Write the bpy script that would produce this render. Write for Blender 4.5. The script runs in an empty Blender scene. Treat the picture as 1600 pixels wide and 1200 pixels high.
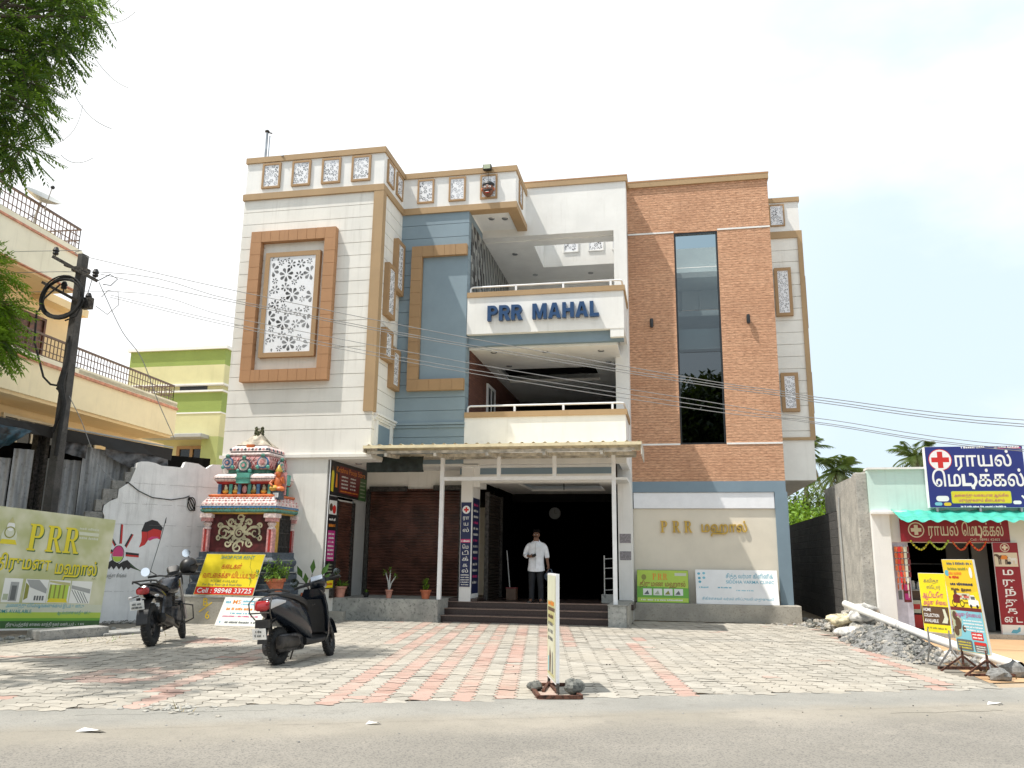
import bpy, bmesh, math, random
from mathutils import Vector, Matrix
from mathutils.geometry import tessellate_polygon
R = math.radians
S = bpy.context.scene
COL = S.collection

# ------------------------------------------------------------------ camera
cd = bpy.data.cameras.new('camera'); cam = bpy.data.objects.new('camera', cd); COL.objects.link(cam)
p_, r_, y_ = R(12.28), R(-0.695), R(11.15)
fwd = Vector((-math.sin(y_)*math.cos(p_), math.cos(y_)*math.cos(p_), math.sin(p_)))
rt = Vector((math.cos(y_), math.sin(y_), 0)); up = rt.cross(fwd)
rt2 = rt*math.cos(r_) - up*math.sin(r_); up2 = rt*math.sin(r_) + up*math.cos(r_)
m3 = Matrix((rt2, up2, -fwd)).transposed()
cam.matrix_world = Matrix.Translation((0, 0, 1.4)) @ m3.to_4x4()
cd.sensor_width = 36; cd.lens = 36*1260/1600; cd.clip_start = .05; cd.clip_end = 2000
S.camera = cam

# ------------------------------------------------------------------ sky and sun
SUN_TO = Vector((-.43, -.22, 1)).normalized()
EL = math.asin(SUN_TO.z); AZ = math.atan2(SUN_TO.x, SUN_TO.y)
w = bpy.data.worlds.new('World'); S.world = w; w.use_nodes = True
nt = w.node_tree; bg = nt.nodes['Background']
sky = nt.nodes.new('ShaderNodeTexSky'); sky.sky_type = 'NISHITA'; sky.sun_disc = False
sky.sun_elevation = EL; sky.sun_rotation = AZ; sky.air_density = 1.0; sky.dust_density = 4.0; sky.ozone_density = 1.0
tc = nt.nodes.new('ShaderNodeTexCoord')
# hazy cloud: soft white masses over the blue, thick to the left, thinning to the right
mp = nt.nodes.new('ShaderNodeMapping'); mp.inputs['Scale'].default_value = (1.3, 1.3, 2.6); mp.inputs['Location'].default_value = (3.1, 1.7, .35)
n1 = nt.nodes.new('ShaderNodeTexNoise'); n1.inputs['Scale'].default_value = 1.7; n1.inputs['Detail'].default_value = 7; n1.inputs['Roughness'].default_value = .52
nt.links.new(tc.outputs['Generated'], mp.inputs['Vector']); nt.links.new(mp.outputs['Vector'], n1.inputs['Vector'])
cr = nt.nodes.new('ShaderNodeMapRange'); cr.interpolation_type = 'SMOOTHSTEP'
cr.inputs['From Min'].default_value = .44; cr.inputs['From Max'].default_value = .64; cr.inputs['To Max'].default_value = .5
nt.links.new(n1.outputs['Fac'], cr.inputs['Value'])
dt = nt.nodes.new('ShaderNodeVectorMath'); dt.operation = 'DOT_PRODUCT'; dt.inputs[1].default_value = Vector((-.80, .25, .55)).normalized()
nt.links.new(tc.outputs['Generated'], dt.inputs[0])
hz = nt.nodes.new('ShaderNodeMapRange'); hz.interpolation_type = 'SMOOTHSTEP'
hz.inputs['From Min'].default_value = .18; hz.inputs['From Max'].default_value = .80; hz.inputs['To Min'].default_value = .0; hz.inputs['To Max'].default_value = 1.0
nt.links.new(dt.outputs['Value'], hz.inputs['Value'])
mx = nt.nodes.new('ShaderNodeMath'); mx.operation = 'ADD'; mx.use_clamp = True
nt.links.new(cr.outputs['Result'], mx.inputs[0]); nt.links.new(hz.outputs['Result'], mx.inputs[1])
SKYK = .118
veil = nt.nodes.new('ShaderNodeMix'); veil.data_type = 'RGBA'; veil.inputs['Factor'].default_value = .92      # thin bright haze over the whole sky
veil.inputs['B'].default_value = (4.75, 5.65, 6.35, 1); nt.links.new(sky.outputs['Color'], veil.inputs['A'])
mixc = nt.nodes.new('ShaderNodeMix'); mixc.data_type = 'RGBA'; mixc.inputs['B'].default_value = (7.1, 7.2, 7.3, 1)
nt.links.new(mx.outputs[0], mixc.inputs['Factor']); nt.links.new(veil.outputs['Result'], mixc.inputs['A'])
nt.links.new(mixc.outputs['Result'], bg.inputs['Color']); bg.inputs['Strength'].default_value = SKYK

ld = bpy.data.lights.new('sun', 'SUN'); ld.energy = 3.5; ld.angle = R(.6); ld.color = (1, .95, .87)
sun = bpy.data.objects.new('sun', ld); COL.objects.link(sun); sun.location = (-20, -10, 40)
sun.rotation_euler = SUN_TO.to_track_quat('Z', 'Y').to_euler()
S.view_settings.view_transform = 'Standard'; S.view_settings.look = 'None'; S.view_settings.exposure = 0.60; S.view_settings.gamma = 1
S.cycles.max_bounces = 8; S.cycles.transparent_max_bounces = 12

# ------------------------------------------------------------------ materials
MATS = {}
def _new(name):
    m = bpy.data.materials.new(name); m.use_nodes = True
    n = m.node_tree.nodes; b = n['Principled BSDF']; MATS[name] = m
    return m, m.node_tree, b
def _noise(nt, scale, detail=4, rough=.55, stretch=None, coord='Object', dist=0):
    t = nt.nodes.new('ShaderNodeTexCoord'); n = nt.nodes.new('ShaderNodeTexNoise')
    n.inputs['Scale'].default_value = scale; n.inputs['Detail'].default_value = detail; n.inputs['Roughness'].default_value = rough; n.inputs['Distortion'].default_value = dist
    if stretch:
        mp = nt.nodes.new('ShaderNodeMapping'); mp.inputs['Scale'].default_value = stretch
        nt.links.new(t.outputs[coord], mp.inputs['Vector']); nt.links.new(mp.outputs['Vector'], n.inputs['Vector'])
    else: nt.links.new(t.outputs[coord], n.inputs['Vector'])
    return n
def _ramp(nt, src, a, b, lo=.35, hi=.65):
    r = nt.nodes.new('ShaderNodeMapRange'); r.interpolation_type = 'SMOOTHSTEP'
    r.inputs['From Min'].default_value = lo; r.inputs['From Max'].default_value = hi; r.inputs['To Min'].default_value = a; r.inputs['To Max'].default_value = b
    nt.links.new(src, r.inputs['Value']); return r.outputs['Result']
def _mixc(nt, fac, A, B, mode='MIX'):
    m = nt.nodes.new('ShaderNodeMix'); m.data_type = 'RGBA'; m.blend_type = mode
    if isinstance(fac, (int, float)): m.inputs['Factor'].default_value = fac
    else: nt.links.new(fac, m.inputs['Factor'])
    for k, v in (('A', A), ('B', B)):
        if isinstance(v, (tuple, list)): m.inputs[k].default_value = (*v[:3], 1)
        else: nt.links.new(v, m.inputs[k])
    return m.outputs['Result']
def _bump(nt, b, src, strength=.3, dist=.01):
    bp = nt.nodes.new('ShaderNodeBump'); bp.inputs['Strength'].default_value = strength; bp.inputs['Distance'].default_value = dist
    nt.links.new(src, bp.inputs['Height']); nt.links.new(bp.outputs['Normal'], b.inputs['Normal'])

def flat(name, c, rough=.5, metal=0, spec=.5, var=.06, vscale=6, coat=0):
    """paint, plastic or metal of one colour with faint unevenness"""
    m, nt, b = _new(name)
    n = _noise(nt, vscale, 5)
    k = [max(0, x*(1-var*2.2)) for x in c]; l = [min(1, x*(1+var)) for x in c]
    nt.links.new(_mixc(nt, _ramp(nt, n.outputs['Fac'], 0, 1, .3, .7), k, l), b.inputs['Base Color'])
    b.inputs['Roughness'].default_value = rough; b.inputs['Metallic'].default_value = metal; b.inputs['Specular IOR Level'].default_value = spec
    b.inputs['Coat Weight'].default_value = coat; b.inputs['Coat Roughness'].default_value = .08
    return m
def plaster(name, c, dirt=.25, dirtc=(.25, .23, .2), rough=.75, bump=.15, streak=True, blotch=.06):
    """painted render: mottled, with rain streaks running down and a little grain"""
    m, nt, b = _new(name)
    n = _noise(nt, 1.3, 6, .6); g = _noise(nt, 60, 3, .6)
    base = _mixc(nt, _ramp(nt, n.outputs['Fac'], 0, 1, .3, .7), [x*(1-blotch) for x in c], [min(1, x*(1+blotch*.7)) for x in c])
    if streak:
        s = _noise(nt, 2.4, 6, .65, (3.2, 3.2, .22)); s2 = _noise(nt, .8, 4, .5)
        mm = nt.nodes.new('ShaderNodeMath'); mm.operation = 'MULTIPLY'
        nt.links.new(_ramp(nt, s.outputs['Fac'], 0, dirt, .5, .78), mm.inputs[0]); nt.links.new(_ramp(nt, s2.outputs['Fac'], .2, 1, .35, .65), mm.inputs[1])
        base = _mixc(nt, mm.outputs[0], base, dirtc)
    nt.links.new(base, b.inputs['Base Color'])
    b.inputs['Roughness'].default_value = rough
    _bump(nt, b, g.outputs['Fac'], bump, .01)
    return m
def rough_stone(name, c1, c2, scale=8, rough=.9, bump=.5, c3=None, s3=40, detail=8, bd=.02):
    m, nt, b = _new(name)
    n = _noise(nt, scale, detail, .62); base = _mixc(nt, _ramp(nt, n.outputs['Fac'], 0, 1, .33, .67), c1, c2)
    f = _noise(nt, s3, 4, .7)
    if c3: base = _mixc(nt, _ramp(nt, f.outputs['Fac'], 0, .85, .52, .66), base, c3)
    nt.links.new(base, b.inputs['Base Color']); b.inputs['Roughness'].default_value = rough
    _bump(nt, b, f.outputs['Fac'], bump, bd)
    return m
def brickmat(name, c1, c2, mortar, bw, bh, off=.5, msize=.01, bump=.6, noise=.5, plane='XZ', bias=0, rough=.85, stretch=(2.5, 2.5, 9)):
    m, nt, b = _new(name)
    t = nt.nodes.new('ShaderNodeTexCoord'); sx = nt.nodes.new('ShaderNodeSeparateXYZ'); cx = nt.nodes.new('ShaderNodeCombineXYZ')
    nt.links.new(t.outputs['Object'], sx.inputs[0])
    nt.links.new(sx.outputs[{'X': 0, 'Y': 1}[plane[0]]], cx.inputs[0]); nt.links.new(sx.outputs[2], cx.inputs[1])
    br = nt.nodes.new('ShaderNodeTexBrick'); br.offset = off; br.inputs['Scale'].default_value = 1
    br.inputs['Brick Width'].default_value = bw; br.inputs['Row Height'].default_value = bh; br.inputs['Mortar Size'].default_value = msize; br.inputs['Mortar Smooth'].default_value = .4; br.inputs['Bias'].default_value = bias
    br.inputs['Color1'].default_value = (*c1, 1); br.inputs['Color2'].default_value = (*c2, 1); br.inputs['Mortar'].default_value = (*mortar, 1)
    nt.links.new(cx.outputs[0], br.inputs['Vector'])
    n = _noise(nt, 6, 7, .7, stretch); n2 = _noise(nt, .9, 4, .5)
    base = _mixc(nt, noise, br.outputs['Color'], _mixc(nt, _ramp(nt, n.outputs['Fac'], 0, 1, .3, .7), [x*.55 for x in c1], [min(1, x*1.5) for x in c2]))
    base = _mixc(nt, _ramp(nt, n2.outputs['Fac'], 0, .3, .4, .7), base, [x*.75 for x in c1])
    nt.links.new(base, b.inputs['Base Color']); b.inputs['Roughness'].default_value = rough
    ad = nt.nodes.new('ShaderNodeMath'); ad.operation = 'MULTIPLY_ADD'; ad.inputs[1].default_value = .9
    nt.links.new(n.outputs['Fac'], ad.inputs[0]); nt.links.new(br.outputs['Fac'], ad.inputs[2])
    inv = nt.nodes.new('ShaderNodeMath'); inv.operation = 'SUBTRACT'; nt.links.new(n.outputs['Fac'], inv.inputs[0]); nt.links.new(br.outputs['Fac'], inv.inputs[1])
    _bump(nt, b, inv.outputs[0], bump, .03)
    return m
def leafmat(name, c1, c2, trans=.35, rough=.45):
    """leaf colour varies from leaf to leaf (vertex attribute), light passes through"""
    m, nt, b = _new(name)
    a = nt.nodes.new('ShaderNodeAttribute'); a.attribute_name = 'tint'
    c = _mixc(nt, a.outputs['Fac'], c1, c2); nt.links.new(c, b.inputs['Base Color']); b.inputs['Roughness'].default_value = rough
    tr = nt.nodes.new('ShaderNodeBsdfTranslucent'); nt.links.new(_mixc(nt, .5, c, (.20, .28, .02)), tr.inputs['Color'])
    ms = nt.nodes.new('ShaderNodeMixShader'); ms.inputs[0].default_value = trans
    nt.links.new(b.outputs[0], ms.inputs[1]); nt.links.new(tr.outputs[0], ms.inputs[2]); nt.links.new(ms.outputs[0], nt.nodes['Material Output'].inputs['Surface'])
    return m
def M(n): return MATS[n]

# building
plaster('white_wall', (.81, .79, .735), .45, (.42, .39, .33))
plaster('white_plain', (.83, .825, .80), .32, (.5, .48, .42))
plaster('cream_wall', (.74, .68, .57), .1, (.5, .45, .36))
plaster('blue_wall', (.235, .31, .362), .2, (.28, .36, .42), bump=.1)
plaster('grey_blue', (.20, .275, .335), .1, (.3, .34, .38))
plaster('tan_paint', (.42, .285, .155), .3, (.25, .15, .08))
plaster('terracotta', (.44, .235, .115), .35, (.2, .09, .05))
plaster('tan_mould', (.39, .245, .125), .35, (.22, .12, .06))
plaster('interior_white', (.84, .84, .82), .05)
plaster('interior_shade', (.010, .0095, .009), .05)  # near-black surfaces: the gloom of unlit rooms is put into the colour
MATS['interior_shade'].node_tree.nodes['Principled BSDF'].inputs['Specular IOR Level'].default_value = .05
flat('hall_shade', (.0035, .0035, .004), .95, spec=.0)  # darkness deep in the entrance hall, painted into its walls and floor
plaster('pillar_grey', (.42, .43, .42), .5, (.16, .16, .17))
brickmat('brick_clad', (.54, .265, .15), (.69, .395, .245), (.40, .175, .09), .42, .07, .5, .004, 1.0, .70, stretch=(1.3, 1.3, 9))
brickmat('brick_dark', (.12, .045, .03), (.2, .08, .05), (.05, .03, .03), .3, .07, .5, .01, .8, .4, 'YZ')
flat('jaali_white', (.86, .87, .90), .4, var=.02)
flat('jaali_shade', (.23, .235, .245), .6, var=.5, vscale=1.7)  # inlay greys: shade inside the screen openings, painted on the sheet
flat('jaali_shade_pale', (.34, .36, .40), .6, var=.5, vscale=3)
flat('white_metal', (.86, .87, .88), .35, var=.03)
flat('cream_roof', (.78, .68, .45), .5)
flat('roof_under', (.62, .58, .50), .6, var=.2)
flat('dark_frame', (.02, .022, .024), .3)
flat('shutter_brown', (.105, .043, .030), .45, var=.25, vscale=3)
flat('shutter_dark', (.035, .026, .021), .5, var=.2)
rough_stone('granite_grey', (.23, .235, .22), (.40, .40, .37), 2.2, .7, .15, (.12, .125, .12), 13)
rough_stone('granite_carved', (.30, .31, .29), (.42, .42, .40), 10, .7, .6, (.17, .18, .17), 14)
rough_stone('plinth_cement', (.34, .32, .28), (.46, .43, .37), 1.8, .9, .3, (.28, .26, .22), 25)
rough_stone('granite_brown', (.028, .017, .015), (.055, .034, .03), 30, .35, .05, (.10, .07, .06), 90)
flat('nosing', (.30, .21, .17), .4)
flat('blue_letter', (.012, .055, .155), .35, var=.03)
flat('gold', (.62, .41, .085), .35, .3, var=.1)
flat('black', (.012, .012, .013), .45, var=.1)
flat('black_rubber', (.018, .018, .018), .8, var=.2, vscale=20)
flat('tarp_dark', (.018, .03, .03), .55, var=.3, vscale=5)
flat('steel', (.45, .46, .47), .35, .9, var=.1)
flat('dark_steel', (.08, .075, .07), .5, .6, var=.3, vscale=20)
flat('rust', (.13, .055, .035), .75, .2, var=.4, vscale=25)
flat('granite_tile', (.30, .28, .30), .3, var=.2, vscale=50)
# glass
def glassmat(name, tint, fac, rough=.01):
    m, nt, b = _new(name)
    tr = nt.nodes.new('ShaderNodeBsdfTransparent'); tr.inputs['Color'].default_value = (*tint, 1)
    gl = nt.nodes.new('ShaderNodeBsdfGlossy'); gl.inputs['Roughness'].default_value = rough; gl.inputs['Color'].default_value = (.86, .95, 1, 1)
    fr = nt.nodes.new('ShaderNodeFresnel'); fr.inputs['IOR'].default_value = 1.5
    ad = nt.nodes.new('ShaderNodeMath'); ad.operation = 'ADD'; ad.inputs[1].default_value = fac; nt.links.new(fr.outputs[0], ad.inputs[0])
    ms = nt.nodes.new('ShaderNodeMixShader'); nt.links.new(ad.outputs[0], ms.inputs[0]); nt.links.new(tr.outputs[0], ms.inputs[1]); nt.links.new(gl.outputs[0], ms.inputs[2])
    nt.links.new(ms.outputs[0], nt.nodes['Material Output'].inputs['Surface']); return m
glassmat('tinted_glass', (.10, .14, .16), .09); glassmat('tinted_glass_upper', (.30, .38, .41), .06)  # same window glass; upper copy tinted paler so that half looks lighter
flat('dark_pane', (.012, .014, .016), .05, var=.02)
# prints and paints
for n_, c_ in dict(p_white=(.86, .86, .86), p_yellow=(.86, .68, .02), p_yellow2=(.80, .55, .03), p_red=(.62, .025, .02), p_darkred=(.27, .008, .018), p_green=(.16, .42, .05), p_lime=(.46, .62, .08),
                   p_blue=(.018, .03, .20), p_navy=(.014, .022, .085), p_teal=(.03, .28, .30), p_grey=(.35, .36, .35), p_black=(.015, .014, .016), p_pink=(.66, .05, .20), p_magenta=(.50, .03, .22),
                   p_orange=(.80, .26, .03), p_olive=(.26, .27, .05), p_olive2=(.50, .48, .22), p_pale=(.62, .64, .50), p_sage=(.42, .47, .33), p_brown=(.10, .055, .03), p_maroon=(.16, .018, .02), p_sky=(.22, .55, .66), p_cream=(.72, .64, .48),
                   p_dgreen=(.05, .13, .04), p_paper=(.80, .80, .76), p_mid=(.13, .14, .14), p_textblue=(.12, .42, .55), p_gold=(.74, .62, .03)).items():
    flat(n_, c_, .45, var=.03, vscale=2)

# ------------------------------------------------------------------ mesh builder
class MB:
    def __init__(s): s.v = []; s.f = []; s.m = []; s.names = []; s.tint = None
    def mi(s, m):
        if m not in s.names: s.names.append(m)
        return s.names.index(m)
    def add(s, vs, fs, m):
        o = len(s.v); k = s.mi(m); s.v += [tuple(v) for v in vs]
        for f in fs: s.f.append([o+i for i in f]); s.m.append(k)
        return s
    def box(s, x0, x1, y0, y1, z0, z1, m):
        return s.add([(x0, y0, z0), (x1, y0, z0), (x1, y1, z0), (x0, y1, z0), (x0, y0, z1), (x1, y0, z1), (x1, y1, z1), (x0, y1, z1)],
                     [(0, 3, 2, 1), (4, 5, 6, 7), (0, 1, 5, 4), (1, 2, 6, 5), (2, 3, 7, 6), (3, 0, 4, 7)], m)
    def obox(s, c, u, v, w_, hu, hv, hw, m):
        """box about centre c with unit axes u v w and half sizes"""
        c, u, v, w_ = map(Vector, (c, u, v, w_))
        P = [c+u*a*hu+v*b*hv+w_*d*hw for d in (-1, 1) for (a, b) in ((-1, -1), (1, -1), (1, 1), (-1, 1))]
        return s.add(P, [(0, 3, 2, 1), (4, 5, 6, 7), (0, 1, 5, 4), (1, 2, 6, 5), (2, 3, 7, 6), (3, 0, 4, 7)], m)
    def bar(s, a, b, w_, h_, m, upv=(0, 0, 1)):
        a, b = Vector(a), Vector(b); d = (b-a); L = d.length; d.normalize(); upv = Vector(upv)
        if abs(d.dot(upv)) > .95: upv = Vector((0, 1, 0))
        x = d.cross(upv).normalized(); y = x.cross(d)
        return s.obox((a+b)/2, d, x, y, L/2, w_/2, h_/2, m)
    def tube(s, pts, r, m, n=8, cap=True, ell=None):
        pts = [Vector(p) for p in pts]; rs = r if isinstance(r, (list, tuple)) else [r]*len(pts)
        rings = []; ref = None
        for i, p in enumerate(pts):
            d = (pts[min(i+1, len(pts)-1)]-pts[max(i-1, 0)])
            d = d.normalized() if d.length > 1e-9 else Vector((0, 0, 1))
            if ref is None: ref = Vector((0, 0, 1)) if abs(d.z) < .9 else Vector((1, 0, 0))
            x = (ref-d*ref.dot(d)).normalized(); y = d.cross(x); ref = x
            rings.append([p+(x*math.cos(2*math.pi*k/n)+y*math.sin(2*math.pi*k/n))*rs[i] for k in range(n)])
        return s.loft(rings, m, cap)
    def loft(s, rings, m, cap=True, closed=True):
        n = len(rings[0]); vs = [v for r in rings for v in r]; fs = []
        for i in range(len(rings)-1):
            for k in range(n if closed else n-1):
                k2 = (k+1) % n; fs.append((i*n+k, i*n+k2, (i+1)*n+k2, (i+1)*n+k))
        if cap and closed: fs += [tuple(range(n))[::-1], tuple((len(rings)-1)*n+k for k in range(n))]
        return s.add(vs, fs, m)
    def lathe(s, c, prof, m, n=16, axis='Z'):
        c = Vector(c); rings = []
        for r, z in prof:
            rg = []
            for k in range(n):
                a = 2*math.pi*k/n
                q = (r*math.cos(a), r*math.sin(a), z)
                if axis == 'X': q = (z, r*math.cos(a), r*math.sin(a))
                if axis == 'Y': q = (r*math.sin(a), z, r*math.cos(a))
                rg.append(c+Vector(q))
            rings.append(rg)
        return s.loft(rings, m)
    def ball(s, c, r, m, n=12, k=8, rot=None):
        rx, ry, rz = r if isinstance(r, (tuple, list)) else (r, r, r); rings = []; c = Vector(c)
        for i in range(k+1):
            t = -math.pi/2+math.pi*i/k; t = max(-1.5, min(1.5, t))
            rg = [Vector((rx*math.cos(t)*math.cos(2*math.pi*j/n), ry*math.cos(t)*math.sin(2*math.pi*j/n), rz*math.sin(t))) for j in range(n)]
            if rot: rg = [rot @ v for v in rg]
            rings.append([c+v for v in rg])
        return s.loft(rings, m)
    def torus(s, c, R_, r, m, axis='X', n=28, k=10, sq=1):
        c = Vector(c); vs = []; fs = []
        for i in range(n):
            a = 2*math.pi*i/n
            for j in range(k):
                b = 2*math.pi*j/k; rr = R_+r*math.cos(b); h = r*sq*math.sin(b)
                q = (h, rr*math.cos(a), rr*math.sin(a)) if axis == 'X' else ((rr*math.cos(a), h, rr*math.sin(a)) if axis == 'Y' else (rr*math.cos(a), rr*math.sin(a), h))
                vs.append(c+Vector(q))
        for i in range(n):
            for j in range(k): fs.append((i*k+j, ((i+1) % n)*k+j, ((i+1) % n)*k+(j+1) % k, i*k+(j+1) % k))
        return s.add(vs, fs, m)
    def prism(s, poly, o, u, v, n_, t, m):
        """outline poly in (u,v) from o, thickness t along n_"""
        o, u, v, n_ = map(Vector, (o, u, v, n_)); k = len(poly)
        A = [o+u*a+v*b for a, b in poly]; B = [p+n_*t for p in A]
        tri = tessellate_polygon([[Vector((a, b, 0)) for a, b in poly]])
        fs = [tuple(t_) for t_ in tri]+[tuple(i+k for i in t_[::-1]) for t_ in tri]+[(i, (i+1) % k, (i+1) % k+k, i+k) for i in range(k)]
        return s.add(A+B, fs, m)
    def build(s, name, parent=None, smooth=False, bevel=0, sub=0, world=True, fixn=True, angle=40):
        me = bpy.data.meshes.new(name); off = Vector((0, 0, 0)); q = parent
        while world and q is not None: off += q.location; q = q.parent
        me.from_pydata([tuple(Vector(v)-off) for v in s.v], [], s.f)
        for n_ in s.names: me.materials.append(MATS[n_])
        me.polygons.foreach_set('material_index', s.m)
        if fixn:
            bm = bmesh.new(); bm.from_mesh(me); bmesh.ops.recalc_face_normals(bm, faces=bm.faces); bm.to_mesh(me); bm.free()
        if s.tint:
            at = me.attributes.new('tint', 'FLOAT', 'POINT'); at.data.foreach_set('value', s.tint)
        if smooth:
            me.polygons.foreach_set('use_smooth', [True]*len(me.polygons))
            me.set_sharp_from_angle(angle=R(angle))
        o = bpy.data.objects.new(name, me); COL.objects.link(o)
        if parent is not None: o.parent = parent
        if bevel:
            b = o.modifiers.new('bevel', 'BEVEL'); b.width = bevel; b.segments = 2; b.limit_method = 'ANGLE'; b.angle_limit = R(50)
        if sub:
            b = o.modifiers.new('sub', 'SUBSURF'); b.levels = sub; b.render_levels = sub
        return o
def thing(name, label, cat, loc=(0, 0, 0), rz=0, group=None):
    o = bpy.data.objects.new(name, None); o.empty_display_size = .2; COL.objects.link(o); o.location = loc; o.rotation_euler = (0, 0, rz)
    o['label'] = label; o['category'] = cat
    if group: o['group'] = group
    return o
def tag(o, label, cat, group=None):
    o['label'] = label; o['category'] = cat
    if group: o['group'] = group
    return o
def struct(o, kind='structure'): o['kind'] = kind; return o
def copy_tree(o, parent=None):
    c = o.copy(); COL.objects.link(c)
    if parent is not None: c.parent = parent
    for ch in list(o.children): copy_tree(ch, c)
    return c
rnd = random.Random(11)

# ------------------------------------------------------------------ flat graphics on a surface
_glyphs = {}
def outlines(txt, bold=0.0, space=1.0):
    """text set in the built-in typeface, as outlines (outer, holes) at height 1 unit per em"""
    key = (txt, bold, space)
    if key in _glyphs: return _glyphs[key]
    c = bpy.data.curves.new('lettering', 'FONT'); c.body = txt; c.space_character = space; c.resolution_u = 3
    o = bpy.data.objects.new('lettering', c); COL.objects.link(o)
    dg = bpy.context.evaluated_depsgraph_get(); cu = o.evaluated_get(dg).to_curve(dg)
    polys = []
    for sp in cu.splines:
        pts = []
        if sp.type == 'BEZIER':
            bp = sp.bezier_points; n = len(bp)
            for i in range(n):
                a, b = bp[i], bp[(i+1) % n]; st = 4
                p0, p1, p2, p3 = a.co, a.handle_right, b.handle_left, b.co
                straight = abs((p1-p0).cross(p3-p0).z) < 1e-6 and abs((p2-p0).cross(p3-p0).z) < 1e-6
                for k in range(1 if straight else st):
                    t = k/st; q = p0*(1-t)**3+p1*3*t*(1-t)**2+p2*3*t*t*(1-t)+p3*t**3; pts.append((q.x, q.y))
        else: pts = [(q.co.x, q.co.y) for q in sp.points]
        cl = []
        for q in pts:
            if not cl or (abs(q[0]-cl[-1][0])+abs(q[1]-cl[-1][1])) > 1e-5: cl.append(q)
        if len(cl) > 2: polys.append(cl)
    bpy.data.objects.remove(o); bpy.data.curves.remove(c)
    area = lambda P: sum(P[i][0]*P[(i+1) % len(P)][1]-P[(i+1) % len(P)][0]*P[i][1] for i in range(len(P)))/2
    def inside(pt, P):
        x, y = pt; r = False
        for i in range(len(P)):
            x1, y1 = P[i]; x2, y2 = P[(i+1) % len(P)]
            if (y1 > y) != (y2 > y) and x < (x2-x1)*(y-y1)/(y2-y1)+x1: r = not r
        return r
    ar = [area(P) for P in polys]
    big = max(range(len(polys)), key=lambda i: abs(ar[i])) if polys else 0
    sg = ar[big] > 0 if polys else True
    if bold:                                                                     # thicken the strokes: outer loops grow, holes shrink
        k = bold*.42*(-1 if sg else 1)
        def grow(P):
            n = len(P); Q = []
            for i in range(n):
                (ax, ay), (bx, by), (cx, cy) = P[i-1], P[i], P[(i+1) % n]; l1, l2 = math.hypot(bx-ax, by-ay) or 1, math.hypot(cx-bx, cy-by) or 1
                nx, ny = -(by-ay)/l1-(cy-by)/l2, (bx-ax)/l1+(cx-bx)/l2; d = nx*nx+ny*ny; f = 2/max(d, .8); Q.append((bx+nx*f*k*.5*1.0, by+ny*f*k*.5*1.0))
            return Q
        polys = [grow(P) for P in polys]
    outs = [[P] for P, a in zip(polys, ar) if (a > 0) == sg]
    for P, a in zip(polys, ar):
        if (a > 0) != sg:
            own = [o_ for o_ in outs if inside(P[0], o_[0])]
            if own: min(own, key=lambda o_: abs(area(o_[0]))).append(P)
    _glyphs[key] = outs
    return outs
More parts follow.
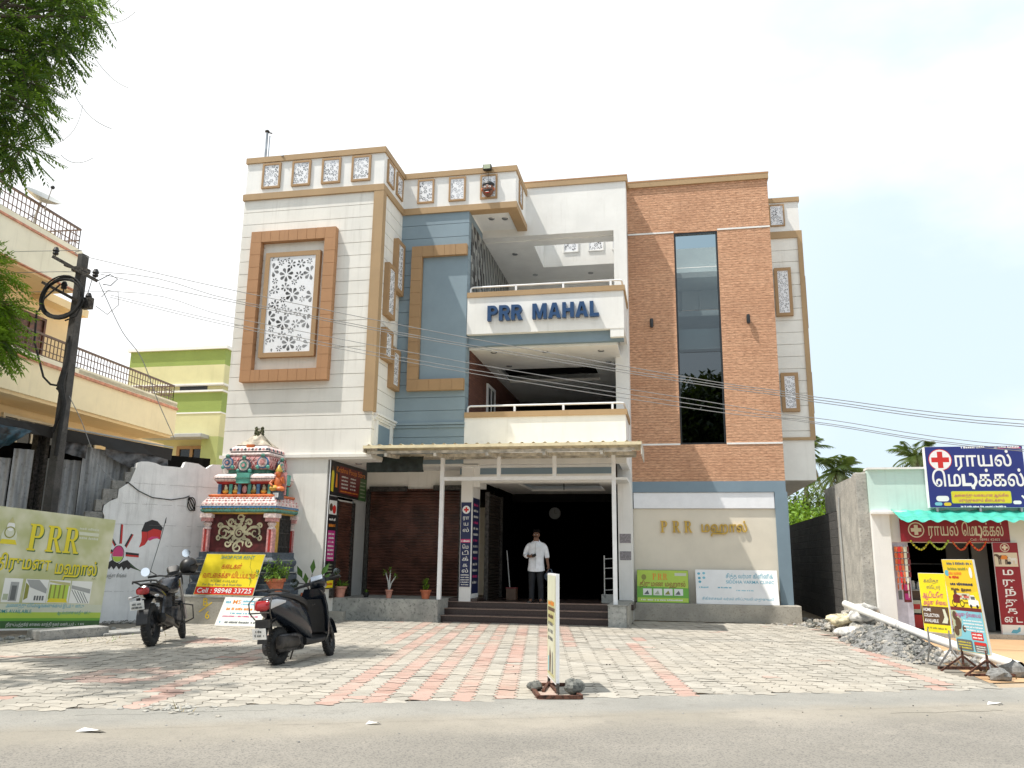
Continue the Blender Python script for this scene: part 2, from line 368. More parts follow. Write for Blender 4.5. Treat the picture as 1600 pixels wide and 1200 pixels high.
class Panel:
    """a flat surface with its own origin and axes; graphics are laid on it in thin layers"""
    def __init__(s, o, u, v, n): s.o, s.u, s.v, s.n = map(Vector, (o, u, v, n)); s.mb = MB(); s.L = 0
    def at(s, a, b, d=0): return s.o+s.u*a+s.v*b+s.n*d
    def poly(s, pts, m, layer=1, holes=()):
        d = .0022*layer; loops = [[Vector((a, b, 0)) for a, b in pts]]+[[Vector((a, b, 0)) for a, b in h] for h in holes]
        tri = tessellate_polygon(loops); flat_ = [q for l in loops for q in l]
        s.mb.add([s.at(q.x, q.y, d) for q in flat_], tri, m)
    def rect(s, a0, b0, a1, b1, m, layer=1): s.poly([(a0, b0), (a1, b0), (a1, b1), (a0, b1)], m, layer)
    def rrect(s, a0, b0, a1, b1, r, m, layer=1):
        P = []
        for cx, cy, t0 in ((a1-r, b0+r, -90), (a1-r, b1-r, 0), (a0+r, b1-r, 90), (a0+r, b0+r, 180)):
            P += [(cx+r*math.cos(R(t0+k*30)), cy+r*math.sin(R(t0+k*30))) for k in range(4)]
        s.poly(P, m, layer)
    def disc(s, a, b, r, m, layer=1, ry=None, n=24): s.poly([(a+r*math.cos(2*math.pi*k/n), b+(ry or r)*math.sin(2*math.pi*k/n)) for k in range(n)], m, layer)
    def ring(s, a, b, r, t, m, layer=1, n=24): s.poly([(a+r*math.cos(2*math.pi*k/n), b+r*math.sin(2*math.pi*k/n)) for k in range(n)], m, layer, [[(a+(r-t)*math.cos(2*math.pi*k/n), b+(r-t)*math.sin(2*math.pi*k/n)) for k in range(n)]])
    def cross(s, a, b, r, t, m, layer=1):
        s.poly([(a-t, b-r), (a+t, b-r), (a+t, b-t), (a+r, b-t), (a+r, b+t), (a+t, b+t), (a+t, b+r), (a-t, b+r), (a-t, b+t), (a-r, b+t), (a-r, b-t), (a-t, b-t)], m, layer)
    def stroke(s, pts, w_, m, layer=1):
        """a brush line; w_ may be a list"""
        W = w_ if isinstance(w_, (list, tuple)) else [w_]*len(pts); L, Rr = [], []
        for i, p in enumerate(pts):
            q0, q1 = pts[max(0, i-1)], pts[min(len(pts)-1, i+1)]; dx, dy = q1[0]-q0[0], q1[1]-q0[1]; l = math.hypot(dx, dy) or 1
            L.append((p[0]-dy/l*W[i]/2, p[1]+dx/l*W[i]/2)); Rr.append((p[0]+dy/l*W[i]/2, p[1]-dx/l*W[i]/2))
        for i in range(len(pts)-1): s.poly([L[i], L[i+1], Rr[i+1], Rr[i]], m, layer)
    def text(s, txt, a, b, h, m, layer=2, width=None, bold=0.0, center=False, slant=0, depth=0, space=1.0):
        outs = outlines(txt, bold, space)
        if not outs: return
        xs = [q[0] for o_ in outs for q in o_[0]]; ys = [q[1] for o_ in outs for q in o_[0]]
        x0, x1, y0, y1 = min(xs), max(xs), min(ys), max(ys)
        ky = h/.72; kx = ky if width is None else width/(x1-x0)
        sh = -(x1+x0)/2*kx if center else -x0*kx
        for i, o_ in enumerate(outs):
            T = lambda q: (a+sh+q[0]*kx+slant*q[1]*ky, b+q[1]*ky)
            lp = [[T(q) for q in P] for P in o_]
            if depth:
                t = depth+.0006*(i % 7)
                for P in lp:
                    A = [s.at(x, y, 0) for x, y in P]; B = [s.at(x, y, t) for x, y in P]; k = len(P)
                    s.mb.add(A+B, [(j, (j+1) % k, (j+1) % k+k, j+k) for j in range(k)], m)
                tri = tessellate_polygon([[Vector((x, y, 0)) for x, y in P] for P in lp]); fl = [q for P in lp for q in P]
                s.mb.add([s.at(x, y, t) for x, y in fl], tri, m)
            else:
                s.poly(lp[0], m, layer+.22*(i % 4), lp[1:])
    def scribble(s, a, b, w_, h, m, layer=2, seed=0, n=None):
        """a line of print too small to read: a row of short uneven marks"""
        q = random.Random(seed); x = a
        while x < a+w_-h*.3:
            l = min(h*q.uniform(.35, 1.0), a+w_-x); k = q.random()
            if k < .14: x += h*.45; continue
            s.poly([(x, b+h*q.uniform(0, .15)), (x+l*.8, b), (x+l*.8, b+h*q.uniform(.55, 1)), (x, b+h*q.uniform(.6, .9))], m, layer); x += l
    def serif(s, ch, a, b, h, m, layer=2, depth=0, k=1.0):
        """roman capitals P and R with slab serifs"""
        w_ = h*.62*k; st = h*.17*k; sf = h*.07; P = []
        def rc(x0, y0, x1, y1): P.append(([(x0, y0), (x1, y0), (x1, y1), (x0, y1)], []))
        rc(st*.45, sf, st*1.45, h-sf); rc(0, 0, st*1.95, sf); rc(0, h-sf, st*1.45, h)
        n = 12; cy = h*.74; ry = h*.26; rx = w_-st*1.45-h*.04; x0 = st*1.45
        out = [(x0, h), (x0+rx*.4, h)]+[(x0+rx*.4+rx*.6*math.sin(math.pi*j/n), cy+ry*math.cos(math.pi*j/n)) for j in range(1, n)]+[(x0+rx*.4, cy-ry), (x0, cy-ry), (x0, cy-ry+sf), (x0+rx*.35, cy-ry+sf)]
        inn = [(x0+rx*.35+(rx*.6-st*.8)*math.sin(math.pi*j/n), cy+(ry-sf)*math.cos(math.pi*j/n)) for j in range(n-1, 0, -1)]
        P.append((out+inn+[(x0+rx*.35, h-sf), (x0, h-sf)], []))
        if ch == 'R':
            P.append(([(x0+rx*.15, cy-ry+sf*.2), (x0+rx*.55, cy-ry+sf*.2), (w_+h*.02, sf*.9), (w_+h*.02-st*.95, sf*.9)], [])); rc(w_-st*.9, 0, w_+st*.45, sf)
        for i, (o_, _) in enumerate(P):
            pts = [(a+x, b+y) for x, y in o_]
            if depth:
                t = depth+.0006*i; A = [s.at(x, y, 0) for x, y in pts]; B = [s.at(x, y, t) for x, y in pts]; kk = len(pts)
                s.mb.add(A+B, [(j, (j+1) % kk, (j+1) % kk+kk, j+kk) for j in range(kk)], m)
                s.mb.add(B, tessellate_polygon([[Vector((x, y, 0)) for x, y in pts]]), m)
            else: s.poly(pts, m, layer+.2*i)
        return w_+h*.1
    def sans(s, ch, a, b, h, m, depth, wt=.235, var=0):
        """heavy sans capitals for cut letters; returns the advance"""
        t = h*wt; v = t*.9; w_ = {'P': .66, 'R': .70, 'M': .92, 'A': .80, 'H': .74, 'L': .58}[ch]*h; L = []
        if ch == 'L': L = [([(0, 0), (w_, 0), (w_, v), (t, v), (t, h), (0, h)], [])]
        if ch == 'H': L = [([(0, 0), (t, 0), (t, h/2-v/2), (w_-t, h/2-v/2), (w_-t, 0), (w_, 0), (w_, h), (w_-t, h), (w_-t, h/2+v/2), (t, h/2+v/2), (t, h), (0, h)], [])]
        if ch == 'A': L = [([(0, 0), (t*1.02, 0), (t*1.02+.07*h, h*.21), (w_-t*1.02-.07*h, h*.21), (w_-t*1.02, 0), (w_, 0), (w_/2+t*.58, h), (w_/2-t*.58, h)], [[(w_/2, h*.74), (w_/2-.115*h, h*.38), (w_/2+.115*h, h*.38)]])]
        if ch == 'M': L = [([(0, 0), (t*.9, 0), (t*.9, h*.62), (w_/2-t*.38, 0), (w_/2+t*.38, 0), (w_-t*.9, h*.62), (w_-t*.9, 0), (w_, 0), (w_, h), (w_-t*1.15, h), (w_/2, h*.37), (t*1.15, h), (0, h)], [])]
        if ch in 'PR':
            cy, ry = h*.70, h*.30; xb = w_-ry; arc = [(xb+ry*math.sin(math.pi*k/10), cy+ry*math.cos(math.pi*k/10)) for k in range(11)]; ri = ry-v*.88; hole = [(t, cy+ri)]+[(xb+ri*math.sin(math.pi*k/8), cy+ri*math.cos(math.pi*k/8)) for k in range(9)]+[(t, cy-ri)]
            if ch == 'P': L = [([(0, 0), (t, 0), (t, cy-ry), (xb, cy-ry)]+arc[::-1][1:]+[(0, h)], [hole])]
            else: L = [([(0, 0), (t, 0), (t, cy-ry), (w_*.46, cy-ry), (w_-t*1.05, 0), (w_+.04*h, 0), (w_*.80, cy-ry*.93)]+arc[::-1][2:]+[(0, h)], [hole])]
        for o_, hs in L:
            lp = [[(a+x, b+y) for x, y in P] for P in [o_]+hs]
            for P in lp:
                A = [s.at(x, y, 0) for x, y in P]; B = [s.at(x, y, depth) for x, y in P]; k = len(P); s.mb.add(A+B, [(j, (j+1) % k, (j+1) % k+k, j+k) for j in range(k)], m)
            fl = [q for P in lp for q in P]; s.mb.add([s.at(x, y, depth) for x, y in fl], tessellate_polygon([[Vector((x, y, 0)) for x, y in P] for P in lp]), m)
        return w_+h*.10
    def medical(s, a, b, h, width, m, layer, bold, wt):
        """the Tamil word for medical; its ti ligature is drawn by hand"""
        s.text('ெம', a, b, h, m, layer, width=width*.315, bold=bold); x = a+width*.345; w_ = width*.135; k = h*.80
        s.stroke([(x, b+k), (x, b)], wt, m, layer); s.stroke([(x-wt/2, b+wt/2), (x+w_*.62, b+wt/2)], wt, m, layer+.2)
        s.stroke([(x+w_*.55, b-.02*h), (x+w_*.86, b+.06*h), (x+w_*1.0, b+k*.35), (x+w_*.98, b+k*.72), (x+w_*.75, b+k*.98), (x+w_*.48, b+k*.97)], wt*.85, m, layer+.4); s.stroke([(x+w_*.8, b+.08*h), (x+w_*.72, b-.20*h)], wt*.85, m, layer+.6)
        s.text('க்கல்', a+width*.505, b, h*1.0, m, layer, width=width*.495, bold=bold)
    def build(s, name, parent=None, **kw): return s.mb.build(name, parent, fixn=kw.pop('fixn', False), **kw)
XA, YA, ZA = (1, 0, 0), (0, 1, 0), (0, 0, 1)
FRONT = (0, -1, 0)
def front(x, y, z): return Panel((x, y, z), XA, ZA, FRONT)
# ================================================================== ground, road, paving
def sheet(name, pts, z, m, sub=None):
    b = MB(); b.add([(x, y, z) for x, y in pts], [tuple(t) for t in tessellate_polygon([[Vector((x, y, 0)) for x, y in pts]])], m)
    o = b.build(name, fixn=False)
    for pgn in o.data.polygons:
        if pgn.normal.z < 0: pgn.flip()
    return struct(o)
def groundmat(name, c1, c2, c3, grain=(.3, .28, .25), s1=.5, s2=3, s3=110, bump=.25, gl=.56):
    m, nt, b = _new(name)
    a = _noise(nt, s1, 5, .6); d = _noise(nt, s2, 8, .68); g = _noise(nt, s3, 2, .6)
    base = _mixc(nt, _ramp(nt, a.outputs['Fac'], 0, 1, .38, .62), c1, c2)
    base = _mixc(nt, _ramp(nt, d.outputs['Fac'], 0, .8, .5, .72), base, c3)
    base = _mixc(nt, _ramp(nt, g.outputs['Fac'], 0, .6, gl, gl+.1), base, grain)
    nt.links.new(base, b.inputs['Base Color']); b.inputs['Roughness'].default_value = .92; b.inputs['Specular IOR Level'].default_value = .25
    _bump(nt, b, g.outputs['Fac'], bump, .008); return m
groundmat('earth', (.36, .28, .19), (.44, .35, .25), (.27, .21, .15))
groundmat('sand', (.48, .30, .16), (.55, .36, .20), (.40, .25, .14))
groundmat('asphalt', (.235, .222, .20), (.285, .268, .24), (.33, .305, .265), (.12, .115, .11), .35, 1.6, 75, .45, .50)
groundmat('apron', (.27, .26, .235), (.33, .315, .28), (.235, .225, .20), (.20, .195, .18), .5, 2.5, 90)
groundmat('dust', (.30, .272, .225), (.36, .325, .27), (.25, .23, .195), (.25, .23, .2), .7, 4, 100)
groundmat('joint', (.20, .185, .155), (.25, .23, .195), (.15, .14, .12))
sheet('ground', [(-300, -300), (300, -300), (300, 500), (-300, 500)], -.012, 'earth')
RD = Vector((math.cos(R(22.7)), math.sin(R(22.7)))); RN = Vector((-RD.y, RD.x)); RP = Vector((-1.62, 8.43))
def strip(d0, d1, wob=0, n=60, seed=3, L=40):
    q = random.Random(seed); A, B = [], []
    for i in range(n+1):
        t = -L+2*L*i/n; A.append(RP+RD*t+RN*(d0+q.uniform(-wob, wob))); B.append(RP+RD*t+RN*(d1+q.uniform(-wob, wob)))
    return [(p.x, p.y) for p in A]+[(p.x, p.y) for p in B[::-1]]
def edgemat(name, near, far, d0, d1, amp):
    """two ground materials that run into one another along a ragged line parallel to the road"""
    m, nt, b = _new(name); t = nt.nodes.new('ShaderNodeTexCoord'); dp = nt.nodes.new('ShaderNodeVectorMath'); dp.operation = 'DOT_PRODUCT'; dp.inputs[1].default_value = (RN.x, RN.y, 0); nt.links.new(t.outputs['Object'], dp.inputs[0])
    e_ = _noise(nt, 1.1, 8, .68); g = _noise(nt, 70, 3, .6); o_ = RP.dot(RN)
    ma = nt.nodes.new('ShaderNodeMath'); ma.operation = 'MULTIPLY_ADD'; ma.inputs[1].default_value = amp; nt.links.new(e_.outputs['Fac'], ma.inputs[0]); nt.links.new(dp.outputs['Value'], ma.inputs[2])
    f = _ramp(nt, ma.outputs[0], 0, 1, o_+d0+amp/2, o_+d1+amp/2)
    def surf(p):
        a_ = _noise(nt, p[4], 5, .6); d_ = _noise(nt, p[5], 8, .7); base = _mixc(nt, _ramp(nt, a_.outputs['Fac'], 0, 1, .38, .62), p[0], p[1]); base = _mixc(nt, _ramp(nt, d_.outputs['Fac'], 0, .8, .5, .72), base, p[2]); return _mixc(nt, _ramp(nt, g.outputs['Fac'], 0, .65, p[6], p[6]+.1), base, p[3])
    nt.links.new(_mixc(nt, f, surf(near), surf(far)), b.inputs['Base Color']); b.inputs['Roughness'].default_value = .92; b.inputs['Specular IOR Level'].default_value = .25; _bump(nt, b, g.outputs['Fac'], .4, .008)
ASPH = ((.235, .22, .193), (.285, .265, .232), (.33, .302, .258), (.115, .11, .105), .35, 1.6, .50); DUST = ((.285, .262, .22), (.34, .31, .262), (.24, .22, .19), (.2, .185, .16), .7, 4, .56); APRN = ((.265, .258, .235), (.32, .308, .278), (.225, .215, .195), (.19, .185, .17), .5, 2.5, .54)
edgemat('asphalt_edge', ASPH, DUST, -1.75, -1.0, .9); edgemat('apron_edge', DUST, APRN, -.95, -.45, .7)
sheet('road', strip(-9.5, -.72, 0, 4), .0074, 'asphalt_edge')
sheet('apron', strip(-.86, .16, 0, 4), .0082, 'apron_edge')
sheet('far_verge', strip(-22, -9.4, .1, 80, 4), -.002, 'dust')
sheet('sand_yard', [(3.75, 11.3), (14, 15.5), (14, 18.6), (4.0, 18.6)], .001, 'sand')
# crack lines in the apron
b = MB(); q = random.Random(5)
groundmat('crack', (.05, .045, .04), (.07, .06, .05), (.04, .035, .03))
for (x0, y0, L, ww) in ((2.0, 8.72, 1.25, .016), (-5.2, 6.72, 1.1, .022), (-4.5, 7.05, .9, .014)):
    P = [(x0+RD.x*L*i/14+q.uniform(-.02, .02), y0+RD.y*L*i/14+q.uniform(-.03, .03)) for i in range(15)]
    for i in range(14):
        a = ww*q.uniform(.3, 1); (xa, ya), (xb, yb) = P[i], P[i+1]; b.add([(xa, ya, .0096), (xb, yb, .0096), (xb, yb+a, .0065), (xa, ya+a, .0065)], [(0, 1, 2, 3)], 'crack')
struct(b.build('apron_cracks', fixn=False))

# interlocking pavers, every block with its own wavy outline, tilt and tone
m, nt, bs = _new('paver')
at = nt.nodes.new('ShaderNodeAttribute'); at.attribute_name = 'tint'
a2 = nt.nodes.new('ShaderNodeAttribute'); a2.attribute_name = 'red'
n1 = _noise(nt, .55, 6, .6); n2 = _noise(nt, 5, 8, .7); n3 = _noise(nt, 70, 3, .6)
gry = _mixc(nt, at.outputs['Fac'], (.315, .295, .255), (.45, .42, .365)); red = _mixc(nt, at.outputs['Fac'], (.40, .255, .21), (.48, .34, .29))
base = _mixc(nt, a2.outputs['Fac'], gry, red)
base = _mixc(nt, _ramp(nt, n1.outputs['Fac'], 0, .55, .42, .62), base, (.43, .39, .325))
base = _mixc(nt, _ramp(nt, n2.outputs['Fac'], 0, .6, .5, .72), base, (.305, .275, .235))
base = _mixc(nt, _ramp(nt, n3.outputs['Fac'], 0, .3, .5, .65), base, (.24, .23, .21))
nt.links.new(base, bs.inputs['Base Color']); bs.inputs['Roughness'].default_value = .9; bs.inputs['Specular IOR Level'].default_value = .25
_bump(nt, bs, n3.outputs['Fac'], .3, .006)
sheet('paving_bed', [(-13.5, 4.35), (3.75, 11.05), (3.9, 12.2), (3.45, 19.4), (2.6, 20.6), (-13.5, 18.0)], -.002, 'joint')
PV = MB(); tint, redv = [], []
th = R(9.0); e1 = Vector((math.cos(th), math.sin(th))); e2 = Vector((-e1.y, e1.x)); P0 = Vector((-1.8, 8.36))
PW, PH, AM = .215, .185, .027
ring_c = Vector((-6.35, 9.0))
def seg(p, a, b_):
    a, b_ = Vector(a), Vector(b_); t = (p-a).dot(b_-a)/(b_-a).length_squared; return ((p-a-(b_-a)*t).length, t)
q = random.Random(8)
for j in range(-30, 75):
    for i in range(-66, 46):
        c = P0+e1*((i+.5)*PW)+e2*((j+.5)*PH)
        dr = (c-RP).dot(RN)
        if dr < .10 or c.x < -13.2 or c.y > 18.0+(.9 if c.x > -5 else 0)+(1.2 if c.x > -.9 else 0): continue
        if c.x > 3.42+max(0, (12.3-c.y))*.22: continue
        if c.x > 2.95 and c.y > 17.2: continue
        if c.x < -10.5 and c.y > c.x+24.2: continue
        isred = 0
        d, t = seg(c, (-6.27, 12.5), (-5.04, 7.23))
        if d < .11 and -.02 < t < 1.05: isred = 1
        d, t = seg(c, (-.98, 17.45), (.06, 9.17))
        if d < .10 and t > .2: isred = 1
        if abs(c.x-3.03) < .10: isred = 1
        left = (-5.35+(17-c.y)*.19); right = (-2.05+(17-c.y)*.115)
        if left < c.x < right and (i % 2 == 0): isred = 1
        dd = (c-ring_c).length
        if .28 < dd < .62: isred = 1
        if (c-Vector((-7.6, 12.9))).length < .45: isred = 1
        if -11.5 < c.x < -7.9 and abs(c.y-(10.15+(c.x+9)*.1)) < .11: isred = 1
        if isred and q.random() < .03: isred = 0
        if not isred and q.random() < .008: isred = 1
        pts = []
        def S_(t, s): return AM*math.sin(2*math.pi*t)*s
        sg = lambda jj: 1 if jj % 2 == 0 else -1
        N = 6
        for k in range(N): t = k/N; pts.append((t*PW, S_(t, sg(j))))
        for k in range(N): t = k/N; pts.append((PW+S_(t, sg(i+1))*.8, t*PH))
        for k in range(N): t = 1-k/N; pts.append((t*PW, PH+S_(t, sg(j+1))))
        for k in range(N): t = 1-k/N; pts.append((S_(t, sg(i))*.8, t*PH))
        tx, ty, hz_ = q.gauss(0, .010), q.gauss(0, .010), q.gauss(0, .0013); vs = []
        for x, y in pts:
            x, y = PW/2+(x-PW/2)*.966, PH/2+(y-PH/2)*.962
            w2 = P0+e1*(i*PW+x)+e2*(j*PH+y); vs.append((w2.x, w2.y, .0112+hz_+tx*(x-PW/2)+ty*(y-PH/2)))
        cx = P0+e1*((i+.5)*PW)+e2*((j+.5)*PH); vs.append((cx.x, cx.y, .0117+hz_)); K = len(pts)
        PV.add(vs, [(a, (a+1) % K, K) for a in range(K)], 'paver')
        tv = min(1, max(0, q.gauss(.5, .30))); tint += [tv]*len(vs); redv += [float(isred)]*len(vs)
PV.tint = tint
o = struct(PV.build('pavement', fixn=False)); at = o.data.attributes.new('red', 'FLOAT', 'POINT'); at.data.foreach_set('value', redv)

# ================================================================== the hall
hall = thing('banquet_hall', 'three storey white, blue and brick clad hall with blue lettering over its balconies', 'building', (-3.7, 20.5, 0))
H = hall
def slabs(mb, x0, x1, y0, y1, z0, z1, m, zs, gap=.014, rec=.03):
    """wall of horizontal boards: core plus one slab per course, open grooves between"""
    zz = [z0]+[z for z in sorted(zs) if z0+.05 < z < z1-.05]+[z1]
    for a, c in zip(zz[:-1], zz[1:]): mb.box(x0, x1, y0, y1, a+(gap/2 if a > z0 else 0), c-(gap/2 if c < z1 else 0), m)
    mb.box(x0+rec, x1-rec, y0+rec, y1-.001, z0+.001, z1-.001, m)
ZL = [9.85-.3267*k for k in range(18)]
XL0, XL1, YL, YB, YW, YR, YS = -10.36, -6.68, 17.3, 18.8, 20.3, 20.9, 21.4
w = MB()
slabs(w, XL0, XL1, YL, YB+.4, 3.71, 10.17, 'white_wall', ZL)
w.box(XL0, XL1-.02, YB+.4, 30, 3.72, 10.17, 'white_wall')
w.box(XL0-.04, XL1+.05, YL-.06, YB+.2, 3.64, 3.71, 'white_wall')                     # ledge over the shops
w.box(XL0, -7.7, YL+.02, 28, 0, 3.64, 'white_wall')                                   # ground floor
w.box(-7.7, -5.0, 19.72, 20.0, 3.12, 3.64, 'white_wall')                              # lintel over the shutter
w.box(XL0, -4.9, 20.0, 30, 3.3, 3.64, 'interior_shade')
w.build('wall', H)
w = MB(); w.box(-7.7, XL1+.04, YL+.02, 20.3, 3.60, 3.639, 'interior_white'); w.box(XL1, -4.5, YB+.0, 20.3, 3.58, 3.639, 'interior_white'); w.build('soffit', H)
# parapets
def parapet(mb, cop, x0, x1, y0, z0, z1, m='white_plain', t=.2, ret=None, capc='tan_paint', top=.15):
    mb.box(x0, x1, y0, y0+t, z0, z1, m)
    cop.box(x0-.03, x1+.035, y0-.045, y0+t+.03, z1, z1+top, capc)
    if ret:
        mb.box(x1-t, x1, y0+t, ret, z0, z1, m); cop.box(x1-t-.03, x1+.035, y0+t+.03, ret, z1, z1+top, capc)
w, c = MB(), MB()
parapet(w, c, XL0, XL1, YL, 10.34, 11.19, 'white_plain', ret=YB)
w.box(XL0, XL0+.2, YL+.2, 30, 10.34, 11.19, 'white_plain'); c.box(XL0-.03, XL0+.23, YL+.23, 30, 11.19, 11.34, 'tan_paint')
parapet(w, c, XL1-.16, -3.67, YB, 10.34, 11.19, 'white_plain', ret=YW)
w.build('parapet', H); c.build('coping', H)
w = MB()
w.box(XL0-.03, XL1+.045, YL-.055, YL+.3, 10.172, 10.338, 'tan_paint'); w.box(XL1-.3, XL1+.045, YL+.3, YB, 10.172, 10.338, 'tan_paint')
w.box(XL1+.046, -3.63, YB-.05, YB+.25, 10.172, 10.338, 'tan_paint'); w.box(-3.9, -3.63, YB+.25, YW, 10.172, 10.338, 'tan_paint')
w.box(-6.89, XL1+.04, YL-.05, YL+.16, 4.70, 10.171, 'tan_paint')
w.build('trim_band', H)
w = MB(); w.box(-4.88, -3.91, YB+.26, YW, 10.24, 10.30, 'interior_white'); w.box(XL1, -4.88, YB+.26, 24, 10.18, 10.24, 'interior_white'); w.build('soffit', H)
# flower screens
def petals(pn, a0, b0, a1, b1, m, size, seed=1, tile=None, dens=1.0, layer=1):
    """flowers of grey teardrop inlays, coloured like shaded openings, laid out on a tile that repeats upwards"""
    q = random.Random(seed); W, Hh = a1-a0, b1-b0; tile = tile or Hh; fl = []
    tries = 0
    while tries < 400:
        tries += 1; r = size*q.choice((1, 1, .62, .62, .42)); x, y = q.uniform(0, W), q.uniform(0, tile)
        ok = all((x-X)**2+(min(abs(y-Y), tile-abs(y-Y)))**2 > ((r+r2)*.93)**2 for X, Y, r2, _ in fl)
        if ok: fl.append((x, y, r, q.uniform(0, 1)))
    for k in range(int(math.ceil(Hh/tile))+1):
        for x, y, r, ph in fl:
            cy = y+k*tile-tile*.5; n = 7 if r > size*.8 else 6
            for j in range(n):
                t = 2*math.pi*(j+ph)/n; ux, uy = math.cos(t), math.sin(t); P = []
                for (f, wd) in ((.22, 0), (.5, .13), (.74, .22), (.9, .18), (1.0, 0), (.9, -.18), (.74, -.22), (.5, -.13)):
                    P.append((x+r*(f*ux-wd*uy), cy+r*(f*uy+wd*ux)))
                if all(0.005 < a < W-.005 and .005 < b_ < Hh-.005 for a, b_ in P): pn.poly([(a0+a, b0+b_) for a, b_ in P], m, layer)
def screen(parent, o, u, n, W, Hh, fw, proud, fm, size, seed, hole, tile=None, inner=.02, name='jaali_window', tiles=False):
    """a framed flower screen standing proud of the wall: frame, white sheet, flowers inlaid in shade grey"""
    o, u, n = Vector(o), Vector(u), Vector(n); v = Vector(ZA); f = MB()
    def blk(a0, b0, a1, b1, d):
        f.obox(o+u*(a0+a1)/2+v*(b0+b1)/2+n*d/2, u, v, n, (a1-a0)/2, (b1-b0)/2, d/2, fm)
    blk(0, 0, W, fw, proud); blk(0, Hh-fw, W, Hh, proud); blk(0, fw, fw, Hh-fw, proud); blk(W-fw, fw, W, Hh-fw, proud)
    fo = f.build(name, parent)
    pn = Panel(o+n*(proud-inner), u, v, n)
    pn.rect(fw, fw, W-fw, Hh-fw, 'jaali_white', 0); petals(pn, fw, fw, W-fw, Hh-fw, hole, size, seed, tile)
    pn.build('screen', fo); return fo
for k, x in enumerate((-9.92, -9.11, -8.31, -7.52)): screen(H, (x, YL, 10.47), XA, FRONT, .5, .68, .05, .045, 'tan_mould', .085, 20+k, 'jaali_shade_pale')
for k, y in enumerate((17.5, 18.18)): screen(H, (XL1, y, 10.5), YA, XA, .48, .62, .05, .045, 'tan_mould', .085, 30+k, 'jaali_shade_pale')
for k, x in enumerate((-6.29, -5.44, -4.60)): screen(H, (x, YB, 10.47), XA, FRONT, .45, .67, .045, .045, 'tan_mould', .085, 40+k, 'jaali_shade_pale')
screen(H, (-3.67, 19.2, 10.5), YA, XA, .45, .64, .045, .04, 'tan_mould', .085, 45, 'jaali_shade_pale')
def tileframe(x0, x1, z0, z1, fw, y, proud, m, sides='LRTB', n=None):
    f = MB(); g = .009
    def run(a, b_, k):
        st = (b_-a)/k; return [(a+st*i+g/2, a+st*(i+1)-g/2) for i in range(k)]
    nv = round((z1-z0-2*fw)/.315); nh = round((x1-x0-2*fw)/.235)
    xi0 = x0+(fw if 'L' in sides else 0); xi1 = x1-(fw if 'R' in sides else 0)
    for s_, xx in (('L', (x0, x0+fw)), ('R', (x1-fw, x1))):
        if s_ in sides:
            for a, b_ in run(z0+fw, z1-fw, nv): f.box(xx[0], xx[1], y-proud, y+.01, a, b_, m)
            f.box(xx[0]+.006, xx[1]-.006, y-proud+.008, y+.01, z0+.006, z1-.006, m)
    for zz in ((z0, z0+fw), (z1-fw, z1)):
        for a, b_ in run(xi0, xi1, nh): f.box(a, b_, y-proud, y+.01, zz[0], zz[1], m)
        for a, b_ in ((x0, xi0), (xi1, x1)):
            if b_-a > .05: f.box(a+g/2, b_-g/2, y-proud, y+.01, zz[0], zz[1], m)
        f.box(x0+.006, x1-.006, y-proud+.0085, y+.011, zz[0]+.006, zz[1]-.006, m)
    return f
tileframe(-10.0, -7.77, 5.45, 9.25, .28, YL, .17, 'terracotta').build('frame_moulding', H)
screen(H, (-9.59, YL, 6.04), XA, FRONT, 1.43, 2.65, .115, .12, 'tan_mould', .185, 5, 'jaali_shade', tile=1.22, name='jaali_window')
w = MB(); w.box(-9.69, -8.07, YL-.004, YL, 5.75, 8.97, 'white_wall'); w.build('wall_panel', H)
for (y0, y1, z0, z1, s_) in ((18.2, 18.76, 7.93, 9.30, 1), (17.64, 18.2, 7.12, 8.45, 2), (17.6, 18.16, 6.03, 6.80, 3), (18.2, 18.76, 5.45, 6.47, 4)):
    screen(H, (XL1, y0, z0), YA, XA, y1-y0, z1-z0, .1, .13, 'tan_mould', .10, 50+s_, 'jaali_shade', tile=.45)
w = MB()   # stepped cornice at the foot of the return
for k, (pz, pd) in enumerate(((4.64, .10), (4.58, .07), (4.53, .04))): w.box(XL1, XL1+pd, YL+.12, YB, pz, pz+.05, 'white_plain')
w.box(XL1, XL1+.05, YL+.2, YL+.32, 3.72, 4.52, 'white_plain'); w.box(XL1, XL1+.05, YB-.35, YB-.2, 3.72, 4.52, 'white_plain'); w.box(XL1, XL1+.03, YL+.32, YB-.35, 3.72, 4.45, 'grey_blue')
w.build('cornice', H)
# blue bay
w = MB(); slabs(w, XL1, -4.88, YB, 20.3, 3.64, 10.171, 'blue_wall', [9.86, 9.5, 9.18, 8.85, 8.51, 8.18, 7.85, 7.52, 7.19, 6.86, 6.53, 6.2, 5.95, 5.62, 5.29, 4.96, 4.3], .012)
w.box(-6.05, -4.89, YB-.012, YB, 5.74, 8.97, 'blue_wall')
w.build('blue_wall', H)
w = MB(); w.box(XL1, -4.87, YB-.06, YB, 4.60, 4.66, 'blue_wall'); w.box(XL1, -4.87, YB-.035, YB, 4.53, 4.585, 'blue_wall'); w.build('moulding', H)
tileframe(-6.35, -4.89, 5.45, 9.24, .28, YB, .13, 'tan_mould', 'LTB').build('frame_moulding', H)
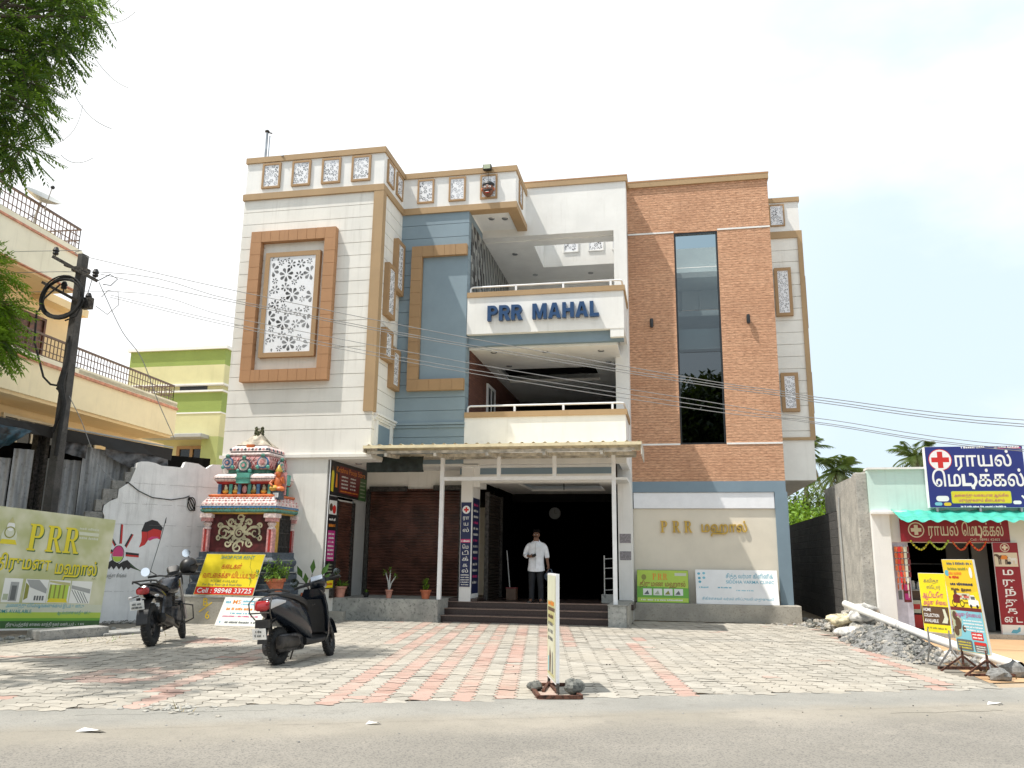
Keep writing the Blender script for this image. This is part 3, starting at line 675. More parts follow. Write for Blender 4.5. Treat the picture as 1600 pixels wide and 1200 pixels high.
# white portal round the balconies
w, c = MB(), MB()
w.box(-5.0, -.95, YW, YW+.32, 10.03, 11.42, 'white_plain'); w.box(-1.29, -.95, YW, YR, -.0, 10.03, 'white_plain'); w.box(-.95-.2, -.95, YW+.32, YR+.2, 10.03, 11.42, 'white_plain')
c.box(-5.0, -.91, YW-.045, YW+.35, 11.42, 11.57, 'tan_paint'); c.box(-1.2, -.91, YW+.35, YR+.2, 11.42, 11.57, 'tan_paint')
c.box(-5.0, -.90, YW-.05, YW+.36, 11.57, 11.60, 'terracotta')
w.build('portal_wall', H); c.build('coping', H)
# balcony fronts
for (z0, z1) in ((6.87, 7.82), (3.62, 4.76)):
    w, c = MB(), MB(); w.box(-4.875, -.98, YB, YB+.18, z0, z1, 'white_plain'); w.box(-1.16, -.98, YB+.18, YW, z0, z1, 'white_plain')
    c.box(-4.875, -.945, YB-.035, YB+.21, z1, z1+.13, 'tan_paint'); c.box(-1.19, -.945, YB+.21, YW, z1, z1+.13, 'tan_paint')
    if z0 > 5: w.box(-1.31, -.985, YB+.01, YB+.17, 6.665, 6.87, 'white_plain')
    w.build('balcony_parapet', H); c.build('coping', H)
w = MB(); w.box(-4.87, -1.0, YB+.15, YB+.3, 6.60, 6.869, 'grey_blue'); w.build('fascia_beam', H)
for zb, nm in ((8.12, 0), (5.06, 1)):
    r = MB(); z0 = zb-.17
    r.tube([(-4.82, YB+.09, z0), (-4.82, YB+.09, zb-.06), (-4.80, YB+.09, zb-.02), (-4.75, YB+.09, zb), (-1.10, YB+.09, zb), (-1.04, YB+.12, zb), (-1.02, YB+.2, zb-.01), (-1.02, YB+1.2, zb-.01), (-1.02, YB+1.3, z0)], .024, 'white_metal', 8)
    for x in (-3.65, -2.46, -1.29): r.box(x-.025, x+.025, YB+.07, YB+.11, z0, zb-.02, 'white_metal')
    r.build('railing', H, smooth=True)
# floors, ceilings and rooms behind the balconies
w = MB()
w.box(-4.88, -1.165, YB+.18, 26, 6.95, 7.05, 'interior_white'); w.box(-4.88, -1.16, YB+.3, 20.31, 6.54, 6.60, 'interior_white')
w.box(-4.88, -1.0, YB+.18, 27, 3.9, 4.05, 'interior_white')
w.build('floor_slab', H)
w = MB()
SX0, SX1, SY0, SY1 = -3.55, -.95, 21.0, 22.7
w.box(-4.88, SX0, YW+.32, 26, 10.0, 10.12, 'interior_white'); w.box(SX0, SX1, YW+.32, SY0, 10.0, 10.12, 'interior_white'); w.box(SX0, SX1, SY1, 26, 10.0, 10.12, 'interior_white')
w.box(-4.88, -.95, 24.0, 24.2, 9.45, 10.0, 'interior_white'); w.box(-4.88, -.95, 25.6, 25.8, 7.05, 10.0, 'interior_white')
w.box(SX0, SX1, SY1, SY1+.15, 10.12, 11.4, 'white_plain'); w.box(SX0-.15, SX0, SY0, SY1+.15, 10.12, 11.4, 'white_plain'); w.box(-1.1, -.95, SY0, SY1, 10.12, 11.3, 'white_plain')
w.build('terrace_ceiling', H)
for k, x in enumerate((-2.95, -2.2, -1.5)): screen(H, (x, SY1, 10.42), XA, FRONT, .46, .6, .03, .03, 'white_plain', .10, 70+k, 'jaali_shade' if k == 1 else 'jaali_shade_pale')
w = MB(); w.box(-4.9, -4.875, YW, 25.6, 7.05, 10.0, 'p_mid')
for k in range(12):
    for j in range(16): w.box(-4.876, -4.870, YB+.25+k*.125, YB+.25+k*.125+.118, 7.1+j*.18, 7.1+j*.18+.17, q.choice(('p_mid', 'p_black', 'p_mid', 'p_grey', 'p_black')))
for k in range(14):
    y0 = YW+.1+k*.36
    for s_ in (-1, 1): w.bar((-4.868, y0, 7.1), (-4.868, y0+s_*1.3, 9.95), .03, .012, 'pillar_grey')
w.build('tiled_wall', H)
w = MB()
for x in (-3.9, -2.1): w.box(x-.5, x+.5, 25.55, 25.61, 7.05, 9.2, 'p_brown'); w.box(x-.4, x+.4, 25.5, 25.56, 7.1, 9.1, 'p_black')
w.build('terrace_door', H)
# middle floor
w = MB()
w.box(-4.88, -4.60, 20.31, 26.2, 6.54, 6.62, 'interior_white'); w.box(-1.9, -1.0, 20.31, 26.2, 6.54, 6.62, 'interior_white'); w.box(-4.60, -1.9, 20.31, 21.3, 6.54, 6.62, 'interior_white'); w.box(-4.6, -1.9, 23.0, 26.2, 6.54, 6.62, 'interior_white')
w.box(-4.6, -1.9, 21.3, 23.0, 6.75, 6.8, 'interior_shade')
w.build('ceiling', H)
w = MB(); w.box(-4.88, -1.0, 26.2, 26.4, 4.05, 6.62, 'interior_shade'); w.box(-1.28, -1.0, YR, 26.2, 4.05, 6.54, 'interior_shade'); w.box(-4.9, -4.85, YB+.35, 26.2, 4.05, 6.54, 'brick_dark'); w.build('inner_wall', H)
d = MB(); d.box(-4.85, -4.80, 21.0, 21.08, 4.05, 6.1, 'white_metal'); d.box(-4.85, -4.80, 21.9, 21.98, 4.05, 6.1, 'white_metal'); d.box(-4.85, -4.80, 21.08, 21.9, 6.02, 6.1, 'white_metal'); d.box(-4.85, -4.82, 21.08, 21.9, 4.05, 6.02, 'dark_pane'); d.box(-4.85, -4.80, 21.46, 21.5, 4.05, 6.02, 'white_metal'); d.build('balcony_door', H)
d = MB(); d.box(-1.34, -1.28, 22.6, 22.7, 4.05, 6.2, 'white_metal'); d.box(-1.34, -1.28, 23.5, 23.6, 4.05, 6.2, 'white_metal'); d.box(-1.32, -1.281, 22.7, 23.5, 4.05, 6.2, 'p_brown'); d.build('balcony_door', H)
dl = MB()
for (x, y, z) in ((-4.3, 19.4, 6.539), (-3.0, 19.5, 6.539), (-1.6, 19.6, 6.539), (-1.5, 20.8, 6.539), (-4.2, 20.9, 6.539), (-4.45, 19.5, 10.239), (-4.1, 19.55, 10.239), (-4.2, 21.5, 9.999), (-3.9, 23.3, 9.999), (-2.2, 23.4, 9.999), (-7.3, 18.2, 3.599)): dl.lathe((x, y, z-.02), [(.0, 0), (.07, .0), (.085, .019)], 'steel', 14)
dl.build('downlights', H)
# brick bay with its tall window
w = MB(); GX0, GX1, GZ0, GZ1 = .29, 1.43, 4.32, 10.08
w.box(-.95, GX0, YR, YR+.25, 3.38, 11.47, 'brick_clad'); w.box(GX1, 2.79, YR, YR+.25, 3.38, 11.47, 'brick_clad'); w.box(GX0, GX1, YR, YR+.25, 3.38, GZ0, 'brick_clad'); w.box(GX0, GX1, YR, YR+.25, GZ1, 11.47, 'brick_clad')
w.box(2.55, 2.79, YR+.25, 30, 3.38, 11.47, 'white_plain')
w.build('brick_wall', H)
w = MB(); w.box(-.95, 2.82, YR-.05, YR+.3, 11.47, 11.62, 'tan_paint'); w.box(-.95, 2.83, YR-.055, YR+.31, 11.62, 11.66, 'terracotta'); w.build('coping', H)
for z in (10.11, 4.33):
    for xa, xb in ((-.95, GX0-.005), (GX1+.005, 2.79)): MB().box(xa, xb, YR-.012, YR, z-.022, z+.022, 'white_plain').build('trim_line', H)
f = MB(); e = .045
for a in ((GX0, GX0+e, GZ0, GZ1), (GX1-e, GX1, GZ0, GZ1), (GX0+e, GX1-e, GZ0, GZ0+e), (GX0+e, GX1-e, GZ1-e, GZ1)): f.box(a[0], a[1], YR+.02, YR+.12, a[2], a[3], 'dark_frame')
win = f.build('tall_window', H)
for z0, z1 in ((GZ0+e, 6.75), (6.76, 7.9), (7.91, 9.1), (9.11, GZ1-e)):
    g = MB(); g.add([(GX0+e, YR+.08, z0), (GX1-e, YR+.08, z0), (GX1-e, YR+.08, z1), (GX0+e, YR+.08, z1)], [(0, 1, 2, 3)], 'tinted_glass' if z0 < 6 else 'tinted_glass_upper'); g.build('pane', win, fixn=False)
w = MB()   # stair hall behind the glass, lit from the open roof above
w.box(GX0-.5, GX0-.35, YR+.3, 23.4, 3.4, 10.6, 'interior_white'); w.box(GX1+.35, GX1+.5, YR+.3, 23.4, 3.4, 10.6, 'interior_white'); w.box(GX0-.5, GX1+.5, 23.4, 23.55, 7.0, 10.6, 'interior_white'); w.box(GX0-.5, GX1+.5, 23.4, 23.55, 3.4, 7.0, 'interior_shade')
for z, y0 in ((6.9, 21.2), (8.05, 22.0), (9.25, 22.2)): w.box(GX0-.34, GX1+.34, y0, 23.4, z, z+.16, 'interior_white')
w.box(GX0-.34, GX1+.34, 21.2, 21.25, 7.06, 7.45, 'interior_white'); w.box(.5, .56, 23.3, 23.4, 7.06, 9.2, 'interior_white'); w.box(1.0, 1.06, 23.3, 23.4, 7.06, 9.2, 'interior_white')
w.build('stair_hall', H)
for x in (-.36, 2.11):
    l = MB(); l.box(x-.035, x+.035, YR-.06, YR, 7.52, 7.60, 'dark_frame'); l.lathe((x, YR-.075, 7.44), [(.0, 0), (.04, .0), (.048, .05), (.048, .19), (.04, .24), (.0, .24)], 'dark_frame', 10); l.build('wall_lamp', H, smooth=True)
# blue frame and cream wall below
w = MB(); w.box(-.95, 2.79, YR-.03, YR+.25, 3.11, 3.379, 'grey_blue'); w.box(2.52, 2.82, YR-.03, YR+.25, .41, 3.11, 'grey_blue'); w.build('frame_moulding', H)
w = MB(); w.box(-.95, 2.52, YR+.05, YR+.25, .41, 2.70, 'cream_wall'); w.box(2.6, 2.8, YR+.25, 30, 0, 3.38, 'pillar_grey'); w.build('cream_wall', H)
w = MB(); w.box(-.93, 2.51, YR+.0, YR+.3, 2.705, 3.105, 'jaali_white'); w.build('shutter_box', H, bevel=.006)
w = MB(); w.box(-.95, 2.93, 20.45, 21.2, 0, .41, 'plinth_cement'); w.build('plinth', H, bevel=.01)
# set back wing on the right
w = MB(); slabs(w, 2.70, 3.62, YS, 30, 4.53, 9.94, 'white_wall', [9.60-.3267*k for k in range(18)]); w.box(2.7, 3.62, YS, 30, 3.44, 4.46, 'white_wall'); w.box(2.7, 3.62, YS, YS+.2, 10.13, 10.98, 'white_plain'); w.box(3.42, 3.62, YS+.2, 30, 10.13, 10.98, 'white_plain'); w.build('wing_wall', H)
w = MB(); w.box(2.7, 3.65, YS-.04, YS+.23, 10.98, 11.11, 'tan_paint'); w.box(3.39, 3.65, YS+.23, 30, 10.98, 11.11, 'tan_paint'); w.build('coping', H)
w = MB(); w.box(2.7, 3.66, YS-.045, YS+.2, 9.94, 10.13, 'tan_paint'); w.box(3.54, 3.66, YS-.045, YS+.2, 4.53, 9.94, 'tan_paint'); w.box(2.7, 3.66, YS-.045, YS+.2, 4.46, 4.53, 'tan_paint'); w.build('trim_band', H)
screen(H, (2.85, YS, 10.29), XA, FRONT, .40, .63, .035, .04, 'tan_mould', .085, 81, 'jaali_shade_pale')
screen(H, (2.88, YS, 7.75), XA, FRONT, .43, 1.33, .08, .1, 'tan_mould', .075, 82, 'jaali_shade', tile=.4); screen(H, (2.89, YS, 5.19), XA, FRONT, .43, 1.02, .085, .1, 'tan_mould', .075, 83, 'jaali_shade', tile=.4)
for (z0, z1) in ((7.5, 8.95), (5.2, 6.3)): screen(H, (3.66, 21.7, z0), YA, XA, .5, z1-z0, .08, .07, 'tan_mould', .1, 84, 'jaali_shade', tile=.5)
w = MB(); w.box(-10.0, 2.6, 24.0, 30, 3.7, 9.9, 'interior_shade') if False else w.box(-10.0, -5.1, 20.5, 29.9, 9.9, 10.15, 'interior_white'); w.box(-.9, 2.5, 23.6, 29.9, 9.9, 10.15, 'interior_white'); w.box(-10.2, 3.5, 29.9, 30.1, 0, 10.3, 'white_plain'); w.build('roof', H)
# ground floor: platform, steps, shops, entrance
w = MB(); w.box(-7.72, -5.19, 18.05, 21, 0, .5, 'granite_grey'); w.box(-5.187, -4.5, 18.93, 21, .435, .5, 'granite_brown'); w.box(-7.78, -7.36, 17.86, 18.05, 0, .2, 'plinth_cement'); w.build('platform', H, bevel=.008)
w = MB()
for k, (y, z) in enumerate(((18.3, .15), (18.6, .29), (18.9, .43))):
    w.box(-5.188, -1.40, y, 19.2+.001*k, z-.15 if k == 0 else z-.139, z-.012, 'granite_brown'); w.box(-5.188, -1.39, y-.02, 19.2+.001*k, z-.012, z, 'nosing')
    
w.build('steps', H)
w = MB(); w.box(-5.188, -.9, 19.21, 21.2, .30, .425, 'granite_brown'); w.box(-5.188, -.9, 21.2, 29.5, .30, .425, 'hall_shade'); w.build('hall_floor', H)
w = MB(); w.box(-1.39, -1.0, 18.0, 19.9, 0, .45, 'granite_carved'); w.box(-1.40, -.97, 17.98, 20.29, .45, .475, 'granite_grey'); w.box(-1.0, -.955, 18.1, 20.29, 0, .449, 'plinth_cement'); w.build('pedestal', H, bevel=.006)
def shutter(name, o, u, n, W, Hh, m, pitch=.075, amp=.018, rail=True):
    o, u, n = Vector(o), Vector(u), Vector(n); s_ = MB(); k = int(Hh/pitch*4); vs = []
    for i in range(k+1):
        z = Hh*i/k; d = amp*math.cos(2*math.pi*z/pitch); vs += [o+Vector((0, 0, z))+n*d, o+Vector((0, 0, z))+u*W+n*d]
    s_.add(vs, [(2*i, 2*i+1, 2*i+3, 2*i+2) for i in range(k)], m)
    if rail:
        for a in (-.03, W+.03): s_.obox(o+u*a+Vector((0, 0, Hh/2))+n*.01, u, ZA, n, .04, Hh/2, .05, 'dark_steel')
    return s_.build(name, H)
shutter('roller_shutter', (-7.55, 19.75, .5), XA, FRONT, 2.38, 2.62, 'shutter_brown')
shutter('roller_shutter', (-7.665, 17.88, .5), YA, XA, .95, 2.2, 'shutter_brown')
shutter('roller_shutter', (-4.48, 19.75, .43), YA, XA, 1.6, 2.6, 'shutter_dark')
w = MB(); w.box(-7.74, -7.66, 18.92, 19.72, .5, 3.6, 'pillar_grey'); w.box(-7.76, -7.70, 17.86, 18.92, 2.74, 3.6, 'white_plain'); w.box(-7.9, -7.76, 17.4, 19.0, .4, 3.6, 'interior_shade'); w.build('shop_pillar', H)
w = MB(); w.box(-7.55, -6.55, 19.62, 19.74, 3.06, 3.18, 'dark_steel'); w.box(-5.85, -5.1, 19.6, 19.74, 3.08, 3.2, 'dark_steel'); w.box(-6.55, -5.85, 19.66, 19.72, 3.08, 3.12, 'rust'); w.build('shutter_housing', H)
w = MB(); w.box(-4.94, -4.66, 18.92, 19.7, .43, 3.58, 'white_plain'); w.box(-4.66, -4.5, 18.98, 19.7, 3.1, 3.58, 'white_plain'); w.build('pillar', H)
w = MB()
w.box(-4.65, -1.29, 19.0, 19.3, 3.2, 3.62, 'white_plain'); w.box(-5.0, -1.3, 18.985, 18.999, 3.40, 3.55, 'grey_blue')
w.box(-4.6, -1.0, 19.3, 20.2, 3.28, 3.34, 'interior_white'); w.box(-4.6, -3.8, 20.2, 22.4, 3.28, 3.34, 'interior_white'); w.box(-1.75, -1.0, 20.2, 22.4, 3.28, 3.34, 'interior_white'); w.box(-4.6, -1.0, 22.4, 23.4, 3.28, 3.34, 'interior_white'); w.box(-3.8, -1.75, 20.2, 22.4, 3.42, 3.46, 'interior_white')
w.box(-4.6, -1.0, 23.4, 23.5, 3.05, 3.34, 'interior_shade')
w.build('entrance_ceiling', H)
w = MB(); w.box(-4.66, -4.56, 21.4, 29.5, .43, 3.6, 'hall_shade'); w.box(-1.3, -1.0, YR, 29.5, .43, 3.6, 'hall_shade'); w.box(-4.66, -1, 29.5, 29.7, .43, 3.6, 'hall_shade'); w.box(-4.56, -1.0, 23.5, 29.5, 3.3, 3.34, 'hall_shade'); w.box(-4.56, -4.3, 21.4, 21.7, .43, 3.28, 'pillar_grey') if False else None; w.build('hall_interior', H)
w = MB(); w.lathe((-2.75, 21.2, 3.405), [(.42, 0), (.46, .0), (.46, .012), (.42, .012)], 'interior_white', 32); w.tube([(-2.75, 21.2, 3.4), (-2.75, 21.2, 3.2)], .012, 'dark_steel', 6); w.build('ceiling_rose', H)
# steel rail inside the door
w = MB()
for x, z0 in ((-1.60, .62), (-1.36, .45)): w.tube([(x, 19.75, z0), (x, 19.75, 1.52)], .016, 'steel', 6)
for z in (.72, .98, 1.22, 1.44): w.tube([(-1.60, 19.75, z), (-1.30, 19.75, z+.02)], .011, 'steel', 6)
w.box(-1.66, -1.3, 19.6, 19.9, .43, .62, 'granite_grey'); w.build('stair_railing', H)
w = MB(); w.box(-1.255, -.985, YW-.012, YW, 1.83, 2.05, 'granite_tile'); w.box(-1.255, -.985, YW-.012, YW, 1.42, 1.63, 'granite_tile'); w.build('notice_tile', H)
# lettering
pn = front(-4.33, YB-.001, 7.17); x = 0
for word, x in (('PRR', 0), ('MAHAL', 1.13)):
    pn = front(-4.33, YB-.001, 7.17)
    for ch in word: x += pn.sans(ch, x, 0, .385, 'blue_letter', .11)
    pn.build('lettering', H, fixn=True)
pn = front(-.27, YR+.049, 2.11); x = 0
for ch in 'PRR': x += pn.serif(ch, x, 0, .285, 'gold', depth=.05, k=1.0)+.085
pn.build('gold_lettering', H, fixn=True); pn = front(-.27, YR+.049, 2.11); pn.text('மஹால்', 1.0, 0.02, .235, 'gold', depth=.05, width=1.10, bold=.10); pn.build('gold_lettering', H, fixn=True)
# ================================================================== steel canopy over the entrance
cn = thing('entrance_canopy', 'white steel canopy with cream corrugated roof over the entrance steps', 'canopy', (-3.2, 18.15, 0))
for x, z0 in ((-5.2, .5), (-1.235, .475)): MB().box(x-.045, x+.045, 18.105, 18.195, z0, 3.72, 'white_metal').build('post', cn, bevel=.004)
b = MB(); b.box(-5.155, -1.28, 18.115, 18.185, 3.17, 3.26, 'white_metal')
for x in (-3.86, -2.57): b.box(x-.045, x+.045, 18.12, 18.18, 3.26, 3.72, 'white_metal')
b.build('tie_beam', cn, bevel=.004)
b = MB(); b.box(-6.72, -.72, 18.1, 18.2, 3.72, 3.80, 'roof_under'); b.box(-6.72, -.72, 17.2, 17.26, 3.70, 3.76, 'roof_under'); b.box(-6.72, -.75, 18.7, 18.76, 3.74, 3.8, 'roof_under'); b.build('purlin', cn)
for x in (-6.25, -5.1, -3.92, -2.66, -1.42):
    MB().bar((x, 17.12, 3.66), (x, 18.78, 3.77), .06, .08, 'roof_under').build('rafter', cn)
r = MB(); n = 288; va, vb = [], []
prof = lambda x: .035*max(0, 1-abs(((x+6.75) % .25)-.125)/.05) if abs(((x+6.75) % .25)-.125) < .05 else 0
for i in range(n+1):
    x = -6.75+6.17*i/n; va.append((x, 17.05, 3.865+prof(x))); vb.append((x, 18.79, 3.90+prof(x)))
r.add(va+vb, [(i, i+1, n+1+i+1, n+1+i) for i in range(n)], 'cream_roof')
r.box(-6.76, -.57, 17.045, 17.06, 3.80, 3.866, 'cream_roof'); r.box(-.585, -.565, 17.06, 18.6, 3.60, 3.87, 'roof_under'); r.box(-6.765, -6.75, 17.06, 18.6, 3.72, 3.87, 'roof_under')
r.build('roof_sheet', cn)
t = MB(); q = random.Random(2); vs = []
for i in range(29):
    x = -7.02+1.39*i/28; vs += [(x, 18.02, 3.73+q.uniform(-.008, .008)), (x, 17.97+.02*math.sin(i*1.1), 3.55), (x, 18.0, 3.38+q.uniform(-.01, .01)+(.05 if i > 26 else 0)), (x, 18.06, 3.37)]
t.add(vs, [(4*i+j, 4*i+4+j, 4*i+5+j, 4*i+1+j) for i in range(28) for j in range(3)], 'tarp_dark')
tag(t.build('rolled_awning', None, smooth=True), 'dark green tarpaulin blind rolled up under the left end of the canopy', 'tarpaulin')

# ================================================================== shop signs at the entrance
def signboard(name, label, cat, o, u, v, n, W, Hh, face, t=.02, edge='white_metal', group=None):
    """a board with thickness; returns the thing and the panel to print on"""
    o, u, v, n = Vector(o), Vector(u).normalized(), Vector(v).normalized(), Vector(n).normalized()
    th_ = thing(name, label, cat, tuple(o+u*W/2), 0, group)
    b = MB(); b.obox(o+u*W/2+v*Hh/2-n*t/2, u, v, n, W/2, Hh/2, t/2, edge); b.build('board', th_)
    pn = Panel(o, u, v, n); pn.rect(0.004, .004, W-.004, Hh-.004, face, .8); return th_, pn
# pooja store: a wide board over the side shutter and a tall strip beside it
T, pn = signboard('shop_sign', 'dark red pooja store board hung over the narrow side shutter', 'sign', (-7.62, 17.32, 2.79), YA, ZA, XA, 2.28, .80, 'p_black')
pn.poly([(.52, .1), (1.75, .06), (1.95, .72), (.52, .72)], 'p_maroon', 1.2); pn.text('Krishna Pooja Store', .34, .57, .13, 'p_orange', 2, width=1.8, bold=.02)
for k in range(4): pn.scribble(.65, .46-.085*k, .4, .045, 'p_paper', 2, k); pn.scribble(1.2, .46-.085*k, .35, .045, 'p_paper', 2, 9+k)
pn.scribble(.6, .12, 1.1, .04, 'p_orange', 2, 3); pn.poly([(.06, .1), (.2, .08), (.22, .5), (.14, .68), (.07, .5)], 'p_gold', 1.5); pn.disc(.13, .62, .06, 'p_brown', 1.8); pn.poly([(.3, .2), (.42, .2), (.4, .5), (.34, .55)], 'p_orange', 1.5); pn.disc(.37, .56, .04, 'p_brown', 1.8)
pn.poly([(1.75, .0), (2.26, .0), (2.26, .55), (1.85, .55)], 'p_dgreen', 1.3)
for k in range(5): pn.scribble(1.85, .44-.09*k, .34, .04, 'p_sage', 2, 20+k)
pn.build('print', T)
T, pn = signboard('shop_sign', 'tall narrow black and magenta strip sign down the corner of the white wall', 'sign', (-7.62, 17.31, .7), YA, ZA, XA, .52, 2.08, 'p_black')
pn.rect(.06, .62, .46, 1.3, 'p_magenta', 1.2); pn.rect(.04, 1.66, .48, 1.98, 'p_paper', 1.2); pn.disc(.16, 1.82, .09, 'p_brown', 1.5); pn.disc(.34, 1.78, .1, 'p_red', 1.5); pn.scribble(.08, 1.52, .36, .07, 'p_paper', 2, 1); pn.scribble(.08, 1.38, .36, .08, 'p_orange', 2, 2)
for k in range(7): pn.scribble(.09, 1.2-.09*k, .33, .05, 'p_paper', 2, 30+k)
for k in range(5): pn.scribble(.12, .52-.07*k, .28, .03, 'p_sage', 2, 40+k)
pn.rect(.02, .03, .5, .19, 'p_yellow', 1.2); pn.scribble(.06, .09, .4, .05, 'p_red', 2, 6); pn.build('print', T)
# pharmacy strips on the entrance pillar
T, pn = signboard('pharmacy_strip_sign', 'tall blue strip sign with red cross roundel on the white entrance pillar', 'sign', (-4.93, 18.9, .76), XA, ZA, FRONT, .26, 1.97, 'p_navy')
pn.disc(.13, 1.79, .095, 'p_white', 1.3); pn.cross(.13, 1.79, .06, .022, 'p_red', 1.7)
for k, s_ in enumerate(('ரா', 'ய', 'ல்', 'ெம', 'டி', 'க்', 'க', 'ல்')):
    zz = (1.56, 1.42, 1.27, .88, .74, .60, .46, .33)[k]; pn.text(s_, .13, zz, .085, 'p_paper', 2, width=.15 if len(s_) > 1 else .11, bold=.04, center=True)
pn.rect(.01, 1.02, .25, 1.10, 'p_pink', 1.3); pn.scribble(.03, 1.035, .2, .05, 'p_paper', 2, 3)
for k in range(5): pn.scribble(.03, .26-.055*k, .2, .03, 'p_paper', 2, k)
pn.build('print', T)
T, pn = signboard('pharmacy_strip_sign', 'narrow dark blue strip sign on the inner side of the entrance pillar', 'sign', (-4.655, 18.95, .6), YA, ZA, XA, .7, 2.25, 'p_navy')
for k in range(14): pn.scribble(.1, 2.05-.14*k, .45, .07, 'p_paper' if k % 3 else 'p_pink', 2, 60+k)
pn.build('print', T)
# lettering boards leaning on the right plinth
def lean(x0, x1, zb, Hh, yb, back):
    a = math.asin(back/Hh); return (x0, yb, zb), XA, (0, math.sin(a), math.cos(a)), (0, -math.cos(a), math.sin(a))
o_, u_, v_, n_ = lean(-.88, .36, .415, .80, 20.62, .2)
T, pn = signboard('event_hall_board', 'green and yellow hall board leaning on the plinth below the gold letters', 'sign', o_, u_, v_, n_, 1.25, .80, 'p_green', .03, 'dark_steel')
pn.poly([(.01, .40), (1.24, .36), (1.24, .79), (.01, .79)], 'p_lime', 1.1); pn.poly([(.45, .42), (1.0, .40), (1.05, .79), (.4, .79)], 'p_yellow2', 1.3) if False else None
pn.rect(.02, .02, 1.23, .12, 'p_lime', 1.1); x = .38
for ch in 'PRR': x += pn.serif(ch, x, .56, .15, 'p_orange', 2)+.02
pn.text('திருமண மஹால்', .62, .40, .115, 'p_darkred', 2, width=1.1, bold=.03, center=True)
for k in range(4): pn.rect(.15+.25*k, .18, .36+.25*k, .34, 'p_paper', 1.4); pn.poly([(.17+.25*k, .2), (.30+.25*k, .2), (.26+.25*k, .3)], ('p_mid', 'p_sage', 'p_olive', 'p_mid')[k], 1.7)
pn.disc(.17, .62, .06, 'p_olive', 1.5, .07); pn.rect(.92, .66, 1.2, .73, 'p_pale', 1.5); pn.scribble(.1, .05, 1.0, .04, 'p_paper', 2, 5); pn.build('print', T)
o_, u_, v_, n_ = lean(.54, 2.46, .415, .83, 20.6, .22)
T, pn = signboard('clinic_board', 'white siddha clinic board with pale blue writing leaning on the plinth', 'sign', o_, u_, v_, n_, 1.92, .83, 'p_white', .03, 'white_metal')
pn.text('சித்த வர்மா கிளினிக்', .72, .63, .10, 'p_textblue', 2, width=1.1, bold=.02); pn.text('SIDDHA VARMA CLINIC', .72, .50, .075, 'p_textblue', 2, width=1.12, bold=.03)
for (a, c) in ((.08, .73), (.2, .74), (.09, .62), (.2, .63), (.1, .53)): pn.disc(a, c, .035, 'p_sky' if a > .1 else 'p_textblue', 1.5, .03)
pn.scribble(.08, .38, .22, .04, 'p_sky', 2, 3); pn.scribble(.5, .38, .34, .04, 'p_textblue', 2, 4); pn.scribble(.95, .32, .4, .03, 'p_sky', 2, 5)
pn.text('சிகிச்ைசகள் வர்மம் மூட்டுவலி முதுகுவலி', .14, .10, .06, 'p_textblue', 2, width=1.66, bold=.0); pn.build('print', T)

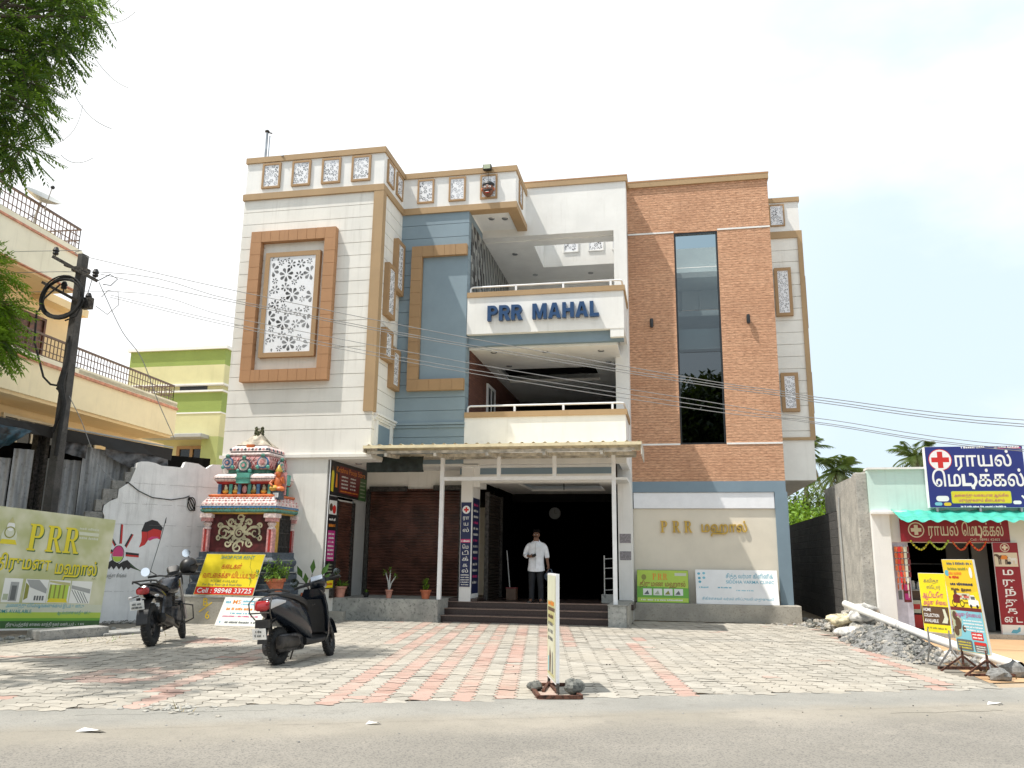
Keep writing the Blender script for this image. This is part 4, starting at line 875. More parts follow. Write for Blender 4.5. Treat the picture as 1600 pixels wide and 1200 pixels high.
# ================================================================== shrine
def shrine():
    cx, cy, k = -9.24, 16.90, .72
    T = thing('roadside_shrine', 'small painted hindu shrine with tiered pink and green roof beside the white hall', 'shrine', (cx, cy, 0))
    def tier(mb, prof, m, ky=k, add=0):
        rings = [[(cx+sx*hx, cy+sy*(hx*ky+add), z) for sx, sy in ((-1, -1), (1, -1), (1, 1), (-1, 1))] for hx, z in prof]; mb.loft(rings, m)
    b = MB(); b.box(cx-1.15, cx+1.28, cy-.96, cy+.40, 0, .57, 'plinth_cement'); b.box(cx-1.17, cx+1.3, cy-.98, cy+.40, .54, .59, 'granite_grey'); pl = b.build('plinth', T, bevel=.01)
    pn = front(cx-.50, cy-.962, .08); pn.text('B', .06, .30, .16, 'p_yellow2', 1, bold=.03); pn.stroke([(-.02, .17), (.26, .37)], .022, 'p_yellow2', 1); pn.text('6', .13, .04, .16, 'p_yellow2', 1, bold=.03); pn.build('painted_number', pl)
    flat('s_bluegrey', (0.080, 0.100, 0.128), .6, var=.17, vscale=22); flat('s_pink', (0.661, 0.325, 0.317), .5, var=.17, vscale=22); flat('s_pinkw', (0.773, 0.629, 0.597), .5, var=.17, vscale=22); flat('s_green', (0.087, 0.255, 0.199), .5, var=.17, vscale=22); flat('s_blue', (0.080, 0.200, 0.376), .5, var=.17, vscale=22)
    flat('s_red', (.40, .035, .03), .5, var=.2); flat('s_maroon', (.095, .012, .014), .6, var=.3); flat('s_cream', (.60, .55, .36), .6, var=.15); flat('s_orange', (.66, .17, .05), .5, var=.15); flat('s_yellow', (.62, .36, .06), .5, var=.2); flat('s_teal', (.12, .42, .34), .5, var=.15); flat('s_beige', (.48, .42, .33), .7, var=.3)
    b = MB(); tier(b, [(1.02, .59), (1.02, .68), (.99, .74), (.99, .80), (.93, .86)], 's_bluegrey'); tier(b, [(.92, .86), (.96, .93), (.96, 1.02), (.90, 1.08)], 's_bluegrey'); tier(b, [(.88, 1.08), (.88, 1.2)], 's_bluegrey'); tier(b, [(.90, 1.2), (.93, 1.25), (.93, 1.30), (.86, 1.38), (.86, 1.487)], 's_bluegrey')
    for z in (.805, 1.055, 1.315): tier(b, [(.975-.06*(z > 1.2), z), (.975-.06*(z > 1.2), z+.018)], 'granite_grey')
    b.build('base', T, smooth=False)
    b = MB(); tier(b, [(.72, 1.487), (.72, 2.31)], 's_maroon'); body = b.build('body', T)
    pn = front(cx-.62, cy-.72*k-.002, 1.5)
    def swirl(x, y, r, a0, turns, m='s_cream', w=.05):
        P = [];
        for i in range(22):
            t = i/21; a = a0+turns*2*math.pi*t; rr = r*(1-.82*t); P.append((x+rr*math.cos(a), y+rr*math.sin(a)))
        pn.stroke(P, [w*(1-.55*i/21) for i in range(22)], m, 2)
    C0 = (.62, .40)
    for i in range(40): pass
    pn.disc(C0[0], C0[1], .15, 's_cream', 1.5); pn.disc(C0[0], C0[1], .11, 's_maroon', 1.8); swirl(C0[0], C0[1], .10, 0, 1.4)
    for a in range(0, 360, 45):
        ux, uy = math.cos(R(a)), math.sin(R(a)); pn.disc(C0[0]+ux*.17, C0[1]+uy*.16, .05, 's_cream', 1.6)
    for (x, y, r, a0, tr) in ((.25, .40, .15, .5, 1.3), (.99, .40, .15, 2.6, -1.3), (.62, .72, .10, -1.5, 1.2), (.60, .08, .12, 1.5, 1.2), (.40, .62, .08, 0, 1.2), (.84, .62, .08, 3, -1.2), (.36, .17, .09, 1, -1.2), (.88, .17, .09, 2, 1.2), (.14, .28, .07, 0, 1.2), (1.1, .28, .07, 3, -1.2), (.15, .55, .06, 0, 1.2), (1.1, .55, .06, 3, -1.2)): swirl(x, y, r, a0, tr, w=.05)
    for a in range(15, 360, 30):
        ux, uy = math.cos(R(a)), math.sin(R(a)); L = .42 if a % 60 == 15 else .34; x1, y1 = C0[0]+ux*L*1.15, C0[1]+uy*L*.9
        pn.stroke([(C0[0]+ux*.2, C0[1]+uy*.18), (C0[0]+ux*L*.7-uy*.05, C0[1]+uy*L*.65+ux*.05), (x1, y1)], [.05, .055, .004], 's_cream', 2.4)
    pn.build('swirl_relief', body)
    g = MB(); gx = cx+.725
    g.box(gx-.02, gx+.03, cy-.42, cy-.18, 1.487, 2.30, 's_yellow'); g.box(gx-.01, gx+.012, cy-.18, cy+.40, 1.487, 2.30, 'black')
    for i in range(9): y = cy-.15+.065*i; g.tube([(gx+.025, y, 1.49), (gx+.025, y, 2.28)], .008, 'dark_steel', 5)
    for z in (1.6, 1.9, 2.2): g.box(gx+.02, gx+.03, cy-.18, cy+.40, z, z+.02, 'dark_steel')
    g.build('grille_gate', T)
    for x, y in ((cx-.76, cy-.53), (cx+.76, cy-.53), (cx+.76, cy+.48)):
        c = MB(); c.box(x-.07, x+.07, y-.07, y+.07, 1.487, 1.98, 's_pink'); c.box(x-.025, x+.025, y-.075, y+.075, 1.5, 1.97, 's_red'); c.lathe((x, y, 0), [(.085, 1.98), (.085, 2.0), (.06, 2.03), (.10, 2.10), (.06, 2.14)], 's_pinkw', 12); c.box(x-.11, x+.11, y-.11, y+.11, 2.14, 2.22, 's_pink'); c.box(x-.14, x+.14, y-.13, y+.13, 2.22, 2.31, 's_pinkw'); c.build('column', T)
    b = MB(); tier(b, [(.80, 2.30), (.84, 2.33)], 's_yellow', add=.03); tier(b, [(.85, 2.33), (.89, 2.36), (.89, 2.40)], 's_green', add=.03); tier(b, [(.87, 2.40), (.87, 2.43)], 's_yellow', add=.03); tier(b, [(.90, 2.43), (.89, 2.475)], 's_blue', add=.03); tier(b, [(.90, 2.475), (.87, 2.55), (.80, 2.63), (.77, 2.66)], 's_pinkw', add=.03)
    q = random.Random(4)
    for i in range(26):
        x = cx-.85+1.7*i/25
        b.ball((x, cy-.87*k-.02, 2.42), (.022, .02, .03), 's_teal' if i % 2 else 's_green', 6, 4)
    for row, (hh, z) in enumerate(((.885, 2.515), (.845, 2.585), (.80, 2.64))):
        for i in range(22):
            x = cx-hh+2*hh*(i+.5+.5*(row % 2))/22.5; b.ball((x, cy-hh*k-.028, z), (.036, .015, .028), 's_pink' if (i+row) % 2 else 's_pinkw', 6, 4)
        for i in range(15):
            y = cy-hh*k+2*hh*k*(i+.5)/15; b.ball((cx+hh-.002, y, z), (.015, .036, .028), 's_pink' if (i+row) % 2 else 's_pinkw', 6, 4)
    b.build('eave', T)
    b = MB(); tier(b, [(.74, 2.66), (.79, 2.69), (.79, 2.72), (.74, 2.735)], 's_orange'); tier(b, [(.60, 2.735), (.60, 2.96)], 's_maroon')
    for i, x in enumerate((-.60, -.33, -.12, .12, .33, .60)):
        for yy, s_ in ((cy-.60*k, -1),): b.box(cx+x-.035, cx+x+.035, yy-.035, yy+.01, 2.735, 2.96, ('s_blue', 's_teal')[i % 2])
    for y in (-.36, -.12, .12, .36): b.box(cx+.59, cx+.635, cy+y-.035, cy+y+.035, 2.735, 2.96, 's_teal')
    for x in (-.46, -.22, .22, .46): b.ball((cx+x, cy-.60*k-.012, 2.80), (.075, .03, .05), 's_yellow', 8, 5); b.ball((cx+x+.01, cy-.60*k-.012, 2.87), (.045, .03, .05), 's_cream', 8, 5); b.ball((cx+x, cy-.60*k-.012, 2.925), .026, 's_cream', 7, 5)
    b.ball((cx, cy-.60*k-.012, 2.85), (.06, .03, .09), 's_pink', 8, 5)
    b.build('upper_wall', T)
    b = MB(); tier(b, [(.62, 2.96), (.66, 2.98), (.68, 3.02)], 's_red'); tier(b, [(.68, 3.02), (.72, 3.05), (.72, 3.075)], 's_pinkw'); tier(b, [(.70, 3.075), (.70, 3.09)], 's_bluegrey'); tier(b, [(.74, 3.09), (.73, 3.13), (.66, 3.18), (.54, 3.20)], 's_pinkw')
    for x in (-.0,): 
        b.box(cx+x-.15, cx+x+.15, cy-.72*k-.06, cy-.4*k, 2.97, 3.20, 's_teal'); b.box(cx+x-.17, cx+x+.17, cy-.72*k-.075, cy-.4*k, 3.07, 3.10, 's_green')
    b.box(cx+.4, cx+.79, cy-.14, cy+.14, 2.97, 3.20, 's_teal')
    b.build('cornice', T)
    b = MB(); tier(b, [(.50, 3.20), (.47, 3.22), (.47, 3.27), (.51, 3.285)], 's_green', .8); tier(b, [(.49, 3.285), (.54, 3.36), (.545, 3.46), (.50, 3.57), (.47, 3.60)], 's_pink', .8)
    for i in range(9):
        for s_ in (-1, 1):
            x0 = cx-.5+.125*i; x1 = x0+s_*.2
            if cx-.52 < x1 < cx+.52: b.bar((x0, cy-.535*.8-.012, 3.31), (x1, cy-.525*.8-.012, 3.57), .016, .01, 's_red' if s_ > 0 else 's_pinkw')
            y0 = cy-.4+.1*i; y1 = y0+s_*.16
            if cy-.42 < y1 < cy+.42: b.bar((cx+.545, y0, 3.31), (cx+.535, y1, 3.57), .016, .01, 's_red' if s_ > 0 else 's_pinkw')
    b.build('dome', T)
    def med(x, y, z, r, ax, c1, c2, c3):
        m_ = MB(); d = (0, -1, 0) if ax == 'Y' else (1, 0, 0)
        for j, (rr, c_) in enumerate(((1, c1), (.78, c2), (.5, c3), (.25, 's_pink'))):
            m_.lathe((x+d[0]*.012*j, y+d[1]*.012*j, z), [(0, -.02), (r*rr, -.02), (r*rr, .02), (0, .02)], c_, 16, ax)
        m_.ball((x+d[0]*.03, y+d[1]*.03, z+r*1.1), (.05, .05, .05), 's_green', 8, 5)
        for s_ in (-1, 1): m_.ball((x+(s_*r*.9 if ax == 'Y' else 0), y+(s_*r*.9 if ax == 'X' else 0), z-r*.75), .045, 's_teal', 8, 5)
        m_.build('medallion', T)
    fy = cy-.545*.8-.02
    med(cx-.46, fy+.02, 3.44, .13, 'Y', 's_blue', 's_pinkw', 's_blue'); med(cx-.02, fy-.05, 3.37, .155, 'Y', 's_bluegrey', 's_pinkw', 's_teal'); med(cx+.40, fy, 3.44, .135, 'Y', 's_blue', 's_pinkw', 's_pink'); med(cx+.60, cy-.02, 3.38, .15, 'X', 's_bluegrey', 's_pinkw', 's_teal')
    b = MB(); tier(b, [(.50, 3.60), (.52, 3.63), (.50, 3.67)], 's_pinkw', .8); tier(b, [(.46, 3.67), (.455, 3.70)], 's_bluegrey', .8); tier(b, [(.48, 3.70), (.46, 3.76), (.36, 3.84), (.30, 3.86)], 's_pinkw', .85)
    for i in range(11): b.ball((cx-.44+.088*i, cy-.39, 3.735), (.038, .02, .04), 's_pink' if i % 2 else 's_bluegrey', 7, 5)
    for i in range(8): b.ball((cx+.465, cy-.33+.094*i, 3.735), (.02, .038, .04), 's_pink' if i % 2 else 's_bluegrey', 7, 5)
    b.box(cx-.09, cx+.09, cy-.36, cy-.1, 3.77, 3.86, 's_orange'); tier(b, [(.36, 3.85), (.28, 3.91), (.19, 3.99), (.13, 4.07), (.085, 4.13)], 's_beige', .9); b.build('spire', T)
    f = MB(); q = random.Random(9); f.lathe((cx, cy, 0), [(.0, 4.08), (.05, 4.1), (.085, 4.15), (.05, 4.2), (.025, 4.24), (.0, 4.3)], 's_beige', 12)
    flat('dry_flower', (.10, .105, .05), .9, var=.5, vscale=30)
    for i in range(60):
        a, z = q.uniform(0, 6.28), q.uniform(4.06, 4.30); f.ball((cx+math.cos(a)*.085, cy+math.sin(a)*.085, z), q.uniform(.02, .04), 'dry_flower', 5, 4)
    for a in range(0, 360, 60): f.tube([(cx, cy, 4.26), (cx+.12*math.cos(R(a)), cy+.11*math.sin(R(a)), 4.05), (cx+.34*math.cos(R(a)), cy+.3*math.sin(R(a)), 3.87)], .007, 'dry_flower', 4)
    f.build('finial', T)
    s_ = MB(); x, y, z = cx+.80, cy-.46, 2.72
    s_.box(x-.09, x+.11, y-.09, y+.09, 2.62, 2.80, 's_bluegrey'); s_.box(x-.05, x+.07, y-.1, y-.088, 2.66, 2.76, 'p_white')
    s_.ball((x-.06, y-.05, z+.14), (.11, .10, .07), 's_yellow', 10, 6); s_.ball((x+.07, y-.03, z+.13), (.11, .10, .06), 's_orange', 10, 6); s_.ball((x, y, z+.26), (.10, .08, .15), 's_orange', 10, 7)
    s_.tube([(x-.09, y-.02, z+.34), (x-.15, y-.08, z+.24), (x-.07, y-.14, z+.2)], [.035, .03, .025], 's_orange', 7); s_.tube([(x+.09, y-.02, z+.34), (x+.16, y-.06, z+.26), (x+.14, y-.1, z+.38)], [.035, .03, .025], 's_orange', 7)
    s_.ball((x, y-.02, z+.46), (.065, .065, .08), 's_orange', 10, 7); s_.lathe((x, y, z+.5), [(.075, 0), (.08, .03), (.05, .08), (.03, .13), (.0, .17)], 'gold', 10); s_.box(x-.14, x+.15, y+.07, y+.1, z, z+.5, 's_pink'); s_.build('seated_statue', T, smooth=True)
shrine()
# boards leaning on the shrine
o_ = Vector((-9.95, 15.97, .60)); a = R(11)
T, pn = signboard('rent_board', 'yellow shop for rent board with red phone strip leaning on the shrine', 'sign', o_, XA, (0.155, math.sin(a), math.cos(a)), (0, -math.cos(a), math.sin(a)), 1.36, .87, 'p_yellow', .02, 'p_paper')
pn.rect(.01, .01, 1.35, .17, 'p_red', 1.2); pn.text('SHOP FOR RENT', .36, .76, .075, 'p_teal', 2, width=.78, bold=.02, slant=.1); pn.text('கைடகள்', .68, .555, .11, 'p_red', 2, width=.46, bold=.02, center=True); pn.text('வாடைகக்கு விடப்படும்', .68, .36, .12, 'p_red', 2, width=1.2, bold=.02, center=True)
pn.text('ROOMS AVAILABLE', .30, .265, .055, 'p_olive', 2, width=.62, bold=.02); pn.text('For Shop Rent Up & Roof Also', .14, .195, .05, 'p_mid', 2, width=.9); pn.text('Cell : 98948 33725', .06, .045, .10, 'p_white', 2, width=1.24, bold=.05)
pn.stroke([(1.06, .86), (1.1, .6), (1.18, .5), (1.22, .2)], .006, 'p_olive', 2.6); pn.build('print', T)
T, pn = signboard('clinic_board', 'small white faded clinic board leaning at the foot of the shrine plinth', 'sign', (-9.2, 15.62, .012), XA, (0.14, math.sin(R(20)), math.cos(R(20))), (0, -math.cos(R(20)), math.sin(R(20))), 1.0, .60, 'p_paper', .02, 'p_cream')
pn.rect(.01, .01, .99, .59, 'p_cream', 1.0) if False else None
pn.text('MS', .22, .46, .09, 'p_orange', 2, width=.17, bold=.02); pn.scribble(.06, .47, .12, .07, 'p_textblue', 2, 1); pn.scribble(.44, .50, .5, .045, 'p_textblue', 2, 2); pn.scribble(.42, .44, .5, .035, 'p_sky', 2, 3)
pn.scribble(.1, .33, .8, .06, 'p_orange', 2, 4); pn.scribble(.25, .25, .5, .035, 'p_textblue', 2, 5); pn.scribble(.1, .19, .8, .03, 'p_pink', 2, 6); pn.scribble(.08, .06, .1, .06, 'p_textblue', 2, 7); pn.scribble(.2, .06, .7, .045, 'p_mid', 2, 8); pn.build('print', T)

# ================================================================== left boundary wall with painted emblem
A0 = Vector((-11.9, 15.5, 0)); WD = Vector((1.54, 1.8, 0)).normalized(); WN = Vector((-WD.y, WD.x, 0))   # WN points away from the street
def wl(u, z, d=0): return A0+WD*u+Vector((0, 0, z))+WN*d
plaster('limewash', (.86, .86, .85), .5, (.20, .19, .18), .9, .6, blotch=.12)
rough_stone('block_grey', (.20, .20, .19), (.33, .32, .30), 5, .95, .6, (.13, .13, .12), 30)
T = thing('boundary_wall', 'broken whitewashed wall with painted black and red flag, left of shrine', 'wall', tuple(wl(1.2, 0)))
prof = [(-.02, -.02), (2.45, -.02), (2.45, 3.5), (2.17, 3.49), (2.03, 3.38), (1.84, 3.48), (1.55, 3.5), (1.50, 3.36), (1.28, 3.37), (1.04, 3.37), (.9, 3.42), (.755, 3.44), (.6, 3.43), (.524, 3.40), (.50, 3.25), (.455, 3.10), (.42, 2.98), (.375, 2.93), (.21, 2.80), (.20, 2.6), (.06, 2.53), (-.05, 2.43), (-.06, 2.3), (-.02, 2.2)]
b = MB(); b.prism(prof, A0, WD, ZA, WN, .2, 'limewash'); wb = b.build('wall', T)
b = MB(); q = random.Random(3)
for (u0, u1, z0, z1) in ((-.42, -.03, .0, .66), (-.40, -.05, .66, 1.22), (-.42, -.06, 1.22, 1.76), (-.40, -.04, 1.76, 2.3), (-.22, -.07, 2.3, 2.56), (-.1, .1, 2.44, 2.6), (-.1, .2, 2.58, 2.8), (.06, .34, 2.79, 2.99), (.30, .45, 2.95, 3.18), (.42, .56, 3.0, 3.3)):
    b.obox(wl((u0+u1)/2, (z0+z1)/2, .11), WD, ZA, WN, (u1-u0)/2-.006, (z1-z0)/2-.006, .09, 'block_grey')
b.build('bare_blocks', T, bevel=.012)
b = MB()
for (u0, u1, z) in ((.0, .75, .64), (.5, 2.4, 2.95), (.3, 2.4, 2.5), (.1, 2.4, 2.05), (1.3, 2.4, 1.6)):
    P = [(u0+(u1-u0)*i/20, z+random.Random(i).uniform(-.008, .008)) for i in range(21)]
    for i in range(20):
        if random.Random(i*7+int(z*10)).random() < .72: b.bar(wl(P[i][0], P[i][1], -.001), wl(P[i+1][0], P[i+1][1], -.001), .007, .004, 'block_grey')
b.build('cracks', wb)
pn = Panel(wl(0, 0, -.001), WD, ZA, -WN)
for (p, c) in (([(.323, 2.05), (.373, 2.04), (.39, 1.635), (.336, 1.633)], 'p_red'), ([(.105, 1.80), (.139, 1.84), (.284, 1.609), (.247, 1.574)], 'p_black'), ([(.555, 1.853), (.606, 1.831), (.49, 1.545), (.446, 1.595)], 'p_black'), ([(-.009, 1.526), (-.0, 1.45), (.226, 1.42), (.216, 1.507)], 'p_black'), ([(.483, 1.46), (.756, 1.43), (.758, 1.35), (.493, 1.37)], 'p_black')):
    pn.poly(p, c, 1)
for p in ([(.323, 2.05), (.340, 2.047), (.352, 1.634), (.336, 1.633)], ): pn.poly(p, 'p_black', 1.5)
for p in ([(.105, 1.80), (.12, 1.815), (.262, 1.588), (.247, 1.574)], [(.585, 1.84), (.606, 1.831), (.49, 1.545), (.475, 1.56)], [(-.005, 1.485), (0, 1.45), (.226, 1.42), (.222, 1.455)], [(.488, 1.41), (.757, 1.385), (.758, 1.35), (.493, 1.37)]): pn.poly(p, 'p_red', 1.5)
pn.disc(.335, 1.408, .125, 'p_black', 1, .19); pn.disc(.335, 1.408, .11, 'p_white', 1.5, .175)
pn.poly([(.335+.105*math.cos(R(a)), 1.42+.165*math.sin(R(a))) for a in range(-20, 201, 10)], 'p_pink', 2); pn.poly([(.335+.1*math.cos(R(a)), 1.36+.11*math.sin(R(a))) for a in range(180, 361, 12)], 'p_lime', 2)
pn.poly([(.0, 1.17), (.12, 1.21), (.23, 1.289), (.30, 1.25), (.38, 1.21), (.45, 1.26), (.533, 1.292), (.62, 1.21), (.72, 1.13), (.84, 1.06), (.73, 1.09), (.62, 1.13), (.567, 1.09), (.53, 1.14), (.48, 1.07), (.43, 1.16), (.385, 1.09), (.33, 1.17), (.28, 1.09), (.23, 1.16), (.19, 1.09), (.152, 1.139), (.08, 1.16)], 'p_black', 2.4)
pn.stroke([(-.05, 1.16), (.06, 1.18), (.15, 1.22)], .012, 'p_dgreen', 2); pn.stroke([(.6, 1.2), (.72, 1.11), (.85, 1.05)], .014, 'p_dgreen', 2.8)
pn.text('அஞ்சா சிங்கம்', .13, .93, .075, 'p_mid', 2, width=.42)
pn.poly([(1.2, 2.0), (1.07, 2.137), (.953, 2.165), (.81, 2.10), (.76, 1.928), (.762, 1.90), (.879, 1.90), (1.0, 1.97), (1.09, 1.96), (1.18, 1.93)], 'p_black', 1)
pn.poly([(.762, 1.90), (.879, 1.90), (1.0, 1.97), (1.09, 1.96), (1.18, 1.93), (1.164, 1.741), (1.1, 1.765), (1.028, 1.752), (.95, 1.71), (.914, 1.725), (.858, 1.62), (.74, 1.56), (.775, 1.68), (.776, 1.78)], 'p_red', 1.1)
pn.poly([(.90, 1.74), (.98, 1.80), (1.1, 1.80), (1.16, 1.76), (1.1, 1.765), (1.02, 1.75), (.95, 1.71)], 'p_pink', 1.6); pn.stroke([(.88, 1.9), (.9, 1.8), (.87, 1.66)], .01, 'p_darkred', 2)
pn.stroke([(1.245, 2.2), (1.19, 1.85), (1.1, 1.4), (1.0, .9)], [.014, .016, .014, .01], 'p_mid', 2); pn.poly([(1.225, 2.1), (1.25, 2.1), (1.255, 2.24), (1.235, 2.2)], 'p_black', 2.4)
pn.build('painted_emblem', wb)
c = MB(); c.tube([wl(.374, 2.95, -.02), wl(.6, 2.78, -.03), wl(.9, 2.65, -.03), wl(1.3, 2.62, -.03), wl(1.6, 2.68, -.03), wl(1.70, 2.73, -.03)], .011, 'black_rubber', 6)
for k in range(3): c.tube([wl(1.76+.085*math.cos(t*.45+k), 2.55+.15*math.sin(t*.45+k*.2), -.03-.012*k) for t in range(15)], .011, 'black_rubber', 6)
tag(c.build('cable', None, smooth=True), 'thin black cable ending in a small coil on the whitewashed wall', 'cable')

# ================================================================== corrugated shed behind the wall
T = thing('tin_shed', 'grey corrugated sheet shed with black plastic roof behind the white wall', 'shed', tuple(wl(-.8, 0, .6)))
m, nt, bs = _new('asbestos'); nA = _noise(nt, 2, 6, .6, (1, 1, .25)); nB = _noise(nt, 14, 5, .6)
bse = _mixc(nt, _ramp(nt, nA.outputs['Fac'], 0, 1, .35, .65), (.26, .265, .27), (.50, .50, .50)); bse = _mixc(nt, _ramp(nt, nB.outputs['Fac'], 0, .5, .5, .75), bse, (.12, .115, .11)); nt.links.new(bse, bs.inputs['Base Color']); bs.inputs['Roughness'].default_value = .85
def corr(u0, u1, z0, z1, d, name='wall_sheet', slope=0):
    s_ = MB(); n = int((u1-u0)/.014); vs = []
    for i in range(n+1):
        u = u0+(u1-u0)*i/n; dd = d+.028*math.sin(2*math.pi*u/.15); vs += [wl(u, z0, dd), wl(u, z1+slope*(u-u0), dd)]
    s_.add(vs, [(2*i, 2*i+2, 2*i+3, 2*i+1) for i in range(n)], 'asbestos'); return s_.build(name, T, smooth=True, angle=80)
corr(-3.6, -1.80, 0, 3.35, .62); corr(-1.79, -1.42, 0, 3.55, .50); corr(-1.14, -.5, 0, 3.40, .55); corr(-.5, .9, 0, 3.72, .48, slope=-.12)
b = MB()
for u in (-1.38, -1.22): b.bar(wl(u, 0, .62), wl(u, 3.9, .62), .14, .1, 'dark_steel')
b.obox(wl(-.6, 1.9, 1.6), WD, ZA, WN, 3.2, 1.9, .05, 'interior_shade'); b.build('frame_post', T)
r = MB(); vs = []
for i in range(15):
    u = -4.0+5.3*i/14; z = 4.05-.098*(u+1.1); vs += [wl(u, z, .20), wl(u, z+.35, 2.6), wl(u, z-.02, .2), wl(u, z-.26+.03*math.sin(i*2.1), .24+.03*math.sin(i))]
r.add(vs, [(4*i, 4*i+4, 4*i+5, 4*i+1) for i in range(14)], 'asbestos'); r.add(vs, [(4*i+2, 4*i+6, 4*i+7, 4*i+3) for i in range(14)], 'black')
r.bar(wl(-1.1, 4.06, .19), wl(1.30, 3.825, .19), .03, .03, 'pillar_grey'); r.build('roof', T)
def drape(name, fn, nu, nv, m, label=None, parent=None):
    b_ = MB(); vs = [fn(i/nu, j/nv) for j in range(nv+1) for i in range(nu+1)]
    b_.add(vs, [(j*(nu+1)+i, j*(nu+1)+i+1, (j+1)*(nu+1)+i+1, (j+1)*(nu+1)+i) for j in range(nv) for i in range(nu)], m)
    return b_.build(name, parent, smooth=True, angle=70)
flat('tarp_blue', (.02, .06, .085), .45, var=.5, vscale=6); flat('tarp_grey', (.10, .10, .105), .5, var=.6, vscale=5)
tag(drape('tarpaulin', lambda a, c: wl(-2.9+1.35*a*(1-.25*c*a), 4.06-.16*a-(.62+.2*math.sin(a*3))*c*(1-.55*a)+.02*math.sin(a*25)*c, .1-.05*math.sin(a*17+c*3)-.18*math.sin(c*3.1)), 40, 10, 'tarp_blue'), 'dark blue tarpaulin bunched over the near end of the tin shed roof', 'tarpaulin')
drape('plastic_sheet', lambda a, c: wl(-.95+.5*a, 3.95-.1*a-.42*c, .35-.03*math.sin(a*14+c*4)), 16, 6, 'tarp_grey', parent=T)
drape('plastic_sheet', lambda a, c: wl(-.1+1.35*a, 3.72-.13*a-(.15+.22*math.sin(a*3.0))*c, .3-.03*math.sin(a*16+c*4)), 30, 6, 'tarp_grey', parent=T)

# ================================================================== hall banner on the left
C_ = Vector((-10.69, 14.09, .025)); BU = Vector((.237, .972, -.055)).normalized(); BV = (Vector((0, 0, 1))+BU*.055).normalized(); BNm = BU.cross(BV).normalized()
O_ = C_-BU*2.25+Vector((0, 0, .0))
def bp(u, v): return O_+BU*u+BV*v
m, nt, bs = _new('banner_print')     # printed background: pale sage and olive cloud pattern
nA = _noise(nt, 1.6, 3, .5); nt.links.new(_mixc(nt, _ramp(nt, nA.outputs['Fac'], 0, 1, .35, .65), (.44, .46, .22), (.66, .65, .48)), bs.inputs['Base Color']); bs.inputs['Roughness'].default_value = .5
T = thing('hall_banner', 'large green and yellow hall banner on a frame at left edge, with four photographs', 'banner', tuple(bp(1.1, 0)))
b = MB(); b.obox(bp(.95, 1.02)-BNm*.02, BU, BV, BNm, 1.30, 1.02, .018, 'dark_steel'); b.build('board', T)
pn = Panel(bp(0, 0), BU, BV, BNm)
pn.rect(-.35, 0, 2.25, 2.04, 'banner_print', .5); pn.rect(-.35, .235, 2.25, .44, 'p_pale', .8); pn.rect(-.35, .2, 2.25, .30, 'p_lime', .9); pn.rect(-.35, .0, 2.25, .155, 'p_dgreen', 1); pn.rect(-.35, .155, 2.25, .235, 'p_green', 1); pn.rect(-.35, .2, 2.25, .235, 'p_lime', 1.4); pn.rect(-.35, 0, 2.25, .03, 'p_paper', 1.5)
x = .53
for ch in 'PRR':
    pn.serif(ch, x+.022, 1.325, .46, 'p_dgreen', 1.6); x += pn.serif(ch, x, 1.345, .46, 'p_gold', 3)+.015
pn.text('திருமண', .03, 1.01, .215, 'p_dgreen', 1.6, width=1.04, bold=.13); pn.text('திருமண', .02, 1.025, .215, 'p_gold', 3, width=1.02, bold=.08)
pn.text('மஹால்', 1.155, .96, .22, 'p_dgreen', 1.6, width=.88, bold=.13); pn.text('மஹால்', 1.145, .975, .22, 'p_gold', 3, width=.86, bold=.08)
pn.text('A/C', 1.93, .89, .045, 'p_olive', 2, width=.1)
for k, (a0, a1) in enumerate(((.25, .60), (.635, 1.09), (1.08, 1.53), (1.53, 1.98))):
    pn.rect(a0, .46, a1-.02, .86, 'p_paper', 2); w_ = a1-.02-a0
    if k == 0: pn.rect(a0+.12, .48, a0+.27, .80, 'p_grey', 2.5); pn.rect(a0+.15, .5, a0+.24, .74, 'p_mid', 3); pn.rect(a0+.02, .5, a0+.11, .6, 'p_sage', 2.6)
    if k == 1: pn.poly([(a0+.01, .85), (a0+.25, .85), (a0+.42, .70), (a0+.42, .62), (a0+.1, .72)], 'p_grey', 2.5); pn.poly([(a0+.01, .50), (a0+.08, .54), (a0+.08, .74), (a0+.01, .8)], 'p_olive', 2.6); [pn.rect(a0+.2+.05*j, .5, a0+.235+.05*j, .58, 'p_mid', 2.7) for j in range(4)]
    if k == 2: pn.poly([(a0+.01, .85), (a0+.42, .82), (a0+.42, .76), (a0+.01, .82)], 'p_olive2', 2.5); pn.rect(a0+.02, .52, a0+.4, .78, 'p_lime', 2.6); [pn.rect(a0+.03+.09*j, .52, a0+.06+.09*j, .78, 'p_olive', 2.9) for j in range(4)]; pn.poly([(a0+.01, .47), (a0+.42, .47), (a0+.38, .54), (a0+.05, .54)], 'p_gold', 3.2)
    if k == 3: pn.poly([(a0+.01, .78), (a0+.41, .72), (a0+.41, .64), (a0+.01, .72)], 'p_grey', 2.5); [pn.stroke([(a0+.02+.06*j, .70-.01*j), (a0+.2+.05*j, .47)], .012, 'p_mid', 2.7) for j in range(5)]
pn.text('அைனத்து விேசஷங்களுக்கும் இடம் உண்டு', .36, .385, .06, 'p_textblue', 2, width=1.5, bold=.01); pn.text('ROOMS AVAILABLE', .12, .285, .06, 'p_teal', 2, width=.72, bold=.03); pn.text('ஆடம்பரமான வசதி உண்டு', 1.34, .27, .055, 'p_teal', 2, width=.68)
pn.text('திருப்பத்தூர் சாைல காந்தி நகர் மண்டபம் 638 008', .42, .07, .05, 'p_paper', 2.5, width=1.5, bold=.01)
pn.rect(1.5, 1.69, 1.93, 1.75, 'p_pale', 2); pn.scribble(1.5, 1.79, .42, .05, 'p_pale', 2, 1); pn.scribble(1.52, 1.62, .42, .05, 'p_pale', 2, 2)
